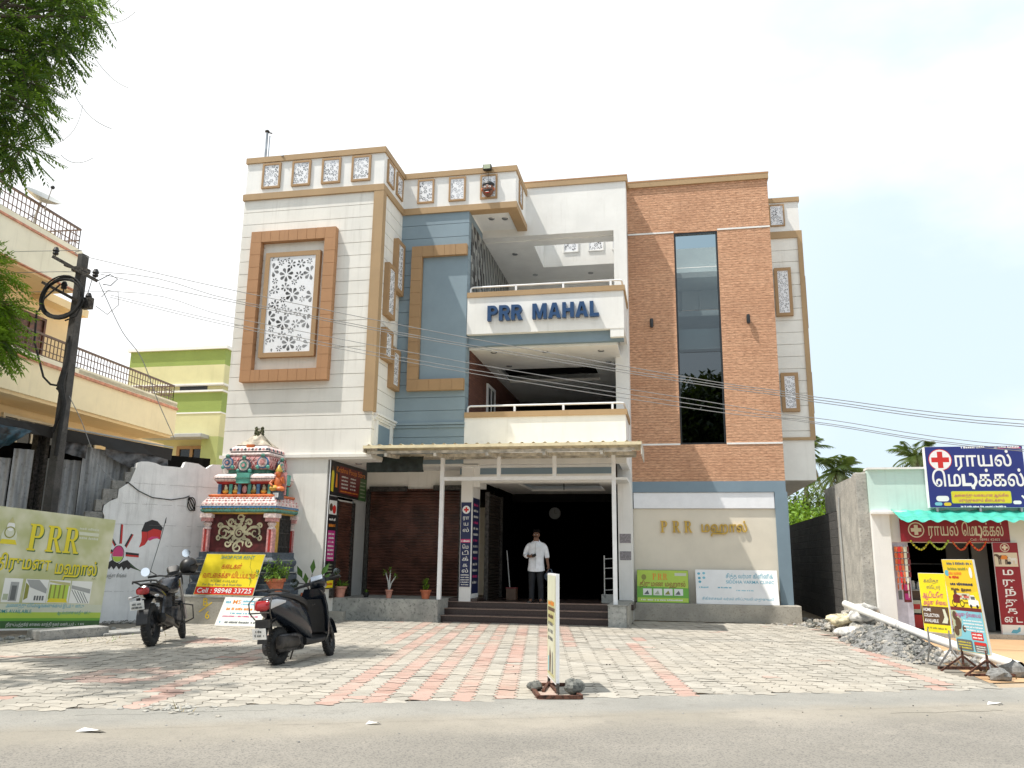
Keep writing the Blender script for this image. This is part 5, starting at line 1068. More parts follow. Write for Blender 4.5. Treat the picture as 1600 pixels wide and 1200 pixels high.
pn.disc(.18, 1.55, .14, 'p_pale', 2, .16); pn.disc(.18, 1.72, .07, 'p_paper', 2.4, .08); pn.poly([(.02, 1.42), (.34, 1.42), (.3, 1.5), (.06, 1.5)], 'p_gold', 2.8); pn.poly([(.12, 1.78), (.24, 1.78), (.18, 1.88)], 'p_olive2', 2.8); pn.ring(.18, 1.62, .1, .02, 'p_olive', 3)
pn.build('print', T)
# broken slabs in front of the banner
def rock(mb, c, r, m, seed, flat_=.7, n=10, k=7):
    q = random.Random(seed); rings = []; ph = [q.uniform(0, 6.28) for _ in range(6)]; sx, sy = q.uniform(.75, 1.25), q.uniform(.75, 1.25)
    for i in range(k+1):
        t = -math.pi/2+math.pi*i/k; t = max(-1.48, min(1.48, t)); rg = []
        for j in range(n):
            a = 2*math.pi*j/n; f = 1+.18*math.sin(2*a+ph[0]+t)+.13*math.sin(3*a+ph[1]-2*t)+q.uniform(-.09, .09)
            rg.append(Vector(c)+Vector((r*sx*f*math.cos(t)*math.cos(a), r*sy*f*math.cos(t)*math.sin(a), r*flat_*f*math.sin(t)+r*flat_*.72)))
        rings.append(rg)
    mb.loft(rings, m)
rough_stone('broken_concrete', (.26, .26, .25), (.40, .39, .37), 6, .95, .7, (.18, .18, .17), 25)
rough_stone('granite_rock', (.10, .105, .095), (.22, .22, .20), 9, .9, .6, (.05, .05, .05), 30)
for (P, h_, lb) in (([(-10.15, 11.95), (-9.75, 13.1), (-10.15, 13.35), (-10.6, 12.2)], .16, 'thick broken concrete slab lying along the foot of the hall banner'), ([(-9.7, 12.9), (-9.35, 14.1), (-9.9, 14.45), (-10.2, 13.55)], .05, 'thin flat stone slab lying beside the corner of the hall banner')):
    b = MB(); b.prism([(x+.03*math.sin(k*9), y+.04*math.cos(k*7)) for k, (x, y) in enumerate(P)], (0, 0, .01), XA, YA, ZA, h_, 'broken_concrete'); tag(b.build('concrete_slab', None, bevel=.02), lb, 'slab')
b = MB(); q = random.Random(31)
for k in range(60):
    t = q.uniform(0, 1); rock(b, (-11.3+q.uniform(-.1, 1.0)+.8*t, 11.2+3.0*t+q.uniform(-.2, .2), .005), q.uniform(.02, .07), q.choice(('broken_concrete', 'block_grey', 'broken_concrete')), k, .6, 7, 5)
struct(b.build('rubble', None), 'stuff')
b = MB()
for k in range(140):
    u = q.uniform(.1, 2.2); rock(b, wl(u, .0, -.15-abs(q.gauss(0, .22))), q.uniform(.015, .05), q.choice(('broken_concrete', 'granite_rock', 'broken_concrete')), 200+k, .7, 7, 5)
struct(b.build('gravel', None), 'stuff')
# ================================================================== right side: lane wall and medical shop
brickmat('block_dark', (.05, .048, .046), (.10, .096, .09), (.03, .03, .028), .42, .2, .5, .012, .7, .45, 'YZ', stretch=(3, 3, 6))  # sooty blocks beyond the sunlit end; the hall's shade is also in the colour
rough_stone('cement_rough', (.34, .33, .30), (.50, .48, .43), 3, .95, .6, (.24, .23, .21), 20, bd=.03)
T = thing('lane_wall', 'rough grey concrete block wall running back along the alley beside the hall', 'wall', (4.0, 24, 0))
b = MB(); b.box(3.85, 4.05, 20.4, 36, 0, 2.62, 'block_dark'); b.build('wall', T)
b = MB(); b.prism([(18.35, 0), (20.4, 0), (20.4, 2.95), (19.6, 3.06), (18.9, 3.2), (18.35, 3.28)], (3.85, 0, 0), YA, ZA, XA, .2, 'cement_rough'); b.box(3.83, 4.06, 18.1, 18.36, 0, 3.28, 'cement_rough'); b.build('end_pillar', T, bevel=.02)
b = MB(); b.tube([(3.83, 19.9, .3), (3.82, 19.95, 1.3), (3.82, 20.0, 2.2), (3.82, 19.9, 2.9)], .02, 'pillar_grey', 6); b.build('drain_pipe', T)
plaster('mint_wall', (.56, .72, .66), .45, (.40, .50, .46), bump=.2); plaster('shop_white', (.80, .79, .76), .4, (.45, .42, .37), bump=.3)
flat('awning_green', (.07, .46, .36), .4, var=.1); flat('lilac_panel', (.56, .54, .62), .5, var=.08)
T = thing('medical_shop', 'small medical shop with mint wall, green awning and dark open front, beside the lane', 'shop', (5.6, 18.4, 0)); SH = T
b = MB(); b.box(4.06, 9.5, 18.02, 18.2, 2.45, 3.33, 'mint_wall'); b.box(4.06, 4.2, 18.2, 23, 0, 3.33, 'cement_rough'); b.box(4.05, 9.6, 17.95, 18.3, 3.33, 3.37, 'shop_white'); b.build('upper_wall', T)
b = MB(); b.box(4.06, 4.42, 18.0, 18.2, 0, 2.45, 'shop_white'); b.box(4.05, 4.75, 17.9, 18.02, 2.40, 2.47, 'shop_white'); b.box(4.42, 4.75, 18.18, 18.3, 1.9, 2.45, 'shop_white'); b.box(6.62, 9.5, 18.0, 18.2, 0, 2.45, 'shop_white'); b.box(4.42, 6.62, 18.1, 18.3, 1.84, 2.45, 'shop_white'); b.build('wall', T, bevel=.01)
b = MB(); b.box(4.42, 9.5, 17.85, 18.4, 0, .09, 'plinth_cement'); b.box(4.2, 9.5, 18.4, 23, 0, .06, 'granite_grey'); b.build('floor', T)
b = MB(); b.box(4.2, 9.5, 22.8, 23, 0, 2.5, 'interior_shade'); b.box(6.7, 6.8, 18.3, 22.8, 0, 2.5, 'interior_shade'); b.box(4.2, 9.5, 18.3, 23, 2.46, 2.52, 'interior_shade'); b.box(4.43, 4.5, 18.3, 22.8, 0, 2.45, 'interior_shade'); b.build('inner_wall', T)
a = MB(); n = 13; rows = 4; vs = []; W_ = 9.4-4.46
NX = 200
for j in range(rows*4+1):
    t = j/(rows*4); st = .02*((t*rows) % 1)
    for i in range(NX+1):
        x = 4.46+W_*i/NX; wv = .012*math.cos(2*math.pi*(x-4.46)/.27)
        vs.append((x, 18.06-.72*t, 2.50-.25*t+st+wv-(.014*(1-math.cos(2*math.pi*(x-4.46)/.27)) if j == rows*4 else 0)))
a.add(vs, [(j*(NX+1)+i, j*(NX+1)+i+1, (j+1)*(NX+1)+i+1, (j+1)*(NX+1)+i) for j in range(rows*4) for i in range(NX)], 'awning_green'); a.build('awning', T, smooth=True, angle=60)
b = MB(); b.box(4.43, 4.75, 18.12, 18.17, .10, 1.9, 'lilac_panel'); b.box(4.405, 4.43, 18.08, 18.18, .09, 1.95, 'white_metal'); dp = b.build('door_leaf', T)
pn = front(4.43, 18.119, .1); pn.rect(.16, .55, .30, .96, 'p_maroon', 1); pn.rect(.18, .6, .28, .72, 'p_magenta', 2); pn.rect(.06, .6, .13, .78, 'p_mid', 1); pn.rect(.18, .78, .28, .9, 'p_pink', 2); pn.build('poster', dp)
# stock on shelves and counter
for z in (.55, 1.0, 1.4): MB().box(4.95, 6.6, 20.6, 21.0, z, z+.03, 'pillar_grey').build('shelf', T)
MB().box(5.85, 6.3, 19.4, 19.45, .06, 2.0, 'p_mid').build('partition', T); MB().box(6.3, 6.6, 19.2, 19.25, .06, 2.1, 'p_grey').build('partition', T)
b = MB(); b.box(4.8, 6.05, 18.75, 19.25, .09, .86, 'p_brown'); b.box(4.78, 6.07, 18.72, 19.28, .86, .89, 'pillar_grey'); b.box(5.95, 6.05, 18.5, 18.75, .09, .95, 'p_pink'); b.build('counter', T)
q = random.Random(6)
def goods(name, label, boxes, group):
    proto = None
    for (x, y, z, w_, h_, c_) in boxes:
        b = MB()
        if name == 'medicine_jar': b.lathe((x, y, z), [(w_/2, 0), (w_/2, h_*.75), (w_*.35, h_*.82), (w_*.38, h_*.84), (w_*.38, h_)], c_, 10)
        else: b.box(x-w_/2, x+w_/2, y-.06, y+.06, z, z+h_, c_); b.box(x-w_*.4, x+w_*.4, y-.063, y-.06, z+h_*.3, z+h_*.7, q.choice(('p_white', 'p_yellow', 'p_red', 'p_sky')))
        tag(b.build(name), label, 'carton' if name == 'medicine_carton' else 'jar', group)
bx = []
for lvl, z0 in enumerate((.12, .42)):
    x = 4.86
    while x < 5.9: w_ = q.uniform(.1, .2); bx.append((x+w_/2, 18.66, z0 if lvl == 0 else .42, w_-.012, q.uniform(.18, .28), q.choice(('p_white', 'p_paper', 'p_teal', 'p_red', 'p_paper', 'p_pale', 'p_maroon')))); x += w_
goods('medicine_carton', 'small coloured medicine cartons stacked in front of the shop counter', bx, 'medicine cartons before the counter')
goods('medicine_jar', 'small pale jars standing in a row on the shop counter', [(4.88+.115*k, 18.95, .89, .095, q.uniform(.13, .24), q.choice(('p_teal', 'p_paper', 'p_sage', 'p_pale', 'p_red', 'p_paper'))) for k in range(8)], 'jars on the counter')
for k, x in enumerate((4.49, 4.55, 4.61, 4.67, 4.72)):
    b = MB(); L = (7, 7, 6, 8, 5)[k]; b.tube([(x, 18.05, 1.78), (x, 18.05, 1.78-.13*L)], .004, 'p_paper', 4)
    for j in range(L): z = 1.70-.125*j; b.obox((x+q.uniform(-.01, .01), 18.05-.012*(k % 2), z), (math.cos(.2*j), .3*math.sin(j), math.sin(q.uniform(-.4, .4))), YA, ZA, .030, .006, .052, ('s_orange', 'p_red', 's_orange', 'p_pale', 'p_maroon')[k])
    tag(b.build('sachet_strip'), 'string of orange and red sachets hanging on the lilac door leaf of the medical shop', 'sachets', 'sachet strips on the door leaf')
def garland(x0, x1, z, c1, c2, label):
    b = MB(); n = 22
    for i in range(n+1): t = i/n; b.ball((x0+(x1-x0)*t, 17.98, z-.16*math.sin(math.pi*t)+q.uniform(-.008, .0065)), q.uniform(.016, .024), c1 if i % 3 else c2, 6, 4)
    tag(b.build('garland'), label, 'garland')
garland(4.78, 5.12, 1.86, 'p_olive', 'p_gold', 'yellow green flower garland, end one at the lilac door leaf'); garland(5.14, 5.48, 1.87, 'p_lime', 'p_olive', 'green flower garland hanging under the centre of the red fascia'); garland(5.56, 5.86, 1.86, 's_orange', 'p_red', 'orange flower garland left of the last one under the red fascia'); garland(5.88, 6.18, 1.86, 'p_red', 'p_orange', 'red and orange garland hung next to the red upright board')
# red fascia and upright
T, pn = signboard('shop_fascia', 'red shop fascia with cream Tamil lettering under the green awning', 'sign', (4.60, 17.99, 1.85), XA, ZA, FRONT, 2.03, .46, 'p_darkred', .03, 'p_darkred')
pn.ring(.30, .24, .155, .022, 'p_cream', 1.5); pn.cross(.30, .24, .10, .036, 'p_cream', 1.5); pn.text('ராயல்', .53, .13, .235, 'p_cream', 2, width=.56, bold=.035); pn.medical(1.16, .13, .235, .76, 'p_cream', 2, .035, .036); pn.text('Cell : 98981 42403', 1.3, .03, .05, 'p_cream', 2.4, width=.54); pn.build('print', T)
T, pn = signboard('upright_board', 'tall red board with white Tamil letters and animal picture at the shop doorway', 'sign', (6.27, 17.93, .05), XA, (0, .0, 1), FRONT, .46, 1.80, 'p_darkred', .03, 'white_metal')
pn.rect(.01, .01, .43, .22, 'p_paper', 1.2); pn.rect(.01, 1.33, .43, 1.60, 'p_cream', 1.2); pn.ring(.22, 1.70, .085, .014, 'p_cream', 1.5); pn.cross(.22, 1.70, .055, .019, 'p_cream', 1.5)
for k, s_ in enumerate(('ம', 'ரு', 'ந்', 'து', 'க', 'ைட')): pn.text(s_, .23, (1.17, .98, .80, .60, .43, .27)[k], .125, 'p_white', 2, width=(.19, .23, .20, .22, .17, .32)[k], bold=.08, center=True)
def beast(x, y, s_, c, l=1.6):
    pn.poly([(x-.09*s_, y), (x-.1*s_, y+.05*s_), (x-.04*s_, y+.08*s_), (x+.06*s_, y+.08*s_), (x+.09*s_, y+.04*s_), (x+.07*s_, y)], c, l); pn.poly([(x-.09*s_, y+.03*s_), (x-.14*s_, y+.07*s_), (x-.17*s_, y+.05*s_), (x-.15*s_, y+.10*s_), (x-.10*s_, y+.10*s_), (x-.06*s_, y+.07*s_)], c, l+.3)
    for d in (-.08, -.05, .04, .065): pn.rect(x+(d-.01)*s_, y-.10*s_, x+(d+.01)*s_, y+.01, c, l+.4)
beast(.17, 1.47, 1.0, 'p_brown'); pn.poly([(.12, 1.47), (.24, 1.47), (.25, 1.54), (.15, 1.55)], 'p_orange', 2.4); beast(.36, 1.45, .62, 'p_paper', 1.8); pn.disc(.27, 1.40, .035, 'p_black', 2.6, .03); pn.poly([(.24, 1.42), (.21, 1.46), (.25, 1.44)], 'p_black', 2.7)
pn.poly([(.16, .07), (.2, .13), (.28, .13), (.31, .18), (.34, .17), (.33, .1), (.26, .06)], 'p_textblue', 2); pn.build('print', T)
# blue roof sign
T, pn = signboard('roof_sign', 'large blue medical shop sign with red cross roundel above the green awning', 'sign', (5.16, 17.83, 2.53), XA, ZA, FRONT, 1.83, 1.24, 'p_blue', .16, 'white_metal')
W_, H_ = 1.83, 1.24
def sp(zx, zy): return ((zx-450)/1100*W_+.02, (825-zy)/680*H_+.02)
b = MB()
for x in (5.3, 6.1, 6.85): b.box(x-.02, x+.02, 17.84, 17.96, 2.45, 3.7, 'steel')
b.build('bracket', T)
c = sp(605, 305); pn.disc(c[0], c[1], .222, 'p_red', 1.2); pn.disc(c[0], c[1], .208, 'p_white', 1.6); pn.cross(c[0], c[1], .168, .05, 'p_red', 2)
A_ = sp(770, 380); pn.text('ராயல்', A_[0], A_[1], .285, 'p_white', 2, width=1.05, bold=.07)
A_ = sp(500, 600); pn.medical(A_[0]-.01, A_[1], .305, 1.70, 'p_white', 2, .07, .062)
x0, y0 = sp(690, 790); x1, y1 = sp(1355, 655); pn.rrect(x0, y0, x1, y1, .03, 'p_lime', 1.5); pn.rrect(x0+.01, y0+.01, x1-.01, y1-.01, .03, 'p_gold', 1.8); pn.text('அைனத்து வைகயான ஆங்கில', (x0+x1)/2, y0+.135, .055, 'p_magenta', 2.4, width=1.0, center=True, bold=.01); pn.text('மருந்துகளும் கிைடக்கும்', (x0+x1)/2, y0+.035, .055, 'p_magenta', 2.4, width=.84, center=True, bold=.01)
c = sp(590, 740); pn.rrect(c[0]-.12, c[1]-.05, c[0]+.12, c[1]+.06, .05, 'p_white', 1.5); c = sp(545, 797); pn.rrect(c[0]-.08, c[1]-.03, c[0]+.06, c[1]+.035, .03, 'p_sky', 1.8); c = sp(640, 800); pn.rrect(c[0]-.07, c[1]-.03, c[0]+.07, c[1]+.035, .03, 'p_yellow2', 2.0)
c = sp(1410, 780); pn.rrect(c[0]-.07, c[1]-.035, c[0]+.08, c[1]+.035, .03, 'p_white', 1.5); c = sp(1510, 755); pn.poly([(c[0]-.08, c[1]+.08), (c[0]-.06, c[1]+.1), (c[0]+.02, c[1]+.05), (c[0]-.02, c[1])], 'p_white', 1.9); pn.poly([(c[0]-.02, c[1]), (c[0]+.02, c[1]+.05), (c[0]+.10, c[1]), (c[0]+.10, c[1]-.06), (c[0]+.07, c[1]-.06)], 'p_red', 1.8)
x0, y0 = sp(1265, 185); pn.rect(x0, y0, W_-.03, H_-.03, 'p_pink', 1.5); pn.scribble(x0+.02, y0+.01, .38, .04, 'p_white', 2, 2); x0, y0 = sp(855, 180); pn.scribble(x0, y0, .46, .045, 'p_white', 2, 3); x0, y0 = sp(1215, 185); pn.text('☎', x0, y0, .05, 'p_white', 2); x0, y0 = sp(775, 830); pn.scribble(x0, y0-.005, .85, .035, 'p_white', 2, 4); pn.build('print', T)

# ================================================================== standing boards at the roadside
def lie(txts, pn): pass
v_ = Vector((-.02, .02, 1)); u_ = Vector((.24, -.40, 0)); n_ = u_.cross(v_) * 1; n_.normalize()
o_ = Vector((3.53, 13.0, .46))
T, pn = signboard('standing_board', 'shorter yellow and brown standing board on thin legs beside gravel', 'sign', o_, u_, v_, n_, .47, .82, 'p_yellow', .025, 'white_metal')
pn.rect(.01, .115, .46, .36, 'p_brown', 1.4); pn.text('கவிதா', .22, .69, .05, 'p_mid', 2, width=.26, center=True) ; pn.text('ஸ்ேடார்', .25, .60, .05, 'p_mid', 2, width=.24, center=True); pn.text('ஆடியோ 5', .22, .48, .075, 'p_magenta', 2, width=.36, bold=.03, center=True); pn.text('அழகு சிைல', .24, .385, .06, 'p_magenta', 2, width=.4, bold=.03, center=True)
for k, s_ in enumerate(('HOME', 'COLLECTION', 'AVAILABLE')): pn.text(s_, .03, .29-.075*k, .045, 'p_white', 2, width=(.13, .26, .24)[k], bold=.06)
pn.poly([(.33, .14), (.42, .14), (.44, .2), (.40, .33), (.36, .33), (.38, .22)], 'p_pale', 2); pn.scribble(.04, .05, .36, .03, 'p_olive', 2, 4); pn.build('print', T)
b = MB(); un = u_.normalized()
for k, (s_, f) in enumerate(((.06, [(-.42, .12), (.1, .35)]), (.42, [(-.36, -.05), (.34, .18)]))):
    p = o_+un*s_; b.bar(p-Vector((0, 0, .19)), p+Vector((0, 0, .05)), .022, .022, 'steel')
    for dx, dy in f: b.bar(p-Vector((0, 0, .19)), (p.x+dx*.55, p.y+dy, .02), .02, .02, 'steel')
b.build('leg_frame', T)
v_ = Vector((-.085, .03, 1.17)).normalized(); u_ = Vector((.2, -.6, 0)); n_ = u_.cross(v_).normalized(); o_ = Vector((3.74, 12.32, .275))
T, pn = signboard('standing_board', 'taller leaning orange and sky blue standing board in front of the medical shop', 'sign', o_, u_, v_, n_, .63, 1.2, 'p_yellow2', .025, 'p_paper')
pn.rect(.01, .01, .62, .53, 'p_sky', 1.3); pn.poly([(.01, .53), (.01, .16), (.14, .2), (.2, .42), (.1, .53)], 'p_sage', 1.6); pn.rect(.01, .53, .62, .575, 'p_maroon', 1.4); pn.poly([(.01, .58), (.62, .58), (.62, .8), (.3, .72), (.01, .85)], 'p_yellow', 1.1)
for k, (z, c, w_) in enumerate(((1.13, 'p_mid', .5), (1.06, 'p_olive', .4), (1.0, 'p_orange', .3), (.95, 'p_red', .2), (.86, 'p_navy', .45), (.79, 'p_brown', .4))): pn.scribble(.1, z, w_, .04, c, 2, 70+k)
pn.disc(.07, 1.02, .045, 'p_textblue', 1.6, .04); pn.disc(.55, 1.03, .03, 'p_paper', 2.1, .07); pn.rect(.15, .68, .45, .76, 'p_pale', 1.8); pn.scribble(.17, .70, .26, .04, 'p_red', 2.2, 5)
pn.ring(.12, .625, .05, .012, 'p_black', 2); pn.ring(.27, .625, .045, .012, 'p_black', 2); pn.poly([(.1, .63), (.22, .63), (.26, .72), (.16, .76), (.11, .72)], 'p_maroon', 2.2); pn.disc(.17, .77, .03, 'p_brown', 2.4)
pn.rrect(.40, .60, .60, .68, .02, 'p_white', 2); pn.poly([(.44, .68), (.56, .68), (.53, .74), (.46, .74)], 'p_white', 2.2); pn.disc(.44, .60, .022, 'p_black', 2.4); pn.disc(.56, .60, .022, 'p_black', 2.4); pn.rect(.46, .685, .54, .725, 'p_mid', 2.5)
for k in range(4): pn.scribble(.3, .78-.05*k-.0, .1, .02, 'p_brown', 2.6, 80+k)
pn.text('அழகு நிலையம்', .34, .46, .05, 'p_magenta', 2, width=.5, center=True, bold=.02)
for k in range(4): pn.scribble(.22, .40-.04*k, .38, .022, 'p_white', 2, 90+k)
for x, z, r in ((.07, .46, .045), (.12, .36, .06), (.06, .26, .05), (.22, .30, .035)): pn.disc(x, z, r, 'p_brown', 1.9, r*1.3)
pn.rect(.34, .17, .56, .27, 'p_red', 1.9); pn.scribble(.36, .23, .18, .025, 'p_white', 2.2, 1); pn.scribble(.36, .19, .18, .025, 'p_white', 2.2, 2); pn.rrect(.02, .02, .33, .16, .02, 'p_mid', 2.0); pn.rrect(.36, .02, .60, .15, .02, 'p_mid', 2.0); pn.rect(.37, .11, .59, .145, 'p_red', 2.3)
for k in range(3): pn.scribble(.05, .115-.035*k, .25, .02, 'p_gold', 2.4, 50+k); pn.scribble(.39, .085-.028*k, .18, .016, 'p_paper', 2.4, 60+k)
pn.build('print', T)
b = MB(); un = u_.normalized()
for s_ in (.08, .55):
    p = o_+un*s_; b.bar(p+Vector((0, 0, -.17)), p+Vector((0, .0, .06)), .025, .025, 'rust')
    for dx, dy in ((-.30, -.06), (.26, .14)): b.bar(p+Vector((0, 0, -.06)), (p.x+dx, p.y+dy, .02), .022, .022, 'rust')
b.bar((3.45, 12.25, .05), (4.1, 12.32, .06), .04, .04, 'rust'); b.bar((3.62, 11.6, .05), (4.2, 11.75, .05), .04, .03, 'rust'); b.build('leg_frame', T)

# rubble, gravel heap, pipe
rough_stone('gravel_stone', (.16, .16, .155), (.28, .28, .27), 20, .95, .4); rough_stone('rubble_pale', (.32, .295, .25), (.47, .44, .39), 9, .95, .6, (.3, .27, .23), 25); flat('sack_white', (.62, .61, .58), .7, var=.25, vscale=10); flat('sack_yellow', (.60, .53, .36), .7, var=.3, vscale=10)
plaster('pvc', (.82, .82, .80), .3, (.5, .48, .44), .35, .03)
b = MB(); q = random.Random(12)
def heap(cx, cy, rx, ry, hh, n, smin, smax, m, seed):
    q = random.Random(seed)
    for k in range(n):
        a, r = q.uniform(0, 6.283), math.sqrt(q.random()); x, y = cx+rx*r*math.cos(a), cy+ry*r*math.sin(a); z = hh*max(0, 1-r*r)**1.2*q.uniform(.75, 1)
        rock(b, (x, y, z-.01), q.uniform(smin, smax), q.choice(m), seed*1000+k, .75, 6, 4)
def mound(cx, cy, rx, ry, hh, m):
    rg = []
    for i in range(7):
        t = i/6; rg.append([Vector((cx+rx*(1-t)*math.cos(2*math.pi*j/20)*(1+.1*math.sin(3*j)), cy+ry*(1-t)*math.sin(2*math.pi*j/20)*(1+.1*math.sin(5*j)), hh*(1-(1-t)**2)**1.2)) for j in range(20)])
    b.loft(rg, m)
mound(3.62, 15.9, .62, 2.2, .30, 'gravel_stone'); heap(3.66, 15.9, .66, 2.3, .30, 1000, .02, .055, ['gravel_stone', 'gravel_stone', 'rubble_pale', 'granite_rock'], 5); heap(3.55, 14.2, .4, 1.2, .05, 130, .015, .04, ['gravel_stone', 'rubble_pale'], 8)
struct(b.build('gravel', None), 'stuff')
b = MB(); mound(3.72, 18.5, .45, 1.1, .42, 'rubble_pale'); heap(3.70, 18.2, .55, 1.4, .42, 200, .03, .13, ['rubble_pale', 'rubble_pale', 'broken_concrete', 'cement_rough', 'gravel_stone'], 6); heap(3.3, 20.0, .45, 1.8, .05, 100, .02, .08, ['broken_concrete', 'rubble_pale', 'granite_rock'], 7); heap(4.2, 13.6, .35, 1.4, .05, 130, .02, .07, ['rubble_pale', 'broken_concrete', 'sack_white'], 9); heap(2.6, 20.1, .7, .25, .02, 60, .012, .035, ['broken_concrete', 'rubble_pale'], 10)
struct(b.build('rubble', None), 'stuff')
def sack(c, r, m, seed, label):
    b = MB(); rock(b, c, r, m, seed, .45, 14, 9); o = b.build('cement_sack', None, smooth=True, angle=80); tag(o, label, 'sack')
sack((3.62, 17.5, .30), .30, 'sack_white', 3, 'crumpled white cement sack on top of the rubble heap'); sack((3.30, 17.6, .22), .24, 'sack_yellow', 4, 'yellowish stained sack half buried in the rubble heap'); sack((3.78, 18.0, .45), .2, 'sack_white', 9, 'pale bag of rubbish against the grey wall end by the white pipe'); sack((3.25, 16.9, .05), .22, 'sack_white', 14, 'small white sack low on the paved edge of the rubble heap')
b = MB(); b.tube([(4.53, 12.45, .075), (4.05, 14.7, .25), (3.43, 18.0, .60)], .068, 'pvc', 14, cap=False); b.tube([(4.53, 12.45, .075), (4.05, 14.7, .25), (3.43, 18.0, .60)], .06, 'interior_shade', 14, cap=False); tag(b.build('pipe', None, smooth=True), 'long white plastic drain pipe lying across the gravel and rubble heap', 'pipe')
for (c, r, sd, lb) in (((3.95, 11.55, 0), .12, 1, 'grey brick chunk weighing down the orange standing board'), ((4.28, 12.0, 0), .15, 2, 'broken stone lying between the standing board and the white pipe')):
    b = MB(); rock(b, c, r, 'gravel_stone', 40+sd, .7, 9, 6); tag(b.build('stone', None), lb, 'stone')
# centre board on steel base
T = thing('pavement_board', 'narrow yellow board seen almost edge on, standing on a rusty steel base', 'sign', (-1.25, 9.2, 0))
bl, br_, fr_ = Vector((-1.62, 9.44, .03)), Vector((-1.38, 8.63, .03)), Vector((-.96, 8.74, .03)); fl_ = bl+(fr_-br_)
b = MB()
for p, q_ in ((bl, br_), (br_, fr_), (fr_, fl_), (fl_, bl)): b.bar(p, q_, .04, .035, 'rust')
b.build('base_frame', T)
f0, f1 = Vector((-1.235, 8.98, .06)), Vector((-1.43, 9.66, .06)); ud = (f0-f1); W_ = ud.length; ud.normalize(); nd = Vector((ud.y, -ud.x, 0)); nd = -nd if nd.x > 0 else nd
b = MB(); b.obox((f0+f1)/2+Vector((0, 0, .615)), ud, ZA, nd, W_/2, .575, .018, 'white_metal')
for p in (f0, f1): b.bar(p-Vector((0, 0, .05)), p+Vector((0, 0, .06)), .03, .03, 'dark_steel')
b.bar((bl+br_)/2+Vector((.1, 0, 0)), f1-Vector((0, 0, .03)), .03, .03, 'rust'); b.bar(f0-Vector((0, 0, .04)), f1-Vector((0, 0, .04)), .03, .03, 'rust'); b.build('board', T)
pn = Panel(f1+Vector((0, 0, .04))+nd*.019, ud, ZA, nd); pn.rect(.02, .02, W_-.02, 1.13, 'p_pale', 1); pn.rect(.05, .05, W_-.1, 1.10, 'p_olive2', 1.3); pn.rect(.08, .08, W_-.14, .6, 'p_pale', 1.5); pn.rect(.05, .85, W_-.1, 1.10, 'p_pale', 1.5); pn.rect(.08, .74, W_-.08, .78, 'p_brown', 1.6); pn.scribble(.1, .80, W_-.25, .06, 'p_orange', 2, 1)
for k in range(4): pn.scribble(.1, .66-.08*k, W_-.3, .05, 'p_mid' if k else 'p_brown', 2, 10+k)
pn.poly([(.2, .08), (.3, .08), (.34, .26), (.25, .36), (.2, .26)], 'p_brown', 2); pn.poly([(.4, .08), (.5, .08), (.48, .3), (.42, .32)], 'p_mid', 2); pn.rect(.1, .08, .17, .24, 'p_sky', 2); pn.build('print', T)
for (c, r, sd, lb) in (((-1.50, 9.12, .03), .066, 21, 'smaller grey stone holding down the side of the steel base under the yellow face'), ((-1.06, 8.97, .04), .10, 22, 'larger dark grey stone holding down the steel base, behind the board')):
    b = MB(); rock(b, c, r, 'granite_rock', sd, .72, 12, 8); tag(b.build('stone', None, smooth=True, angle=25), lb, 'stone')

# ================================================================== utility pole and wires
rough_stone('pole_cement', (.055, .054, .052), (.105, .10, .095), 3, .9, .3, (.04, .04, .04), 30)
PX, PY = -12.68, 14.8
T = thing('utility_pole', 'tall grey concrete electricity pole with crossarms behind the hall banner', 'pole', (PX, PY, 0))
b = MB(); b.loft([[(PX-s_*hw, PY-.1, z), (PX+s_*hw, PY-.1, z), (PX+s_*hw, PY+.1, z), (PX-s_*hw, PY+.1, z)] for s_, z, hw in ((1, 0, .115), (1, 3, .10), (1, 7.92, .065))], 'pole_cement'); b.build('shaft', T, bevel=.01)
b = MB(); b.bar((-13.32, PY-.14, 7.86), (-12.16, PY-.14, 7.24), .09, .07, 'dark_steel'); b.box(PX-.13, PX+.13, PY-.16, PY+.12, 7.50, 7.60, 'dark_steel'); b.bar((-13.02, PY-.1, 7.66), (-12.72, PY-.1, 7.56), .1, .06, 'dark_steel'); b.build('crossarm', T)
b = MB(); b.bar((-13.5, PY-.14, 7.27), (-12.22, PY-.14, 6.62), .08, .06, 'dark_steel'); b.box(-12.42, -12.2, PY-.2, PY-.08, 6.6, 6.85, 'dark_steel'); b.build('crossarm', T)
b = MB(); b.tube([(PX+.05, PY-.15, 6.0), (PX+.08, PY-.16, 5.5), (PX+.02, PY-.2, 4.9), (PX+.16, PY-.18, 4.5), (PX+.1, PY-.16, 3.4)], [.02, .05, .07, .05, .04], 'black_rubber', 8); b.tube([(-13.5, PY-.2, 6.6), (-13.45, PY-.2, 5.9), (-13.1, PY-.2, 5.1), (-12.9, PY-.2, 4.93), (-12.72, PY-.18, 4.9)], .022, 'black_rubber', 7); b.tube([(-12.75, PY-.17, 4.85), (-12.6, PY-.2, 4.75), (-12.55, PY-.2, 4.4), (-12.72, PY-.17, 3.9)], .03, 'black_rubber', 7); b.build('service_cable', T, smooth=True)
for (x, z) in ((-13.28, 7.94), (-12.20, 7.36), (-12.95, 7.12), (-12.30, 6.82)):
    b = MB(); b.tube([(x, PY-.14, z-.12), (x, PY-.14, z)], .014, 'dark_steel', 6); b.lathe((x, PY-.14, z), [(.0, -.03), (.05, -.03), (.065, .0), (.05, .03), (.07, .06), (.055, .10), (.04, .14), (.0, .15)], 'black', 12); b.build('insulator', T, smooth=True)
b = MB(); q = random.Random(3)
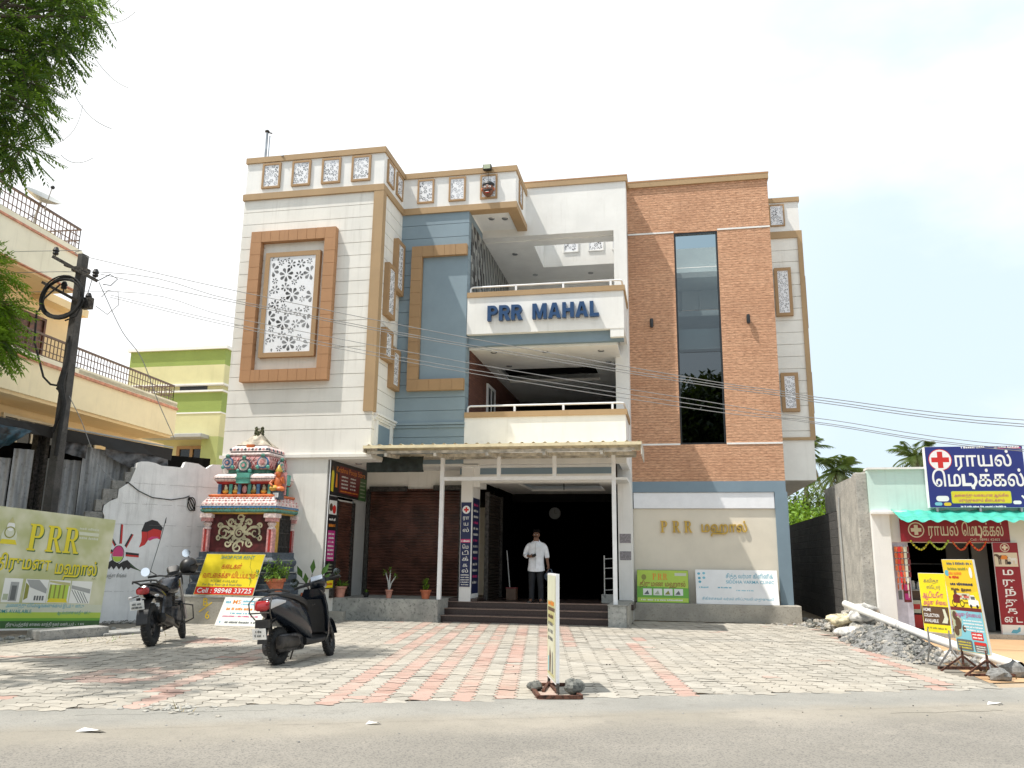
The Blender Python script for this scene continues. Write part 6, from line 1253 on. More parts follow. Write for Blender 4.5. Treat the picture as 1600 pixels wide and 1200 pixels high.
for k in range(9):
    r1, r2, dx, dz = .50+q.uniform(-.05, .03), .46+q.uniform(-.05, .03), q.uniform(-.03, .03), q.uniform(-.03, .03)
    b.tube([(-12.88+dx+r1*math.cos(t*.2618), PY-.22-.02*(k % 4), 6.84+dz+r2*math.sin(t*.2618)) for t in range(25)], .018, 'black_rubber', 6)
b.tube([(-13.4, PY-.26, 6.55), (-13.3, PY-.26, 6.85), (-12.95, PY-.26, 7.15)], .02, 'black_rubber', 6); b.tube([(-12.5, PY-.26, 7.0), (-12.3, PY-.26, 6.75), (-12.45, PY-.26, 6.4), (-12.7, PY-.26, 6.32)], .018, 'black_rubber', 6)
tag(b.build('cable_coil', None, smooth=True), 'thick coil of black cable hung on the electricity pole', 'cable')
flat('wire', (.30, .30, .30), .5, .3)
def wire(pts, label, r=.008, name='overhead_wire'):
    P = []; pts = [Vector(p) for p in pts]
    for i in range(len(pts)-1):                                                 # smooth curve through the points
        p0, p1, p2, p3 = pts[max(0, i-1)], pts[i], pts[i+1], pts[min(len(pts)-1, i+2)]
        for k in range(6):
            t = k/6; P.append(.5*((2*p1)+(p2-p0)*t+(2*p0-5*p1+4*p2-p3)*t*t+(3*p1-p0-3*p2+p3)*t**3))
    P.append(pts[-1]); b = MB(); b.tube(P, r, 'wire', 5); tag(b.build(name, None, smooth=True), label, 'wire', 'wires from the electricity pole across the hall front')
def W3(l, dz=0, end=None, start=None): return ([(start[0], PY, start[1])] if start else [])+[(x, PY, z+dz) for x, z in l]+([(end[0], PY, end[1])] if end else [])
TOP = [(-13.28, 8.06), (-12.69, 7.89), (-8.86, 6.87), (-4.48, 5.79), (.43, 4.70), (2.03, 4.40), (2.85, 4.24), (5.88, 3.80), (12, 3.4)]
SEC = [(-12.2, 7.49), (-8.84, 6.65), (-4.47, 5.64), (.43, 4.645), (2.03, 4.36), (2.85, 4.19), (5.87, 3.73), (12, 3.3)]
LOW = [(-11.9, 7.03), (-8.84, 6.27), (-3.84, 5.14), (.43, 4.30), (2.0, 3.99), (2.83, 3.86), (5.85, 3.36), (12, 3.0)]
LOW2 = [(-11.88, 6.94), (-8.83, 6.14), (-4.46, 5.14), (.42, 4.21), (1.99, 3.93), (2.82, 3.79), (5.83, 3.30), (12, 2.95)]
wire(W3(TOP, start=(-20, 8.3)), 'topmost of the thin wires crossing the hall front from the pole', .0075); wire(W3(SEC, start=(-20, 7.7)), 'second wire from the top crossing the hall front', .0075); wire(W3(SEC, -.045), 'third wire, running just under the second one across the hall front', .0075)
wire(W3(LOW, start=(-20, 7.2)), 'fourth wire from the top, first of the lower three crossing the hall front', .0065); wire(W3(LOW2), 'fifth wire from the top, next to lowest across the hall front', .0065); wire(W3([(x, z-.05-.01*i) for i, (x, z) in enumerate(LOW2[:4])]+[(x, z-.03) for x, z in LOW2[4:]]), 'lowest of the wires crossing the hall front', .0065)
wire([(-12.2, PY, 7.25), (-12.05, 14.8, 7.0), (-11.6, 14.95, 6.15), (-11.24, 15.2, 5.6), (-11.0, 15.6, 4.7), (-10.78, 16.0, 3.94)], 'thin service wire dropping steeply from the pole towards the white wall', .009, 'service_wire')
b = MB(); b.tube([(-12.15, PY-.1, 7.25), (-11.95, PY, 7.42), (-11.75, PY, 7.30), (-11.9, PY, 7.16), (-12.1, PY, 7.2)], .01, 'black_rubber', 5); b.tube([(-12.3, PY-.1, 7.3), (-12.45, PY, 7.0), (-12.35, PY, 6.8)], .008, 'black_rubber', 5); b.tube([(-12.2, PY, 6.7), (-11.9, PY, 6.5), (-11.65, PY, 6.7), (-11.7, PY, 7.0), (-11.95, PY, 7.05), (-12.1, PY, 6.9)], .008, 'wire', 5); b.build('jumper_wire', T, smooth=True)
wire([(-12.72, PY, 4.9), (-12.3, 14.9, 4.2), (-12.0, 15.2, 3.3), (-11.7, 15.4, 2.95)], 'thin drop wire from the pole to the top of the broken white wall', .008, 'service_wire')

# ================================================================== houses on the left
plaster('yellow_house', (.88, .77, .52), .3, (.40, .32, .2)); plaster('yellow_pale', (.86, .81, .64), .4, (.45, .4, .28)); plaster('orange_house', (.85, .66, .38), .2, (.4, .25, .12)); flat('salmon', (.62, .27, .17), .6, var=.15); flat('wood_brown', (.15, .06, .035), .5, var=.3, vscale=8); flat('grille', (.16, .11, .09), .5, .3)
HY = thing('yellow_house', 'two storey yellow house with salmon trim and iron railings behind the shed', 'house', (-17, 16, 0))
def hx(y): return -15+.065*(22.5-y)
hd = Vector((-.065, 1, 0)).normalized(); hn = Vector((hd.y, -hd.x, 0))          # hn towards the street
def hp(y, z, d=0): return Vector((hx(y), y, z))+hn*d
def hbox(mb, y0, y1, z0, z1, d0, d1, m):
    A_ = [hp(y0, z0, d0), hp(y1, z0, d0), hp(y1, z0, d1), hp(y0, z0, d1)]; B_ = [p+Vector((0, 0, z1-z0)) for p in A_]
    mb.add(A_+B_, [(0, 3, 2, 1), (4, 5, 6, 7), (0, 1, 5, 4), (1, 2, 6, 5), (2, 3, 7, 6), (3, 0, 4, 7)], m)
b = MB(); hbox(b, 5, 17.05, 7.92, 8.80, -.2, 0, 'yellow_pale'); hbox(b, 16.85, 17.05, 7.92, 8.80, -4, -.2, 'yellow_pale'); hbox(b, 5, 16.95, 7.85, 7.93, -6, -.05, 'orange_house'); b.build('roof_parapet', HY)
b = MB(); hbox(b, 5, 17.08, 8.80, 8.85, -.22, .04, 'salmon'); hbox(b, 5, 22.2, 5.80, 5.87, -.22, .05, 'salmon'); hbox(b, 5, 17.05, 7.90, 7.925, -.2, .03, 'salmon'); b.build('trim_band', HY)
b = MB(); hbox(b, 5, 17.05, 8.85, 9.0, -.2, 0, 'yellow_pale'); hbox(b, 5, 9.0, 9.0, 9.3, -.6, -.4, 'yellow_house'); hbox(b, 10.5, 14.2, 9.0, 9.28, -.5, -.3, 'yellow_house'); hbox(b, 15.4, 16.5, 9.0, 9.25, -.6, -.4, 'yellow_house'); b.build('roof_kerb', HY)
b = MB(); hbox(b, 5, 18.4, 4.9, 7.9, -7, -1.15, 'orange_house'); hbox(b, 16.95, 18.6, 7.72, 7.92, -6, -.75, 'orange_house'); hbox(b, 5, 23.6, 0, 4.95, -7, -1.15, 'orange_house'); b.build('wall', HY)
b = MB(); hbox(b, 5, 22.2, 5.0, 5.80, -.2, 0, 'yellow_house'); hbox(b, 22.0, 22.2, 5.0, 5.8, -5, -.2, 'yellow_house'); hbox(b, 5, 22.1, 4.92, 5.02, -6, -.06, 'orange_house'); hbox(b, 5, 22.2, 5.87, 6.0, -.2, 0, 'yellow_pale'); hbox(b, 16.2, 22, 5.02, 6.25, -3.4, -3.2, 'yellow_house'); hbox(b, 17.5, 22.2, 5.9, 6.05, -.2, 0, 'yellow_pale'); b.build('balcony_parapet', HY)
def hrail(y0, y1, z0, z1, ret):
    r_ = MB(); n = int((y1-y0)/.13)
    for i in range(n+1): y = y0+(y1-y0)*i/n; r_.bar(hp(y, z0, -.1), hp(y, z1, -.1), .016, .016, 'grille')
    for z in (z0+.05, (z0*2+z1)/3, (z0+2*z1)/3): r_.bar(hp(y0, z, -.1), hp(y1, z, -.1), .016, .02, 'grille')
    r_.bar(hp(y0, z1, -.1), hp(y1, z1, -.1), .05, .05, 'grille')
    for i in range(10): r_.bar(hp(y1, z0, -.1-.14*i), hp(y1, z1, -.1-.14*i), .016, .016, 'grille')
    for z in (z0+.05, (z0+z1)/2, z1): r_.bar(hp(y1, z, -.1), hp(y1, z, -ret), .03, .03, 'grille')
    r_.build('railing', HY)
hrail(5, 17.0, 9.0, 9.58, 1.6); hrail(5, 22.1, 6.0, 6.55, 2.2)
def hwin(y0, y1, z0, z1, d, name='window', grid=4):
    f = MB(); 
    for a in ((y0, y0+.07, z0, z1), (y1-.07, y1, z0, z1), (y0+.07, y1-.07, z0, z0+.07), (y0+.07, y1-.07, z1-.07, z1)): hbox(f, *a, d, d+.06, 'wood_brown' if name == 'door' else 'p_cream')
    for k in range(1, grid): y = y0+(y1-y0)*k/grid; hbox(f, y-.03, y+.03, z0+.07, z1-.07, d, d+.05, 'wood_brown' if name == 'door' else 'p_cream')
    fo = f.build(name, HY); g = MB(); hbox(g, y0+.05, y1-.05, z0+.05, z1-.05, d, d+.02, 'dark_pane' if name != 'door' else 'wood_brown'); g.build('pane' if name != 'door' else 'leaf', fo)
hwin(15.9, 17.5, 5.05, 7.35, -1.15, 'door', 3); hwin(12.6, 14.6, 6.0, 7.3, -1.15); hwin(16.5, 18.6, 3.6, 4.72, -1.15, 'window', 4); hwin(19.3, 20.1, 3.5, 4.62, -1.15, 'window', 2); hwin(21.2, 22.5, 3.5, 4.5, -1.15, 'window', 3); hwin(22.6, 23.3, 2.4, 4.55, -1.15, 'door', 2)
b = MB(); b.lathe((0, 0, 0), [(.0, .0), (.15, .015), (.3, .07), (.42, .15), (.43, .15), (.3, .06), (.15, .0), (.0, -.012)], 'pillar_grey', 20)
M_ = Matrix.Translation((-14.75, 15.6, 9.75)) @ Vector((.45, -.15, .75)).to_track_quat('Z', 'Y').to_matrix().to_4x4()
for i, v in enumerate(b.v): b.v[i] = tuple(M_ @ Vector(v))
b.tube([(-14.75, 15.6, 9.72), (-14.85, 15.6, 9.3), (-14.85, 15.6, 9.0)], .03, 'pillar_grey', 7); b.bar((-14.62, 15.6, 9.45), (-14.40, 15.5, 10.0), .02, .02, 'steel'); b.ball((-14.38, 15.5, 10.02), .05, 'black', 8, 5); b.bar((-14.85, 15.6, 9.4), (-15.1, 15.3, 9.0), .02, .02, 'steel')
tag(b.build('satellite_dish', None, smooth=True), 'grey satellite dish behind the roof railing of the yellow house', 'dish')
plaster('green_deep', (.27, .35, .085), .3, (.2, .28, .06)); plaster('green_pale', (.62, .59, .33), .35, (.4, .4, .2)); plaster('green_mid', (.40, .45, .17), .3, (.3, .33, .1))
GH = thing('green_house', 'flat roofed house in green and pale yellow bands behind the yellow house', 'house', (-18, 30, 0))
gx0, gx1, gy = -21.2, -17.0, 28
b = MB(); b.box(gx0, gx1, gy, gy+8, 8.75, 9.38, 'green_deep'); b.box(gx0, gx1, gy, gy+8, 6.85, 7.62, 'green_deep'); b.box(gx0, gx1, gy, gy+8, 7.62, 7.72, 'green_mid'); b.build('green_band', GH)
b = MB(); b.box(gx0, gx1, gy, gy+8, 7.98, 8.75, 'green_pale'); b.box(gx0+.1, gx1-.1, gy+.15, gy+7.9, 7.72, 7.98, 'green_pale'); b.box(gx0, gx1, gy, gy+8, 5.9, 6.82, 'green_pale'); b.box(gx0, gx1-.7, gy+.5, gy+8, 0, 5.9, 'green_pale'); b.box(gx1-.7, gx1, gy, gy+8, 0, 5.9, 'green_mid'); b.build('wall', GH)
b = MB(); b.box(gx0-.1, gx1+.1, gy-.1, gy+8.1, 9.38, 9.50, 'white_plain'); b.box(gx0-.05, gx1+.05, gy-.08, gy+8.1, 7.93, 8.0, 'white_plain'); b.box(gx0-.05, gx1+.05, gy-.08, gy+8.1, 7.66, 7.73, 'white_plain'); b.box(gx0, gx1+.02, gy-.02, gy+8, 6.81, 6.86, 'white_plain'); b.build('ledge', GH)
b = MB(); b.box(gx0+1.2, gx1-.4, gy-.55, gy+.1, 5.80, 5.95, 'pillar_grey'); b.build('sunshade', GH, bevel=.02)
b = MB(); b.box(-18.95, -17.75, gy+.14, gy+.2, 7.75, 7.96, 'dark_frame'); b.box(gx1-.02, gx1+.02, gy+.8, gy+1.5, 7.78, 7.95, 'dark_frame'); b.build('vent', GH)
f = MB(); wx0, wx1, wz0, wz1 = -19.0, -17.75, 3.9, 5.6
for a in ((wx0, wx0+.12, wz0, wz1), (wx1-.12, wx1, wz0, wz1), (wx0+.12, wx1-.12, wz0, wz0+.1), (wx0+.12, wx1-.12, wz1-.12, wz1), (-18.42, -18.30, wz0, wz1), (wx0, wx1, 4.8, 4.92)): f.box(a[0], a[1], gy+.40+.002*len(f.v)*.01, gy+.5, a[2], a[3], 'tan_mould')
fo = f.build('window', GH); g = MB(); g.box(wx0+.05, wx1-.05, gy+.46, gy+.49, wz0+.05, wz1-.05, 'dark_pane'); g.build('pane', fo)
b = MB(); b.bar((-19.9, gy-.4, 3.5), (-19.9, gy-.4, 4.9), .06, .06, 'steel'); b.bar((-19.9, gy-.4, 4.9), (-19.2, gy-.4, 4.8), .05, .05, 'steel'); b.build('pipe', GH)

# ================================================================== things hung on the roof edge
b = MB(); b.tube([(-10.86, 19, 11.3), (-10.87, 19, 13.1)], .035, 'steel', 8); b.tube([(-10.84, 19, 12.3), (-10.1, 18.6, 12.1)], .02, 'steel', 6); b.tube([(-10.78, 19, 11.3), (-10.78, 19, 12.98)], .02, 'steel', 6); b.ball((-10.87, 19, 13.12), (.07, .07, .05), 'dark_steel', 8, 5); b.tube([(-10.87, 19, 13.1), (-10.72, 19, 13.05)], .02, 'dark_steel', 6)
b.v = [(v[0]*.926, v[1]*.926, 1.4+(v[2]-1.4)*.926) for v in b.v]
tag(b.build('roof_pipe', None, smooth=True), 'thin grey metal pipe standing on the roof of the white block', 'pipe')
T = thing('floodlight', 'small grey floodlight on the box parapet above the hanging mask', 'lamp', (-4.4, 18.8, 11.34)); b = MB(); b.box(-4.51, -4.29, 18.62, 18.74, 11.22, 11.36, 'dark_steel'); b.build('housing', T, bevel=.01); b = MB(); b.box(-4.49, -4.31, 18.612, 18.62, 11.235, 11.345, 'p_sage'); b.build('lens', T); b = MB(); b.bar((-4.4, 18.74, 11.29), (-4.4, 18.85, 11.35), .03, .03, 'dark_steel'); b.build('bracket', T)
flat('skin_mask', (.20, .075, .04), .5, var=.2)
T = thing('festival_mask', 'painted demon face mask with moustache hung on the box parapet', 'mask', (-4.38, 18.7, 10.7)); b = MB(); mx_, my_, mz_ = -4.38, 18.72, 10.69
b.ball((mx_, my_, mz_), (.15, .09, .19), 'skin_mask', 16, 10); b.ball((mx_, my_-.09, mz_-.01), (.035, .04, .05), 'skin_mask', 8, 6)
for s_ in (-1, 1): b.ball((mx_+s_*.155, my_, mz_+.01), (.025, .025, .045), 's_orange', 8, 6)
b.build('face', T, smooth=True); b = MB(); b.ball((mx_, my_+.02, mz_+.15), (.155, .10, .09), 'black', 14, 8)
for s_ in (-1, 1): b.tube([(mx_, my_-.10, mz_-.055), (mx_+s_*.07, my_-.105, mz_-.05), (mx_+s_*.13, my_-.07, mz_-.02)], [.022, .02, .006], 'black', 6); b.bar((mx_+s_*.03, my_-.093, mz_+.085), (mx_+s_*.1, my_-.075, mz_+.10), .012, .02, 'black')
b.build('hair', T, smooth=True); b = MB()
for s_ in (-1, 1): b.ball((mx_+s_*.06, my_-.083, mz_+.045), (.033, .02, .026), 'p_white', 8, 6); b.ball((mx_+s_*.06, my_-.103, mz_+.045), (.013, .01, .014), 'black', 6, 4)
b.ball((mx_, my_-.085, mz_-.105), (.06, .02, .02), 'p_red', 8, 5); b.bar((mx_-.04, my_-.107, mz_-.1), (mx_+.04, my_-.107, mz_-.1), .012, .012, 'p_white'); b.tube([(mx_, my_, mz_+.2), (mx_-.01, my_+.02, mz_+.5)], .006, 'black', 5); b.build('features', T, smooth=True)
# ================================================================== plants
leafmat('leaf_pot', (.07, .17, .02), (.24, .42, .06)); leafmat('leaf_big', (.03, .10, .02), (.09, .22, .05)); leafmat('leaf_neem', (.03, .10, .045), (.22, .38, .03), .5); leafmat('leaf_bush', (.08, .18, .01), (.22, .38, .03)); leafmat('leaf_palm', (.035, .075, .015), (.14, .20, .05), .25); leafmat('leaf_dark', (.012, .028, .008), (.035, .06, .015), .2); leafmat('leaf_dry', (.16, .11, .03), (.26, .20, .06), .2)
rough_stone('bark', (.07, .055, .04), (.14, .115, .09), 10, .95, .6); flat('terracotta_pot', (.52, .15, .07), .6, var=.15); flat('pink_pot', (.56, .26, .19), .6, var=.15); flat('soil', (.05, .035, .025), .95, var=.4, vscale=30)
class Leaves(MB):
    def __init__(s): super().__init__(); s.tint = []
    def leaf(s, p, d, up_, L, w_, m, tint, fold=.15):
        p, d = Vector(p), Vector(d).normalized(); x = d.cross(Vector(up_)); x = x.normalized() if x.length > 1e-4 else Vector((1, 0, 0)); nrm = x.cross(d)
        s.add([p, p+d*L*.45+x*w_/2+nrm*L*fold*.4, p+d*L-nrm*L*fold*.3, p+d*L*.45-x*w_/2+nrm*L*fold*.4], [(0, 1, 2), (0, 2, 3)], m); s.tint += [tint]*4
def rdir(q, z=0): 
    while True:
        v = Vector((q.uniform(-1, 1), q.uniform(-1, 1), q.uniform(-1, 1)))
        if .05 < v.length < 1: v.normalize(); v.z += z; return v.normalized()
def pot(x, y, z, r, h_, m, label, fol, lm='leaf_pot', stem='bark'):
    T = thing('plant_pot', label, 'potted plant', (x, y, z)); b = MB(); b.lathe((x, y, z), [(r*.68, 0), (r*.9, h_*.78), (r*1.0, h_*.80), (r*1.06, h_*.82), (r*1.06, h_), (r*.95, h_), (r*.9, h_*.9), (0, h_*.9)], m, 20); b.build('pot', T, smooth=True, angle=35)
    L, S_ = Leaves(), MB(); fol(L, S_, x, y, z+h_*.9); L.build('foliage', T, fixn=False); S_.build('stem', T, smooth=True) if S_.v else None
q = random.Random(77)
def f_bush(L, S_, x, y, z):
    for k in range(40):
        d = rdir(q, 1.0); ln = q.uniform(.28, .58); P = [Vector((x, y, z)), Vector((x, y, z))+d*ln*.6, Vector((x, y, z))+d*ln+Vector((0, 0, -.03))]; S_.tube(P, [.006, .005, .003], 'bark', 4)
        for j in range(16):
            t = q.uniform(.3, 1); p = P[0].lerp(P[2], t); L.leaf(p, rdir(q, .1), (0, 0, 1), q.uniform(.07, .13), .034, 'leaf_pot', q.random())
def f_big(L, S_, x, y, z):
    for dx, dy, h_, l in ((-.18, -.05, .45, .30), (.02, .0, .58, .32), (.22, .02, .52, .34), (.3, -.05, .35, .26), (-.05, -.1, .3, .24)):
        p = Vector((x+dx, y+dy, z+h_*.75)); S_.tube([(x, y, z), (x+dx*.5, y+dy*.5, z+h_*.5), p], .008, 'leaf_pot' if False else 'bark', 5); L.leaf(p, (dx*1.5, dy, .55), (dx, -1, .3), l, .13, 'leaf_big', q.random(), .05)
def f_small(L, S_, x, y, z):
    for k in range(60): L.leaf((x+q.uniform(-.04, .04), y+q.uniform(-.04, .04), z), rdir(q, .8), (0, 0, 1), q.uniform(.1, .26), .04, 'leaf_pot', q.random())
def f_plum(L, S_, x, y, z):
    for dx, h_ in ((-.10, .40), (.02, .46), (.15, .32)):
        p = Vector((x+dx, y, z+h_)); S_.tube([(x, y, z), (x+dx*.3, y, z+h_*.5), p], [.022, .016, .012], 'pillar_grey', 6)
        for k in range(16): L.leaf(p+Vector((q.uniform(-.02, .02), 0, q.uniform(-.03, .02))), rdir(q, .25), (0, 0, 1), q.uniform(.06, .11), .03, 'leaf_pot', q.random()*.6)
def f_cactus(L, S_, x, y, z):
    for k in range(170):
        hh = q.uniform(0, .26); L.leaf((x+q.uniform(-.07, .07)*(1-hh*1.5), y+q.uniform(-.07, .07), z+hh), rdir(q, .3), (0, 0, 1), q.uniform(.03, .06), .03, 'leaf_bush', q.random())
pot(-8.30, 16.35, .59, .21, .36, 'terracotta_pot', 'large orange pot with bright bushy plant, next to the yellow rent board', f_bush)
pot(-7.74, 16.9, .32, .19, .32, 'terracotta_pot', 'orange pot with large broad leaves, half hidden by the scooter', f_big, 'leaf_big')
b = MB(); b.box(-8.0, -7.45, 16.6, 17.2, 0, .32, 'plinth_cement'); tag(b.build('concrete_block', None, bevel=.01), 'low concrete block carrying the broad leaved pot behind the scooter', 'block')
pot(-7.60, 18.2, .5, .15, .25, 'pink_pot', 'small pink pot with low green plant below the strip sign corner', f_small)
pot(-6.44, 18.3, .5, .085, .19, 'pink_pot', 'small pale pot with bare forked stems in front of the brown shutter', f_plum)
pot(-5.56, 18.3, .5, .125, .2, 'terracotta_pot', 'round orange pot with compact bright green plant beside the canopy post', f_cactus)

pot(-7.03, 18.4, .5, .07, .11, 'black', 'tiny dark pot with a few leaves at the foot of the grey shop pillar', lambda L, S_, x, y, z: [L.leaf((x, y, z), rdir(q, .9), (0, 0, 1), .09, .03, 'leaf_pot', q.random()) for k in range(14)])
# ---- big neem at upper left: trunk outside the picture, crown hanging in
def limb(b, a, c, r0, r1, q, n=7, wob=.12, m='bark'):
    a, c = Vector(a), Vector(c); P = []
    for i in range(n+1):
        t = i/n; P.append(a.lerp(c, t)+Vector((q.uniform(-1, 1), q.uniform(-1, 1), q.uniform(-1, 1)))*wob*math.sin(math.pi*t))
    b.tube(P, [r0+(r1-r0)*i/n for i in range(n+1)], m, 7); return P
def neem():
    T = thing('neem_tree', 'large neem tree with feathery leaves overhanging the upper left corner', 'tree', (-12.2, 7.4, 0)); q = random.Random(5)
    tr = MB(); limb(tr, (-12.2, 7.4, -.1), (-11.9, 7.6, 4.2), .30, .22, q, 8, .1)
    hubs = [(-11.2, 8.6, 7.2), (-11.3, 7.0, 7.8), (-10.8, 9.6, 6.0), (-10.8, 8.6, 9.2), (-11.0, 6.0, 6.8)]
    for h_ in hubs: limb(tr, (-11.9, 7.6, 4.1), h_, .14, .07, q, 7, .2)
    clumps = [(-9.75, 9.5, 9.7, .75, 1.3), (-9.1, 9.55, 9.75, .42, .9), (-8.75, 9.6, 9.6, .26, .6), (-10.3, 9.5, 9.0, .7, 1.4), (-9.55, 9.6, 9.05, .5, 1.1), (-9.1, 9.6, 9.1, .3, .7), (-10.1, 9.5, 8.2, .7, 1.4), (-9.5, 9.45, 8.45, .38, .9), (-9.35, 9.45, 7.95, .30, .7), (-9.95, 9.5, 7.45, .48, 1.0), (-9.45, 9.5, 7.35, .30, .7), (-10.6, 9.2, 7.9, .8, 1.2), (-10.4, 9.6, 10.0, .8, 1), (-9.6, 9.8, 10.5, .7, 1), (-9.0, 9.6, 10.3, .4, .7),
              (-9.45, 9.25, 5.3, .30, 1.6), (-9.3, 9.25, 4.78, .34, 2.2), (-9.2, 9.2, 4.25, .36, 2.2), (-9.5, 9.2, 4.5, .4, 1.8), (-9.8, 9.2, 4.7, .55, 1), (-9.75, 9.2, 5.5, .35, .5),
              (-10.4, 8.0, 8.2, .9, .8), (-10.2, 7.3, 9.0, .8, .6), (-10.9, 6.6, 7.6, .7, .6), (-11.4, 8.6, 9.4, 1.0, .8), (-9.9, 8.4, 10.4, .7, .6), (-9.4, 6.2, 9.3, .6, .5)]
    L = Leaves()
    for (x, y, z, r, dn) in clumps:
        h_ = min(hubs, key=lambda k: (Vector(k)-Vector((x, y, z))).length); P = limb(tr, h_, (x, y, z), .045, .015, q, 6, .12)
        for k in range(int(150*dn*r/.7)):
            v = rdir(q); rr = r*q.random()**.45; c = Vector((x, y, z))+Vector((v.x*rr, v.y*rr, v.z*rr*.85)); d = (v+Vector((q.uniform(-.5, .5), q.uniform(-.5, .5), q.uniform(-.9, .1)))).normalized(); ln = q.uniform(.22, .36); tt = min(1, max(0, q.gauss(.35, .25)+(.25 if v.z > .3 else 0)+(.45 if z < 6.3 else 0)))
            if q.random() < .06: tt = 1.0
            tip = c+d*ln+Vector((0, 0, -.05)); sd = d.cross(Vector((0, 0, 1))); sd = sd.normalized() if sd.length > .05 else Vector((1, 0, 0))
            if k % 7 == 0: tr.tube([Vector((x, y, z)).lerp(c, .25), c, tip], [.008, .005, .002], 'bark', 4)
            for j in range(7):
                t = j/6.5; p = c.lerp(tip, t)
                for s_ in (-1, 1): L.leaf(p, sd*s_*.8+d*.55+Vector((0, 0, -.2)), (0, 0, 1), q.uniform(.075, .11), .032, 'leaf_neem', min(1, max(0, tt+q.uniform(-.12, .12))))
            L.leaf(tip, d, (0, 0, 1), .09, .026, 'leaf_neem', tt)
    for (a, m_, e_) in (((-8.45, 9.5, 8.85), (-8.1, 9.5, 8.35), (-7.75, 9.5, 8.2)), ((-8.75, 9.5, 8.35), (-8.45, 9.5, 7.75), (-7.95, 9.5, 7.55)), ((-8.85, 9.5, 7.4), (-8.5, 9.5, 7.5), (-8.5, 9.5, 8.0)), ((-8.75, 9.5, 7.2), (-8.5, 9.5, 6.95), (-8.2, 9.5, 7.1)), ((-8.3, 9.5, 9.35), (-8.0, 9.5, 9.3), (-7.8, 9.5, 9.5)), ((-8.3, 9.5, 9.6), (-8.05, 9.5, 9.75), (-7.9, 9.5, 10.0))):
        tr.tube([Vector(a).lerp(Vector(m_), t)*(1-t)+Vector(m_).lerp(Vector(e_), t)*t for t in [i/8 for i in range(9)]], .005, 'pillar_grey', 4)
    tr.build('trunk', T, smooth=True); L.build('crown', T, fixn=False)
neem()
# ---- palms and bushes beyond the lane
def palm(x, y, zt, ln, seed, label, n=26, dry=5):
    T = thing('palm_tree', label, 'palm', (x, y, 0), 0, None); q = random.Random(seed); tr = MB(); P = [Vector((x+.5*math.sin(t*1.4), y, zt*t)) for t in [i/10 for i in range(11)]]; tr.tube(P, [.26-.10*i/10 for i in range(11)], 'bark', 9); tr.build('trunk', T, smooth=True); c = P[-1]; L = Leaves()
    for k in range(n):
        a = 2*math.pi*k/n*2.4+q.uniform(-.2, .2); el = q.uniform(-.5, 1.25); lf = 'leaf_palm'
        if k < dry: el = q.uniform(-1.2, -.8); lf = 'leaf_dry'
        d = Vector((math.cos(a)*math.cos(el), math.sin(a)*math.cos(el), math.sin(el))); pts = []
        for i in range(13): t = i/12; pts.append(c+d*ln*t+Vector((0, 0, -ln*.55*t*t)))
        tt = q.random()
        for i in range(1, 13):
            dd = (pts[i]-pts[i-1]).normalized(); sd = dd.cross(Vector((0, 0, 1))); sd = sd.normalized() if sd.length > .05 else Vector((1, 0, 0)); w_ = ln*.30*math.sin(math.pi*(.12+.85*i/12))
            for h_ in (0, .5):
                p = pts[i-1].lerp(pts[i], h_)
                for s_ in (-1, 1): L.leaf(p, sd*s_+dd*.6+Vector((0, 0, -.45)), (0, 0, 1), w_*q.uniform(.8, 1.1), ln*.022, lf, min(1, max(0, tt+q.uniform(-.2, .2))))
    L.build('crown', T, fixn=False)
palm(11.1, 60, 7.7, 3.1, 1, 'coconut palm with hanging dry fronds close behind the corner of the hall', 30, 6)
palm(16.3, 60, 8.6, 3.0, 2, 'coconut palm rising behind the mint wall of the medical shop', 24, 2)
palm(11.8, 78, 11.6, 3.4, 3, 'distant palm crown peeping out higher beside the hall corner', 24, 2)
def bush(name, cat, label, x, y, z0, rx, rz, n, lm, seed, size=.22, trunk=True):
    T = thing(name, label, cat, (x, y, 0)); q = random.Random(seed); L = Leaves(); tr = MB()
    if trunk: limb(tr, (x, y, 0), (x, y, z0), .14, .06, q, 6, .1)
    for k in range(14):
        v = rdir(q, .2); c = Vector((x+v.x*rx*.65, y+v.y*rx*.65, z0+v.z*rz*.65)); tr.tube([(x, y, max(.1, z0-rz)), c], [.05, .015], 'bark', 5); tt = q.random()
        for j in range(n//14):
            w_ = rdir(q); r = q.random()**.4*.5; p = c+Vector((w_.x*rx*r, w_.y*rx*r, w_.z*rz*r)); L.leaf(p, rdir(q), (0, 0, 1), size*q.uniform(.6, 1.2), size*.55, lm, min(1, max(0, tt*.6+q.uniform(0, .4))))
    tr.build('trunk', T, smooth=True); L.build('crown', T, fixn=False)
bush('bush', 'bush', 'bright green bush seen over the lane wall beside the hall corner', 7.0, 46, 3.2, 1.5, 1.5, 1500, 'leaf_bush', 3, .3); bush('bush', 'bush', 'sunlit yellow green bush left of the palm trunk over the lane wall', 5.4, 40, 2.4, 1.2, 1.4, 1300, 'leaf_bush', 4, .28); bush('tree', 'tree', 'dark tree filling the gap under the palm behind the lane wall', 8.9, 56, 4.2, 2.0, 2.2, 1800, 'leaf_palm', 8, .4); bush('bush', 'bush', 'light green bush nearest the grey wall end over the lane', 8.2, 44, 3.5, 1.1, 1.2, 1100, 'leaf_bush', 14, .3)
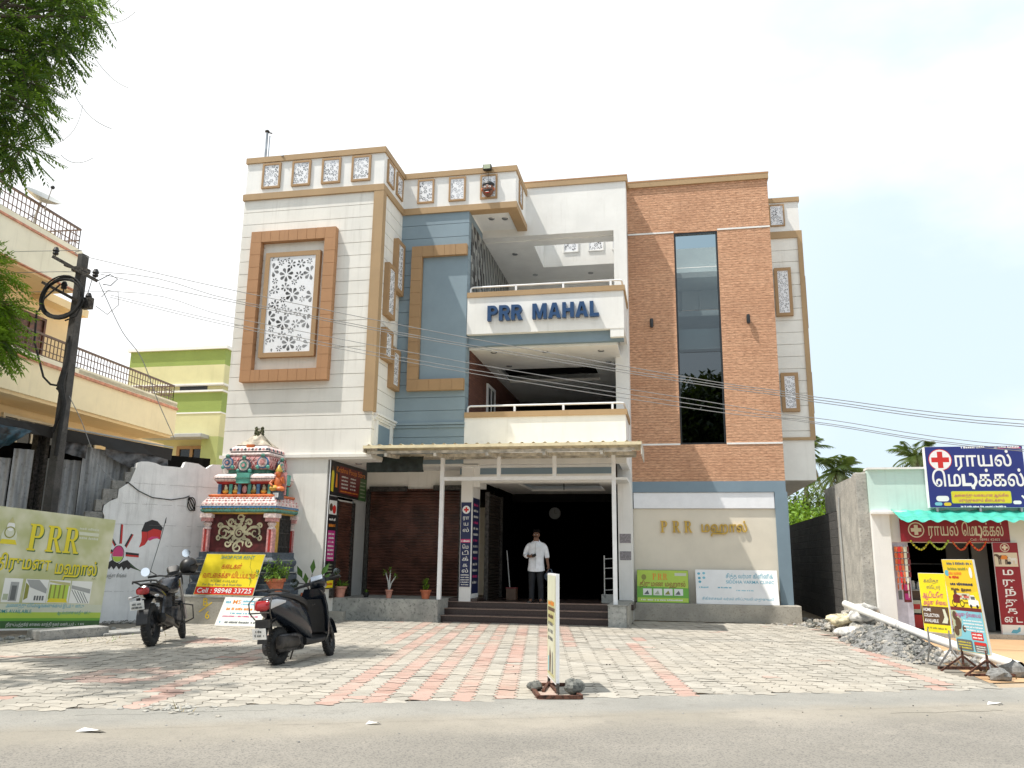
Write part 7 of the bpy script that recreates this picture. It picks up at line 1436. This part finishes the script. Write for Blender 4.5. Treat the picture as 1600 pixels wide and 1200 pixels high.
# trees across the road behind the viewer: they darken the lower half of the tall window
for k, (x, y, z, rx, rz) in enumerate(((1.2, -12, 8.0, 3.4, 5.2), (5.2, -13, 9.0, 3.0, 5.6), (-3.2, -13, 6.2, 3.2, 3.9), (-9.5, -14, 6, 3.6, 4.2), (12, -13, 6.6, 3.8, 4.4), (3.2, -14, 10.5, 2.2, 3.6))):
    bush('roadside_tree', 'tree', ('dark round tree across the road reflected in the tall window', 'wide dark tree across the road to the right of the reflected one', 'lower dark tree across the road to the left of the reflected one', 'dark tree across the road farthest to the left', 'dark tree across the road farthest to the right', 'tall dark tree across the road rising behind the reflected one')[k], x, y, z, rx, rz, 5200, 'leaf_dark', 60+k, .55)

# ================================================================== scooter
flat('scooter_paint', (.008, .012, .020), .22, var=.05, coat=.25); flat('dark_plastic', (.018, .018, .019), .5, var=.1); flat('seat_vinyl', (.014, .014, .015), .45, var=.1); flat('lens_red', (.33, .008, .012), .12, coat=.5); flat('lens_clear', (.55, .55, .56), .12, coat=.5); flat('mirror', (.85, .87, .9), .04, 1, var=0); flat('engine_grey', (.10, .10, .105), .45, .6, var=.3, vscale=15); flat('exhaust', (.055, .052, .05), .45, .5, var=.3); flat('plate_white', (.78, .78, .76), .4, var=.04); flat('cluster', (.45, .50, .58), .15, var=.1)
def sect(y, zb, zt, w_, n=16, e=.55, x0=0):
    P = []
    for k in range(n):
        a = 2*math.pi*k/n; c, s_ = math.cos(a), math.sin(a); P.append(Vector((x0+w_*math.copysign(abs(c)**e, c), y, (zb+zt)/2+(zt-zb)/2*math.copysign(abs(s_)**e, s_))))
    return P
def turned(mb, ang, o=(0, .50, .80), ax=(0, -.42, .9)):
    M_ = Matrix.Translation(Vector(o)) @ Matrix.Rotation(ang, 4, Vector(ax).normalized()) @ Matrix.Translation(-Vector(o)); mb.v = [tuple(M_ @ Vector(v)) for v in mb.v]; return mb
def part(mb, name, par, smooth=True, angle=40, bevel=0): return mb.build(name, par, smooth=smooth, world=False, angle=angle, bevel=bevel)
def wheel(par, y, r, w_, spokes=5, turn=None, fn=turned):
    b = MB(); b.torus((0, y, r), r-w_*.55, w_*.55, 'black_rubber', 'X', 36, 12, .95)
    for i in range(48):
        a = 2*math.pi*i/48; c = Vector((0, y+(r-.004)*math.cos(a), r+(r-.004)*math.sin(a))); b.obox(c, (1, .5*(1 if i % 2 else -1), 0), (0, -math.sin(a), math.cos(a)), (0, math.cos(a), math.sin(a)), w_*.36, .006, .004, 'dark_plastic')
    if turn: fn(b, turn)
    wo = part(b, 'wheel', par); b = MB(); ri = r-w_*1.0; b.torus((0, y, r), ri-.012, .016, 'dark_plastic', 'X', 30, 8, 2.0)
    for i in range(spokes): a = 2*math.pi*i/spokes+.3; b.bar((0, y, r), (0, y+ri*math.cos(a), r+ri*math.sin(a)), .05, .03, 'engine_grey', (1, 0, 0))
    b.lathe((0, y, r), [(0, -.05), (.05, -.05), (.05, .05), (0, .05)], 'engine_grey', 14, 'X'); b.lathe((0, y, r), [(.0, -.012), (.10, -.012), (.10, -.006), (0, -.006)], 'steel', 20, 'X')
    if turn: fn(b, turn)
    part(b, 'rim', wo)
def mirror(par, base, mid, tip, turn, fn, tilt=(0, -1, .1), r=(.055, .012, .036)):
    b = MB(); b.tube([base, mid, tip], .007, 'dark_plastic', 6); b.ball(tip, (r[0]+.006, r[1]+.004, r[2]+.006), 'dark_plastic', 14, 8)
    if turn: fn(b, turn)
    mo = part(b, 'mirror', par); g = MB(); g.lathe((tip[0], tip[1]-r[1]-.003, tip[2]), [(0, -.003), (r[0], -.003), (r[0], .003), (0, .003)], 'mirror', 18, 'Y')
    if turn: fn(g, turn)
    part(g, 'glass', mo)
T = thing('scooter', 'dark blue scooter parked on the paving with its red tail light towards the road', 'scooter', (-5.05, 10.93, 0), R(-8.2)); T.rotation_euler = (0, R(-4), R(-8.2)); T.scale = (.97, .93, 1.04); SC = T
wheel(T, -.62, .235, .115, 5); wheel(T, .64, .225, .10, 5, R(16))
b = MB(); b.loft([sect(*s_) for s_ in ((-1.00, .76, .80, .05), (-.96, .70, .84, .11), (-.82, .60, .865, .165), (-.6, .50, .84, .195), (-.38, .42, .79, .195), (-.2, .34, .72, .185), (-.08, .29, .62, .17), (.0, .27, .48, .15))], 'scooter_paint'); part(b, 'body_panel', T)
b = MB(); b.loft([sect(*s_) for s_ in ((-.74, .84, .885, .10), (-.68, .825, .905, .135), (-.45, .79, .875, .15), (-.2, .72, .83, .14), (-.06, .66, .79, .12), (.02, .62, .73, .08))], 'seat_vinyl'); part(b, 'seat', T)
b = MB(); b.loft([sect(-.96, .72, .80, .10), sect(-1.00, .69, .81, .12), sect(-1.03, .68, .79, .10), sect(-1.04, .70, .76, .06)], 'lens_red'); tl = part(b, 'tail_light', T)
for s_ in (-1, 1):
    b = MB(); b.loft([sect(-.74, .77, .80, .02, x0=s_*.175), sect(-.90, .73, .82, .03, x0=s_*.145), sect(-1.0, .70, .81, .022, x0=s_*.115)], 'lens_clear'); part(b, 'indicator', T)
b = MB()
for s_ in (-1, 1): b.tube([(s_*.12, -.55, .90), (s_*.15, -.8, .93), (s_*.10, -1.03, .93)], .013, 'dark_plastic', 7)
b.tube([(-.10, -1.03, .93), (.10, -1.03, .93)], .013, 'dark_plastic', 7); part(b, 'grab_rail', T)
b = MB()
for s_ in (-1, 1): b.tube([(s_*.14, -.98, .86), (s_*.17, -1.07, .78), (s_*.16, -1.06, .66), (s_*.13, -.98, .58)], .010, 'dark_steel', 6)
b.tube([(-.16, -1.06, .66), (.16, -1.06, .66)], .009, 'dark_steel', 6); part(b, 'rear_guard', T)
b = MB(); P = []
for i in range(9): a = R(35+i*14); P.append((-.62-.30*math.cos(R(180)-a), .26+.32*math.sin(a)))
b.loft([[Vector((x, y, z)) for x in (-.075, -.03, .03, .075)]+[Vector((x, y*.995-.005, z-.012)) for x in (.075, .03, -.03, -.075)] for y, z in ((-.78, .60), (-.88, .57), (-.96, .50), (-.99, .40), (-1.0, .30))], 'dark_plastic'); b.box(-.10, .10, -1.02, -.96, .48, .58, 'dark_plastic'); part(b, 'rear_fender', T)
b = MB(); b.obox((-.02, -1.035, .41), XA, (0, -.2, 1), (0, -1, -.2), .105, .065, .004, 'plate_white'); npl = part(b, 'number_plate', T, False)
pn = Panel((-.115, -1.0395, .355), XA, Vector((0, -.2, 1)).normalized(), Vector((0, -1, -.2)).normalized()); pn.scribble(.05, .07, .10, .035, 'p_mid', 1, 3); pn.scribble(.03, .02, .15, .035, 'p_mid', 1, 5); part(pn.mb, 'plate_marks', npl, False)
b = MB(); b.loft([sect(*s_, 14, .7, .17) for s_ in ((-.86, .27, .30, .02), (-.84, .21, .37, .065), (-.45, .20, .35, .06), (-.38, .23, .31, .03))], 'exhaust'); b.lathe((.17, -.86, .29), [(.0, 0), (.035, 0), (.035, .02), (0, .02)], 'black', 12, 'Y'); b.tube([(.17, -.38, .27), (.12, -.2, .2), (.03, -.05, .2)], .025, 'exhaust', 8); part(b, 'silencer', T)
b = MB(); b.box(-.13, .09, -.72, -.1, .16, .38, 'engine_grey'); b.lathe((-.14, -.62, .235), [(0, -.05), (.12, -.05), (.12, .02), (0, .03)], 'engine_grey', 16, 'X'); b.tube([(-.11, -.62, .25), (-.12, -.66, .62)], .03, 'dark_steel', 8); part(b, 'engine', T, False, bevel=.02)
b = MB(); b.loft([sect(*s_) for s_ in ((-.14, .20, .32, .15), (.0, .20, .29, .165), (.3, .21, .285, .165), (.42, .24, .34, .17))], 'dark_plastic'); part(b, 'floorboard', T)
def plate(zs, m):
    b = MB(); rings = []
    for y, z, w_, t in zs: rings.append([Vector((w_*c, y+t*s_+(.09*(c*c)*-1 if True else 0), z)) for c, s_ in ((-1, -.5), (-.6, -.75), (0, -.9), (.6, -.75), (1, -.5), (1, .2), (.6, .9), (0, 1.3), (-.6, .9), (-1, .2))])
    b.loft(rings, m); return b
part(plate(((.46, .22, .15, .04), (.47, .32, .20, .045), (.45, .5, .215, .05), (.42, .68, .21, .06), (.38, .84, .185, .07), (.34, .92, .12, .07)), 'scooter_paint'), 'leg_shield', T)
b = MB(); b.loft([[Vector((w_*c, y, z+.0)) for c in (-1, -.5, .5, 1)]+[Vector((w_*c, y+.03, z)) for c in (1, .5, -.5, -1)] for y, z, w_ in ((.345, .34, .14), (.33, .5, .15), (.30, .66, .15), (.27, .78, .12))], 'dark_plastic'); b.tube([(-.03, .30, .72), (0, .25, .70), (.03, .30, .72)], .006, 'dark_steel', 5); part(b, 'inner_cover', T)
b = MB(); b.loft([[Vector((x, .64+.265*math.cos(a), .225+.265*math.sin(a)+.02)) for x in (-.07, 0, .07)]+[Vector((x*1.1, .64+.25*math.cos(a), .225+.25*math.sin(a)+.02)) for x in (.07, 0, -.07)] for a in [R(10+16*i) for i in range(10)]], 'scooter_paint'); turned(b, R(16)); part(b, 'front_fender', T)
b = MB()
for s_ in (-1, 1): b.tube([(s_*.07, .64, .225), (s_*.06, .55, .5), (s_*.03, .47, .75)], .02, 'dark_steel', 7)
turned(b, R(16)); part(b, 'front_fork', T)
TA = R(30)
b = MB(); b.loft([sect(.22, .985, 1.03, .07), sect(.25, .95, 1.06, .115), sect(.33, .92, 1.08, .13), sect(.42, .90, 1.05, .12), sect(.48, .92, 1.0, .07)], 'scooter_paint'); b.loft([sect(.33, .86, .96, .07), sect(.4, .84, .94, .08)], 'dark_plastic'); hc = part(turned(b, TA), 'handlebar_cover', T)
b = MB(); b.obox((0, .245, 1.055), XA, (0, .75, .55), (0, -.55, .75), .085, .055, .006, 'cluster'); part(turned(b, TA), 'instrument_panel', hc, False)
b = MB(); b.tube([(-.20, .30, 1.0), (-.1, .33, 1.0), (.1, .33, 1.0), (.20, .30, 1.0)], .016, 'dark_steel', 8); part(turned(b, TA), 'handlebar', T)
for s_ in (-1, 1):
    b = MB(); b.tube([(s_*.19, .30, 1.0), (s_*.34, .235, .995)], .020, 'black_rubber', 9); b.tube([(s_*.17, .35, 1.0), (s_*.25, .345, .995), (s_*.35, .29, .985)], .006, 'dark_steel', 5); b.box(s_*.15-.03, s_*.15+.03, .28, .34, .98, 1.03, 'dark_plastic'); part(turned(b, TA), 'grip', T)
mirror(T, (-.17, .31, 1.02), (-.27, .33, 1.06), (-.33, .31, 1.075), TA, turned, r=(.062, .012, .04)); mirror(T, (.17, .31, 1.02), (.25, .34, 1.06), (.30, .33, 1.07), TA, turned, r=(.05, .012, .03))
b = MB(); b.tube([(-.10, -.05, .22), (-.20, -.02, .02), (-.22, .03, .015)], .012, 'dark_steel', 6); part(b, 'side_stand', T)

# ================================================================== motorcycle
T = thing('motorcycle', 'black motorcycle parked in front of the whitewashed wall, tail towards the road', 'motorcycle', (-8.2, 12.51, 0), R(14.6)); T.rotation_euler = (0, R(-7), R(14.6)); T.scale = (1.05, .98, 1.09)
def tm(mb, ang): return turned(mb, ang, (0, .50, .80), (0, -.42, .9))
TB = R(14)
wheel(T, -.68, .305, .125, 6); wheel(T, .70, .295, .095, 6, TB, tm)
b = MB(); b.loft([sect(*s_) for s_ in ((-.98, .80, .83, .04), (-.95, .74, .86, .09), (-.8, .70, .86, .12), (-.55, .66, .82, .13), (-.3, .60, .76, .11))], 'scooter_paint'); part(b, 'tail_cowl', T)
b = MB(); b.loft([sect(-.95, .755, .835, .085), sect(-1.0, .74, .84, .095), sect(-1.02, .75, .82, .07)], 'lens_red'); part(b, 'tail_light', T)
b = MB(); b.loft([sect(*s_) for s_ in ((-.92, .86, .89, .07), (-.8, .85, .90, .11), (-.5, .80, .87, .13), (-.2, .75, .82, .12), (-.05, .74, .80, .09))], 'seat_vinyl'); part(b, 'seat', T)
b = MB()
for s_ in (-1, 1): b.tube([(s_*.12, -.6, .86), (s_*.15, -.85, .92), (s_*.13, -1.02, .93)], .013, 'dark_plastic', 7)
b.tube([(-.13, -1.02, .93), (-.13, -1.03, .90)], .013, 'dark_plastic', 6); b.tube([(.13, -1.02, .93), (.13, -1.03, .90)], .013, 'dark_plastic', 6); b.tube([(-.13, -1.02, .93), (.13, -1.02, .93)], .013, 'dark_plastic', 7); part(b, 'grab_rail', T)
b = MB(); b.loft([sect(*s_) for s_ in ((-.12, .72, .84, .09), (0, .70, .93, .15), (.2, .70, .97, .165), (.36, .74, .95, .13), (.45, .78, .9, .07))], 'scooter_paint'); part(b, 'fuel_tank', T)
b = MB(); b.box(-.13, .13, -.12, .30, .24, .52, 'engine_grey'); b.lathe((0, .12, .36), [(0, -.17), (.12, -.17), (.12, .17), (0, .17)], 'engine_grey', 16, 'X')
for k in range(6): b.box(-.10, .10, .14, .32, .50+.03*k, .515+.03*k, 'dark_steel')
b.box(-.06, .06, .1, .3, .5, .7, 'engine_grey'); part(b, 'engine', T, False, bevel=.015)
b = MB(); b.tube([(0, .45, .86), (0, .36, .55), (0, .28, .22), (0, -.1, .2)], .024, 'dark_steel', 8); b.tube([(0, .42, .84), (0, -.2, .70), (0, -.85, .78)], .022, 'dark_steel', 8); b.tube([(0, -.1, .2), (0, -.25, .72)], .022, 'dark_steel', 8)
for s_ in (-1, 1): b.tube([(s_*.09, -.15, .32), (s_*.09, -.68, .305)], .022, 'dark_steel', 8); b.tube([(s_*.11, -.55, .32), (s_*.11, -.38, .68)], .028, 'engine_grey', 8)
b.tube([(.16, .05, .30), (.26, .05, .28)], .014, 'dark_steel', 6); part(b, 'frame', T)
b = MB(); b.loft([sect(*s_, 14, .8, .17) for s_ in ((-.72, .36, .42, .03), (-.70, .32, .46, .065), (-.30, .24, .37, .06), (-.22, .25, .32, .03))], 'exhaust'); b.tube([(.17, -.22, .28), (.15, .1, .2), (.1, .32, .28), (.07, .34, .5)], .022, 'exhaust', 8); part(b, 'silencer', T)
b = MB(); b.loft([[Vector((x, y, z)) for x in (-.08, 0, .08)]+[Vector((x, y+.008, z-.012)) for x in (.08, 0, -.08)] for y, z in ((-.60, .68), (-.78, .68), (-.95, .60), (-1.04, .46), (-1.07, .34))], 'dark_plastic'); part(b, 'rear_fender', T)
b = MB(); b.obox((-.06, -1.06, .60), XA, (0, -.25, 1), (0, -1, -.25), .10, .06, .004, 'plate_white'); b.box(-.07, -.05, -1.06, -.95, .56, .7, 'dark_plastic'); npl = part(b, 'number_plate', T, False)
pn = Panel((-.155, -1.0645, .545), XA, Vector((0, -.25, 1)).normalized(), Vector((0, -1, -.25)).normalized()); pn.scribble(.03, .06, .13, .035, 'p_mid', 1, 8); pn.scribble(.02, .012, .15, .035, 'p_mid', 1, 9); part(pn.mb, 'plate_marks', npl, False)
for s_ in (-1, 1): b = MB(); b.tube([(s_*.08, -.92, .73), (s_*.16, -.95, .71)], .008, 'dark_plastic', 6); b.ball((s_*.19, -.96, .71), (.035, .022, .022), 'lens_clear', 10, 6); part(b, 'indicator', T)
b = MB()
for s_ in (-1, 1): b.tube([(s_*.085, .70, .295), (s_*.085, .56, .62), (s_*.085, .45, .92)], .026, 'steel', 9)
part(tm(b, TB), 'front_fork', T)
b = MB(); b.loft([[Vector((x, .70+.34*math.cos(a), .295+.34*math.sin(a))) for x in (-.06, 0, .06)]+[Vector((x, .70+.328*math.cos(a), .295+.328*math.sin(a))) for x in (.06, 0, -.06)] for a in [R(15+15*i) for i in range(9)]], 'scooter_paint'); part(tm(b, TB), 'front_fender', T)
b = MB(); b.loft([sect(.46, .82, 1.0, .09), sect(.52, .78, 1.04, .13), sect(.62, .80, 1.0, .11), sect(.66, .84, .96, .07)], 'scooter_paint'); b.loft([sect(.46, 1.0, 1.05, .07), sect(.54, 1.02, 1.14, .10), sect(.56, 1.03, 1.13, .09)], 'dark_plastic'); part(tm(b, TB), 'headlamp_cowl', T)
b = MB(); b.tube([(-.34, .26, 1.03), (-.2, .34, 1.02), (0, .42, .97), (.2, .34, 1.02), (.34, .26, 1.03)], .014, 'dark_steel', 8); part(tm(b, TB), 'handlebar', T)
for s_ in (-1, 1): b = MB(); b.tube([(s_*.24, .315, 1.025), (s_*.36, .25, 1.03)], .019, 'black_rubber', 9); b.tube([(s_*.22, .37, 1.03), (s_*.37, .32, 1.02)], .006, 'dark_steel', 5); part(tm(b, TB), 'grip', T)
mirror(T, (-.24, .33, 1.04), (-.32, .36, 1.11), (-.40, .34, 1.12), TB, tm, r=(.068, .012, .042)); mirror(T, (.22, .33, 1.04), (.30, .36, 1.16), (.24, .36, 1.285), TB, tm, r=(.062, .012, .042))
b = MB(); b.tube([(.12, .32, .55), (.30, .40, .5), (.30, .42, .3), (.1, .34, .22)], .012, 'dark_steel', 7); b.tube([(-.12, .32, .55), (-.30, .40, .5), (-.30, .42, .3), (-.1, .34, .22)], .012, 'dark_steel', 7); part(b, 'leg_guard', T)
b = MB(); b.tube([(-.10, -.05, .25), (-.22, -.02, .02)], .012, 'dark_steel', 6); part(b, 'side_stand', T)
# helmet hung over the right mirror of the motorcycle
H_ = thing('helmet', 'black helmet with peak hung over the mirror of the motorcycle', 'helmet', (-8.17, 12.90, 1.22)); b = MB(); c = Vector((-8.17, 12.90, 1.22)); b.ball(c, (.145, .165, .15), 'black', 20, 12); b.box(c.x-.12, c.x+.14, c.y-.16, c.y+.14, c.z-.14, c.z-.11, 'dark_plastic'); b.build('shell', H_, smooth=True); b = MB(); b.obox(c+Vector((.14, -.02, .03)), (.9, -.2, .35), (0, 1, 0), (-.35, 0, .9), .09, .11, .008, 'black'); b.build('peak', H_, bevel=.006); b = MB(); b.tube([c+Vector((.1, -.1, -.1)), c+Vector((.12, -.12, -.22)), c+Vector((.08, -.05, -.28))], .008, 'dark_plastic', 5); b.build('strap', H_)

# ================================================================== man in the entrance
flat('skin', (.155, .075, .045), .55, var=.08); flat('hair_black', (.007, .0065, .0065), .9, spec=.05, var=.2); flat('shirt_white', (.72, .75, .80), .8, var=.05, vscale=12); flat('trouser_dark', (.011, .014, .019), .8, var=.2); flat('shoe_dark', (.03, .026, .025), .5, var=.2); flat('bag_blue', (.06, .085, .13), .6, var=.2)
MX, MY, MZ = -3.13, 19.08, .425
P_ = thing('person', 'man in a white shirt and dark trousers looking at a phone in the entrance', 'person', (MX, MY, MZ))
verts, edges, rad = [], [], []
def jv(p, r, link=None):
    verts.append(p); rad.append(r); i = len(verts)-1
    if link is not None: edges.append((link, i))
    return i
pv = jv((0, 0, .88), .115); sp_ = jv((0, .01, 1.06), .105, pv); ch_ = jv((0, .01, 1.25), .115, sp_); nk = jv((0, .0, 1.40), .060, ch_); h0 = jv((0, -.015, 1.47), .062, nk); h1 = jv((0, -.02, 1.555), .082, h0); h2 = jv((0, -.005, 1.625), .062, h1)
jv((0, -.095, 1.535), .016, h1); jv((.082, .0, 1.535), .018, h1); jv((-.082, .0, 1.535), .018, h1); jv((0, -.075, 1.485), .022, h0)
for s_ in (-1, 1):
    a = jv((s_*.09, 0, .83), .095, pv); k = jv((s_*.10, -.01, .46), .06, a); an = jv((s_*.11, .02, .09), .042, k); jv((s_*.125, -.14, .035), .034, an)
def hand(w, wrist, dirf, dirt, fl=.085, curl=0):
    wrist, dirf, dirt = Vector(wrist), Vector(dirf).normalized(), Vector(dirt).normalized(); nrm = dirf.cross(dirt); pm = jv(tuple(wrist+dirf*.05), .026, w)
    for k in range(4):
        b0 = wrist+dirf*.085+dirt*(.027-.018*k); L = fl*(.86, 1, .94, .74)[k]; a = jv(tuple(b0), .010, pm); m_ = jv(tuple(b0+dirf*L*.5+nrm*curl*.4*L), .0085, a); jv(tuple(b0+dirf*L*.85+nrm*curl*L), .0075, m_)
    t0 = wrist+dirf*.035+dirt*.035; a = jv(tuple(t0), .011, pm); jv(tuple(t0+dirf*.04+dirt*.022+nrm*curl*.03), .009, a)
sr = jv((-.160, .01, 1.318), .046, ch_); er = jv((-.265, .03, 1.09), .043, sr); wr = jv((-.13, -.17, 1.045), .030, er); hand(wr, (-.13, -.17, 1.045), (.8, -.35, .12), (0, -.3, 1), .08, -.5)
sl = jv((.160, .01, 1.318), .046, ch_); el_ = jv((.235, .035, 1.08), .043, sl); wl_ = jv((.285, -.02, .85), .030, el_); hand(wl_, (.285, -.02, .85), (.12, -.05, -1), (-.2, -.9, 0), .08, .8)
me = bpy.data.meshes.new('body'); me.from_pydata(verts, edges, []); me.materials.append(MATS['skin']); bo = bpy.data.objects.new('body', me); COL.objects.link(bo); bo.parent = P_
md = bo.modifiers.new('skin', 'SKIN'); md.use_smooth_shade = True
for i, r in enumerate(rad): me.skin_vertices[0].data[i].radius = (r, r)
me.skin_vertices[0].data[0].use_root = True
md = bo.modifiers.new('sub', 'SUBSURF'); md.levels = 2; md.render_levels = 2
def ell(cx, cy, z, rx, ry, n=18, tilt=(0, 0)): return [Vector((cx+rx*math.cos(2*math.pi*k/n), cy+ry*math.sin(2*math.pi*k/n), z+tilt[0]*math.cos(2*math.pi*k/n)+tilt[1]*math.sin(2*math.pi*k/n))) for k in range(n)]
b = MB(); b.loft([ell(0, .0, .735, .205, .158, tilt=(0, .03)), ell(0, .0, .80, .20, .152), ell(0, 0, .92, .18, .138), ell(0, .005, 1.06, .18, .135), ell(0, .01, 1.2, .20, .14), ell(0, .01, 1.31, .205, .128), ell(0, .01, 1.36, .165, .105), ell(0, .005, 1.392, .10, .08, tilt=(0, .012)), ell(0, -.003, 1.41, .078, .07, tilt=(0, .02))], 'shirt_white', cap=False)
b.tube([(-.06, .01, 1.335), (-.15, .012, 1.325), (-.205, .018, 1.27), (-.235, .025, 1.18), (-.27, .03, 1.08), (-.235, -.03, 1.06), (-.185, -.10, 1.05)], [.05, .064, .070, .066, .064, .060, .050], 'shirt_white', 12); b.tube([(.06, .01, 1.335), (.15, .012, 1.325), (.198, .02, 1.27), (.222, .03, 1.18), (.245, .035, 1.08), (.262, .01, 1.0)], [.05, .064, .070, .066, .060, .056], 'shirt_white', 12)
sh = b.build('shirt', P_, smooth=True, world=False, angle=80); md = sh.modifiers.new('sub', 'SUBSURF'); md.levels = 1; md.render_levels = 1
b = MB(); b.loft([ell(0, -.008, 1.395, .092, .08, tilt=(0, .02)), ell(0, -.006, 1.43, .070, .068, tilt=(0, .028))], 'shirt_white', cap=False); b.box(-.004, .004, -.150, -.140, .76, 1.36, 'pillar_grey'); b.box(.05, .13, -.137, -.125, 1.17, 1.27, 'shirt_white'); b.build('collar', sh, smooth=True, world=False)
b = MB(); b.loft([ell(0, 0, .95, .165, .12), ell(0, 0, .84, .178, .13), ell(0, 0, .78, .18, .13)], 'trouser_dark')
for s_ in (-1, 1): b.loft([ell(s_*.086, 0, .82, .090, .112, 14), ell(s_*.095, -.005, .62, .088, .098, 14), ell(s_*.102, -.01, .44, .072, .082, 14), ell(s_*.108, .01, .22, .064, .072, 14), ell(s_*.112, .01, .05, .062, .075, 14)], 'trouser_dark')
tr_ = b.build('trousers', P_, smooth=True, world=False, angle=80)
for s_ in (-1, 1):
    b = MB(); b.loft([[Vector((s_*(.115+.01*i)+w_*c, y, z)) for c, z in ((-1, 0), (1, 0), (1, h_*.6), (.5, h_), (-.5, h_), (-1, h_*.6))] for i, (y, w_, h_) in enumerate(((.075, .035, .07), (.03, .045, .085), (-.07, .05, .065), (-.15, .046, .05), (-.185, .028, .03)))], 'shoe_dark'); b.build('shoe', P_, smooth=True, world=False, angle=60)
b = MB(); b.ball((0, .022, 1.615), (.086, .092, .062), 'hair_black', 18, 10); b.ball((0, .052, 1.55), (.082, .055, .07), 'hair_black', 14, 8)
for i in range(16): a = q.uniform(0, 6.28); b.ball((.055*math.cos(a), .02+.06*math.sin(a), 1.65+q.uniform(0, .012)), (.028, .03, .018), 'hair_black', 7, 5)
for s_ in (-1, 1): b.box(s_*.033-.018, s_*.033+.018, -.106, -.094, 1.568, 1.575, 'hair_black')
b.box(-.028, .028, -.106, -.09, 1.503, 1.509, 'hair_black'); b.build('hair', P_, smooth=True, world=False)
for s_ in (-1, 1): b = MB(); b.ball((s_*.032, -.092, 1.55), (.013, .009, .008), 'p_paper', 8, 6); b.ball((s_*.032, -.099, 1.55), (.006, .004, .006), 'black', 6, 4); b.build('eye', P_, smooth=True, world=False)
b = MB(); b.box(-.022, .022, -.026, -.020, .97, 1.0, 'p_red') if False else b.tube([(-.05+0, -.22, 1.035), (.0, -.24, 1.05)], .02, 'skin', 6) if False else None
b = MB(); b.obox((MX-.015, MY-.235, MZ+1.075), (.8, -.35, .25), (-.2, .2, .9), (.3, .9, -.1), .065, .034, .005, 'black'); tag(b.build('phone', None, bevel=.004), 'dark mobile phone held by the man in the white shirt', 'phone')
b = MB(); hb = Vector((MX+.33, MY-.05, MZ+.60)); b.ball(hb, (.14, .10, .11), 'bag_blue', 16, 10); b.tube([hb+Vector((-.06, 0, .08)), hb+Vector((-.03, .02, .17)), hb+Vector((.03, .0, .16)), hb+Vector((.06, 0, .08))], .012, 'bag_blue', 7); b.ball(hb+Vector((.02, -.05, .03)), (.10, .06, .05), 'pillar_grey', 12, 7); tag(b.build('helmet_bag', None, smooth=True), 'dark blue bag hanging from the hand of the man in the entrance', 'bag')
# small things about the yard
b = MB(); b.tube([(-3.95, 20.2, .44), (-4.12, 20.5, 1.62)], .014, 'pillar_grey', 6); tag(b.build('broom_stick', None), 'thin pale stick leaning on the dark shutter inside the entrance', 'stick')
b = MB(); b.box(-4.05, -3.8, 20.1, 20.35, .43, .72, 'p_brown'); b.box(-4.06, -3.79, 20.09, 20.36, .70, .725, 'p_maroon'); tag(b.build('carton', None, bevel=.006), 'small brown box on the floor inside the dark entrance', 'box')
T = thing('wall_clock', 'round pale clock on the dark beam inside the entrance', 'clock', (-3.3, 23.4, 2.7)); b = MB(); b.lathe((-3.3, 23.38, 2.72), [(0, -.03), (.15, -.03), (.17, -.02), (.17, .02), (0, .02)], 'p_mid', 20, 'Y'); b.build('case', T); b = MB(); b.box(-3.305, -3.295, 23.34, 23.345, 2.72, 2.82, 'black'); b.box(-3.3, -3.24, 23.34, 23.345, 2.715, 2.725, 'black'); b.build('hand', T)
b = MB(); q = random.Random(4)
for k in range(90):
    t, d = q.uniform(-7, 7), q.uniform(-1.7, -.1); p = RP+RD*t+RN*d; rock(b, (p.x, p.y, .007), q.uniform(.004, .011), q.choice(('broken_concrete', 'gravel_stone', 'gravel_stone', 'soil')), k, .5, 6, 4)
for k in range(70):
    x, y = q.uniform(-9, 3), q.uniform(9.5, 17.5); rock(b, (x, y, .012), q.uniform(.005, .014), q.choice(('broken_concrete', 'soil', 'soil')), 300+k, .5, 6, 4)
for k in range(40):
    x, y = q.gauss(-4.55, .28), q.gauss(7.2, .14); rock(b, (x, y, .006), q.uniform(.012, .045), q.choice(('cement_rough', 'plinth_cement')), 600+k, .35, 7, 4)
struct(b.build('litter', None), 'stuff')
for (x, y, s_, lb) in ((-4.62, 6.15, .13, 'crumpled scrap of white paper on the tarmac near the left corner'), (-2.55, 7.0, .07, 'small torn white paper scrap on the dusty verge in front of the paving'), (3.2, 9.55, .08, 'white paper scrap on the verge below the standing boards')):
    b = MB(); vs = [(x+s_*dx, y+s_*.5*dy, .008+.012*((i*7) % 3)) for i, (dx, dy) in enumerate(((-1, -.3), (-.2, -.6), (.7, -.4), (1, .2), (.2, .6), (-.7, .5)))]; b.add(vs+[(x, y, .028)], [(i, (i+1) % 6, 6) for i in range(6)], 'p_white'); tag(b.build('paper_scrap', None), lb, 'paper')
b = MB(); q = random.Random(14)
for (cx, cy, n, sp) in ((-4.45, 7.15, 7, .10), (4.55, 12.2, 60, .25), (-9.6, 12.6, 40, .5), (3.2, 20.2, 60, .7)):
    for k in range(n):
        L_ = q.uniform(.04, .14); x, y = q.gauss(cx, sp), q.gauss(cy, sp); d = rdir(q, .5); b.add([(x, y, .005), (x+.015, y, .005), (x+d.x*L_, y+d.y*L_, .01+abs(d.z)*L_)], [(0, 1, 2)], 'leaf_dry' if q.random() < .7 else 'leaf_pot')
b.tint = [.5]*len(b.v); struct(b.build('dry_grass', None, fixn=False), 'stuff')
